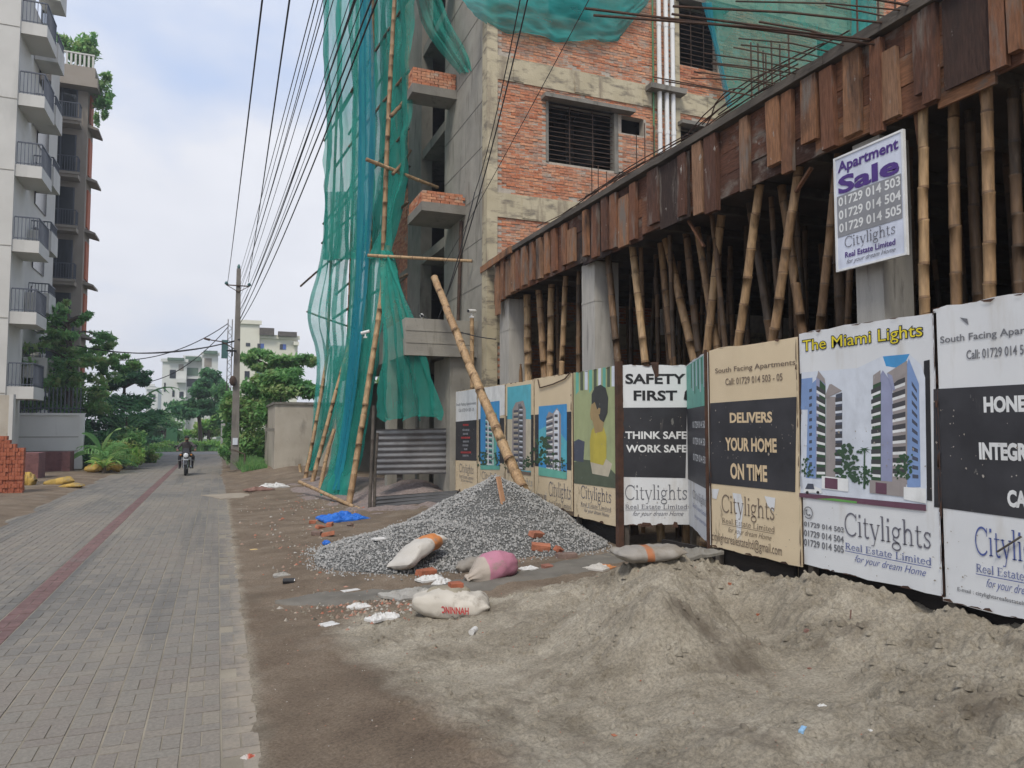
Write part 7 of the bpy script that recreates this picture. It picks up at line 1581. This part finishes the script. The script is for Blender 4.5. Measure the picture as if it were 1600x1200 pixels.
sack('grey sack with an orange stripe squashed under the safety hoarding', gpt(1012, 872), .7, .42, .17, rad(-12), ms4, 5)
sack('yellow sack lying in front of the plum planter', pZ(92, 758, .05), .9, .5, .3, rad(10), ms6, 6, group='yellow sacks on the left verge', name='sack'); sack('second yellow sack near the planter, flattened and nearer the lane', pZ(112, 762, .02), .7, .45, .16, rad(-20), ms6, 7, group='yellow sacks on the left verge', name='sack')
sack('plump yellow sack by the spiky plant, farther up the lane', pZ(152, 737, .1), 1.0, .6, .4, rad(60), ms6, 8, group='yellow sacks on the left verge', name='sack'); sack('yellow sack leaning on the plump one by the spiky plant', pZ(170, 735, .1), 1.0, .6, .55, rad(20), ms6, 9, group='yellow sacks on the left verge', name='sack')
sack('small yellow sack standing behind the brick stack', pZ(42, 758, .1), .5, .5, .55, rad(0), ms6, 10, group='yellow sacks on the left verge', name='sack')
m_lb = pm('loose_brick', [(.34, .11, .06), (.42, .16, .09), (.26, .12, .09), (.20, .14, .115)], 9, .9, .4, 50, orand=True, var=.35, stains=[((.36, .31, .25), 5, (1, 1, 1), .60, .1)])
def brick(px, py, rz, label, sc=1.0, tilt=0.0, ln=.24):
    p = gpt(px, py); mb = MB(); hx, hy, hz_ = ln / 2, .058, .037; rr = random.Random(px * 7 + py); j = lambda: rr.uniform(-.008, .008)
    mb.hexa([(sx * hx + j(), sy * hy + j(), sz_ * hz_ + j()) for (sx, sy, sz_) in ((-1, -1, -1), (1, -1, -1), (1, 1, -1), (-1, 1, -1), (-1, -1, 1), (1, -1, 1), (1, 1, 1), (-1, 1, 1))])
    o = mb.build('brick', m_lb, None, None); bv = o.modifiers.new('bevel', 'BEVEL'); bv.width = .006; bv.segments = 2; o.location = p + Vector((0, 0, .03)); o.rotation_euler = (tilt, tilt * .5, rz); o.scale = (sc,) * 3; return tag(o, label, 'brick', 'loose bricks about the gravel heap')
brick(885, 872, rad(-5), 'brown brick on the cement strip at the right foot of the gravel', 1.2); brick(845, 858, rad(-25), 'red brick lying on the gravel above the brown one', 1.15, .2); brick(838, 838, rad(20), 'grey brick half buried highest on the gravel', 1.1, .25, .2)
brick(873, 862, rad(30), 'broken brick leaning behind the brown brick', .9, .5, .14); brick(855, 890, rad(10), 'flat orange half brick right of the pink sack', .9, 0, .14); brick(666, 898, rad(20), 'pale red brick beside the foot of the white sack', 1.1, .1); brick(722, 925, rad(0), 'orange half brick lying on the cream sack', .95, 0, .14)
bpy.data.objects[[o_.name for o_ in COL.objects if o_.get('label') == 'orange half brick lying on the cream sack'][0]].location = Vector((o.location.x + .06, o.location.y + .04, o.location.z + .165))
m_split = pm('split_wood', [(.42, .22, .12), (.55, .32, .19)], 6, .8, .3, 40)
p = gpt(787, 785); mb = MB(); mb.bar(p + Vector((0, 0, -.05)), p + Vector((-.06, .1, .42)), .10, .03); q_ = mb.build('wood_offcut', m_split, None, tuple(p)); tag(q_, 'orange wood offcut stuck upright in the gravel beside the leaning pole', 'wood piece')
k = 0
for (px, py, lab) in ((488, 818, 'brick shard left of the blue tarpaulin'), (500, 826, 'flat brick shard below the blue tarpaulin'), (515, 822, 'brick shard touching the blue tarpaulin'), (547, 822, 'long brick shard under the right end of the tarpaulin'), (495, 836, 'lowest left brick shard near the tarpaulin'), (512, 838, 'lowest right brick shard near the blue scrap')):
    brick(px, py, rad(37 * k), lab, .8 + .1 * (k % 3), .3 * (k % 2), .16 + .03 * (k % 3)); k += 1
# crumpled things
def crumple(label, px, py, w_, d_, h_, mat, seed, rz=0, name='paper_scrap', cat='litter', group=None, n=14, z=.0):
    p = gpt(px, py); u = np.linspace(-1, 1, n); A_, B_ = np.meshgrid(u, u, indexing='ij'); c, s = math.cos(rz), math.sin(rz)
    r_ = 1 + .45 * fbm(A_ * 1.4 + seed * 3, B_ * 1.4, seed, 3); X = A_ * w_ / 2 * r_; Y = B_ * d_ / 2 * r_
    Z = .8 * h_ * (.3 + 1.6 * np.abs(fbm(A_ * 2.2 + seed, B_ * 2.2, seed + 2, 4))) * (1.15 - .8 * np.maximum(np.abs(A_), np.abs(B_)) ** 2) + .008
    top = np.stack([X * c - Y * s, X * s + Y * c, Z], -1).reshape(-1, 3); bot = top * np.array([1, 1, .4]) - np.array([0, 0, .012]); F = [tuple(f) for f in grid_faces(n, n)]; m = n * n
    ring = [i * n for i in range(n)] + [(n - 1) * n + j for j in range(1, n)] + [i * n + n - 1 for i in range(n - 2, -1, -1)] + [j for j in range(n - 2, 0, -1)]
    F2 = F + [tuple(reversed([a + m for a in f])) for f in F] + [(ring[k], ring[(k + 1) % len(ring)], ring[(k + 1) % len(ring)] + m, ring[k] + m) for k in range(len(ring))]
    o = mk(name, np.concatenate([top, bot]), F2, mat); o.location = p + Vector((0, 0, z)); return tag(o, label, cat, group)
m_tarp = pm('blue_tarp', [(.015, .10, .42), (.03, .16, .55)], 6, .5, .2, 20); m_pap = pm('paper', [(.50, .49, .46), (.62, .61, .59)], 6, .8, .2, 20, stains=[((.30, .26, .21), 6, (1, 1, 1), .58, .12)]); m_cem = pm('grey_lumps', [(.27, .255, .23), (.36, .345, .31)], 8, .95, .5, 40)
crumple('crumpled bright blue tarpaulin beside the gravel heap', 536, 812, .95, .8, .26, m_tarp, 1, .2, 'tarpaulin', 'tarpaulin', n=26)
crumple('small blue plastic scrap below the brick shards', 510, 850, .13, .14, .12, m_tarp, 2, 0, 'plastic_scrap')
crumple('flat square white tile shard at the left of the litter', 514, 976, .16, .15, .012, m_pap, 3, .4, 'tile_shard')
crumple('crumpled white paper in the middle of the litter', 590, 968, .22, .16, .10, m_pap, 4, .5); crumple('twisted white paper right of the middle scrap', 610, 966, .14, .18, .10, m_pap, 5, 1.2)
crumple('pale wrapper above the litter patch', 562, 950, .24, .12, .08, m_pap, 6, .1); crumple('white card by the cement strip', 548, 923, .22, .1, .015, m_pap, 7, .3)
crumple('white shards heaped behind the cream sack', 672, 906, .36, .2, .10, m_pap, 8, .3); crumple('second heap of white shards beside the pale red brick', 690, 912, .26, .18, .11, m_pap, 9, 1.0); crumple('grey lump of set cement behind the cream sack', 640, 930, .6, .45, .12, m_cem, 10, .4, 'cement_lump', 'cement lump', n=22)
crumple('clear plastic scrap right of the pink sack', 826, 890, .24, .16, .08, m_pap, 11, .2, 'plastic_scrap'); crumple('white paper scrap on the gravel heap', 597, 842, .28, .16, .04, m_pap, 12, .2)
crumple('orange and white torn sack corner on the cement strip', 938, 888, .34, .3, .08, ms1, 13, .5, 'torn_sack', 'sack'); crumple('grey plastic sheet beside the squashed sack', 978, 866, .3, .22, .16, m_cem, 14, .3, 'plastic_scrap')
crumple('dark flattened sack in the gap below the slanting hoarding', 1085, 868, .6, .3, .14, m_conc_dk, 15, .3, 'torn_sack', 'sack'); crumple('tiny white scrap in the hollow of the sand heap', 1286, 1106, .055, .04, .03, m_pap, 16); crumple('pale blue scrap of plastic on the sand', 1254, 1141, .085, .03, .02, ink('pale_blue', (.25, .42, .6)), 17, .6, 'plastic_scrap'); crumple('small white chip on the sand right of the blue scrap', 1361, 1143, .035, .025, .015, m_pap, 18)
crumple('folded packet lying at the edge of the pavers', 388, 1187, .075, .06, .05, sackmat('packet', (.5, .46, .42), (.42, .10, .06), -.01, .03, 0, .7), 19, .6, 'packet', 'packet'); crumple('yellow card scrap on the mud', 396, 859, .11, .06, .012, ink('card_yellow', (.55, .40, .18)), 20, .1, 'card_scrap'); crumple('crumpled cloth scrap left of the black can', 440, 900, .2, .12, .08, m_cem, 21, .2, 'cloth_scrap')
crumple('pale cloth heap at the foot of the plastered wall', 428, 762, .8, .6, .3, m_pap, 22, .4, 'cloth_heap', 'cloth'); crumple('reddish broken tiles beside the pale cloth heap', 404, 766, .8, .5, .2, m_lb, 23, .3, 'broken_tiles', 'tiles'); crumple('white chalky spill at the right edge of the road', 365, 775, 1.3, 1.6, .02, m_dust, 24, .3, 'dust_spill', 'spill', z=.0)
p = gpt(740, 992); mb = MB(); mb.tube([p + Vector((-.03, -.02, .03)), p + Vector((.04, .06, .035))], .028, 12); o = mb.build('white_tube', m_pap, None, tuple(p), smooth=False); tag(o, 'short white tube lying on the sand below the cream sack', 'tube')
p = gpt(451, 912); mb = MB(); d = Vector((.9, -.2, 0)).normalized(); mb.tube([p + d * -.07 + Vector((0, 0, .035)), p + d * .07 + Vector((0, 0, .035))], .034, 14); t = mb.build('drink_can', m_wire, None, tuple(p)); tag(t, 'black drink can lying on the mud left of the gravel', 'can'); mb = MB(); mb.tube([p + d * .071 + Vector((0, 0, .035)), p + d * .078 + Vector((0, 0, .035))], .028, 14); mk('can_lid', mb.v, mb.f, m_chr, t)
p = gpt(1330, 966); mb = MB(); mb.bar(p + Vector((-.01, 0, 0)), p + Vector((0, 0, .07)), .008, .008); o = mb.build('twig', m_lb, None, tuple(p)); tag(o, 'tiny reddish twig standing in the sand below the Miami hoarding', 'twig')
k = 0
for (px, py) in ((1262, 986), (1142, 912), (1115, 1090), (1265, 1045), (500, 895), (1185, 960), (960, 1150)):
    p = gpt(px, py); mb = MB(); s = .014 + .012 * RN.random(); mb.hexa([(p.x + s * a * RN.uniform(.6, 1.2), p.y + s * b * RN.uniform(.6, 1.2), p.z + .6 * s * c * RN.uniform(.6, 1.2)) for (a, b, c) in ((-1, -1, -1), (1, -1, -1), (1, 1, -1), (-1, 1, -1), (-1, -1, 1), (1, -1, 1), (1, 1, 1), (-1, 1, 1))]); o = mb.build('brick_crumb', m_lb, None, tuple(p)); tag(o, 'tiny red brick crumb lying loose on the sand or mud', 'brick crumb', 'brick crumbs on the ground')
# broken brick and stones thickly strewn over the mud (too many to count)
rs = np.random.RandomState(9); pts = []
for (px, py, sx_, sy_, n) in ((545, 945, 45, 18, 260), (470, 860, 30, 30, 120), (430, 800, 60, 30, 140), (620, 955, 40, 15, 120), (500, 790, 40, 12, 120), (820, 880, 60, 8, 60)):
    for _ in range(n):
        p = pZ(px + rs.normal() * sx_, py + abs(rs.normal()) * sy_ * (1 if rs.rand() < .5 else -1) * .7, .05); pts.append((p.x, p.y, gz(p.x, p.y), rs.uniform(.008, .022) * (1 + p.y / 25), rs.rand()))
pts = [q for q in pts if q[1] < 30 and q[0] > .4]
for _ in range(900):
    x, y = rs.uniform(.4, 5.2), rs.uniform(2.2, 9); pts.append((x, y, gz(x, y), rs.uniform(.003, .009), rs.rand()))
pa = np.array(pts); n = len(pa); sv2 = octv[None] * rs.uniform(.6, 1.3, (n, 6, 1)) * rs.uniform(.6, 1.3, (n, 1, 3)) * pa[:, 3][:, None, None] + pa[:, None, :3]
o = mk('rubble', sv2.reshape(-1, 3), (octf[None] + (np.arange(n) * 6)[:, None, None]).reshape(-1, 3), pm('rubble_bits', [(.10, .085, .065), (.30, .26, .2), (.36, .13, .08), (.28, .24, .19), (.42, .40, .36)], 9, .9, .2, 60, attr=True, var=.2), None, None, np.repeat(pa[:, 4], 8)); tag(o, 'fine brick and stone rubble strewn over the mud and sand', 'rubble', kind='stuff')
# ================================================================ haze
mb = MB(); mb.box(-260, 260, -60, 430, -1.6, 34); hz_o = mb.build('haze', bpy.data.materials.new('haze_air'))
hz_o['kind'] = 'stuff'
hm = hz_o.data.materials[0]; hm.use_nodes = True; hn = hm.node_tree; hn.nodes.clear()
ho = hn.nodes.new('ShaderNodeOutputMaterial'); pv = hn.nodes.new('ShaderNodeVolumePrincipled'); pv.inputs['Color'].default_value = (.80, .84, .90, 1); pv.inputs['Density'].default_value = .0013; pv.inputs['Anisotropy'].default_value = .3
hn.links.new(pv.outputs[0], ho.inputs['Volume'])
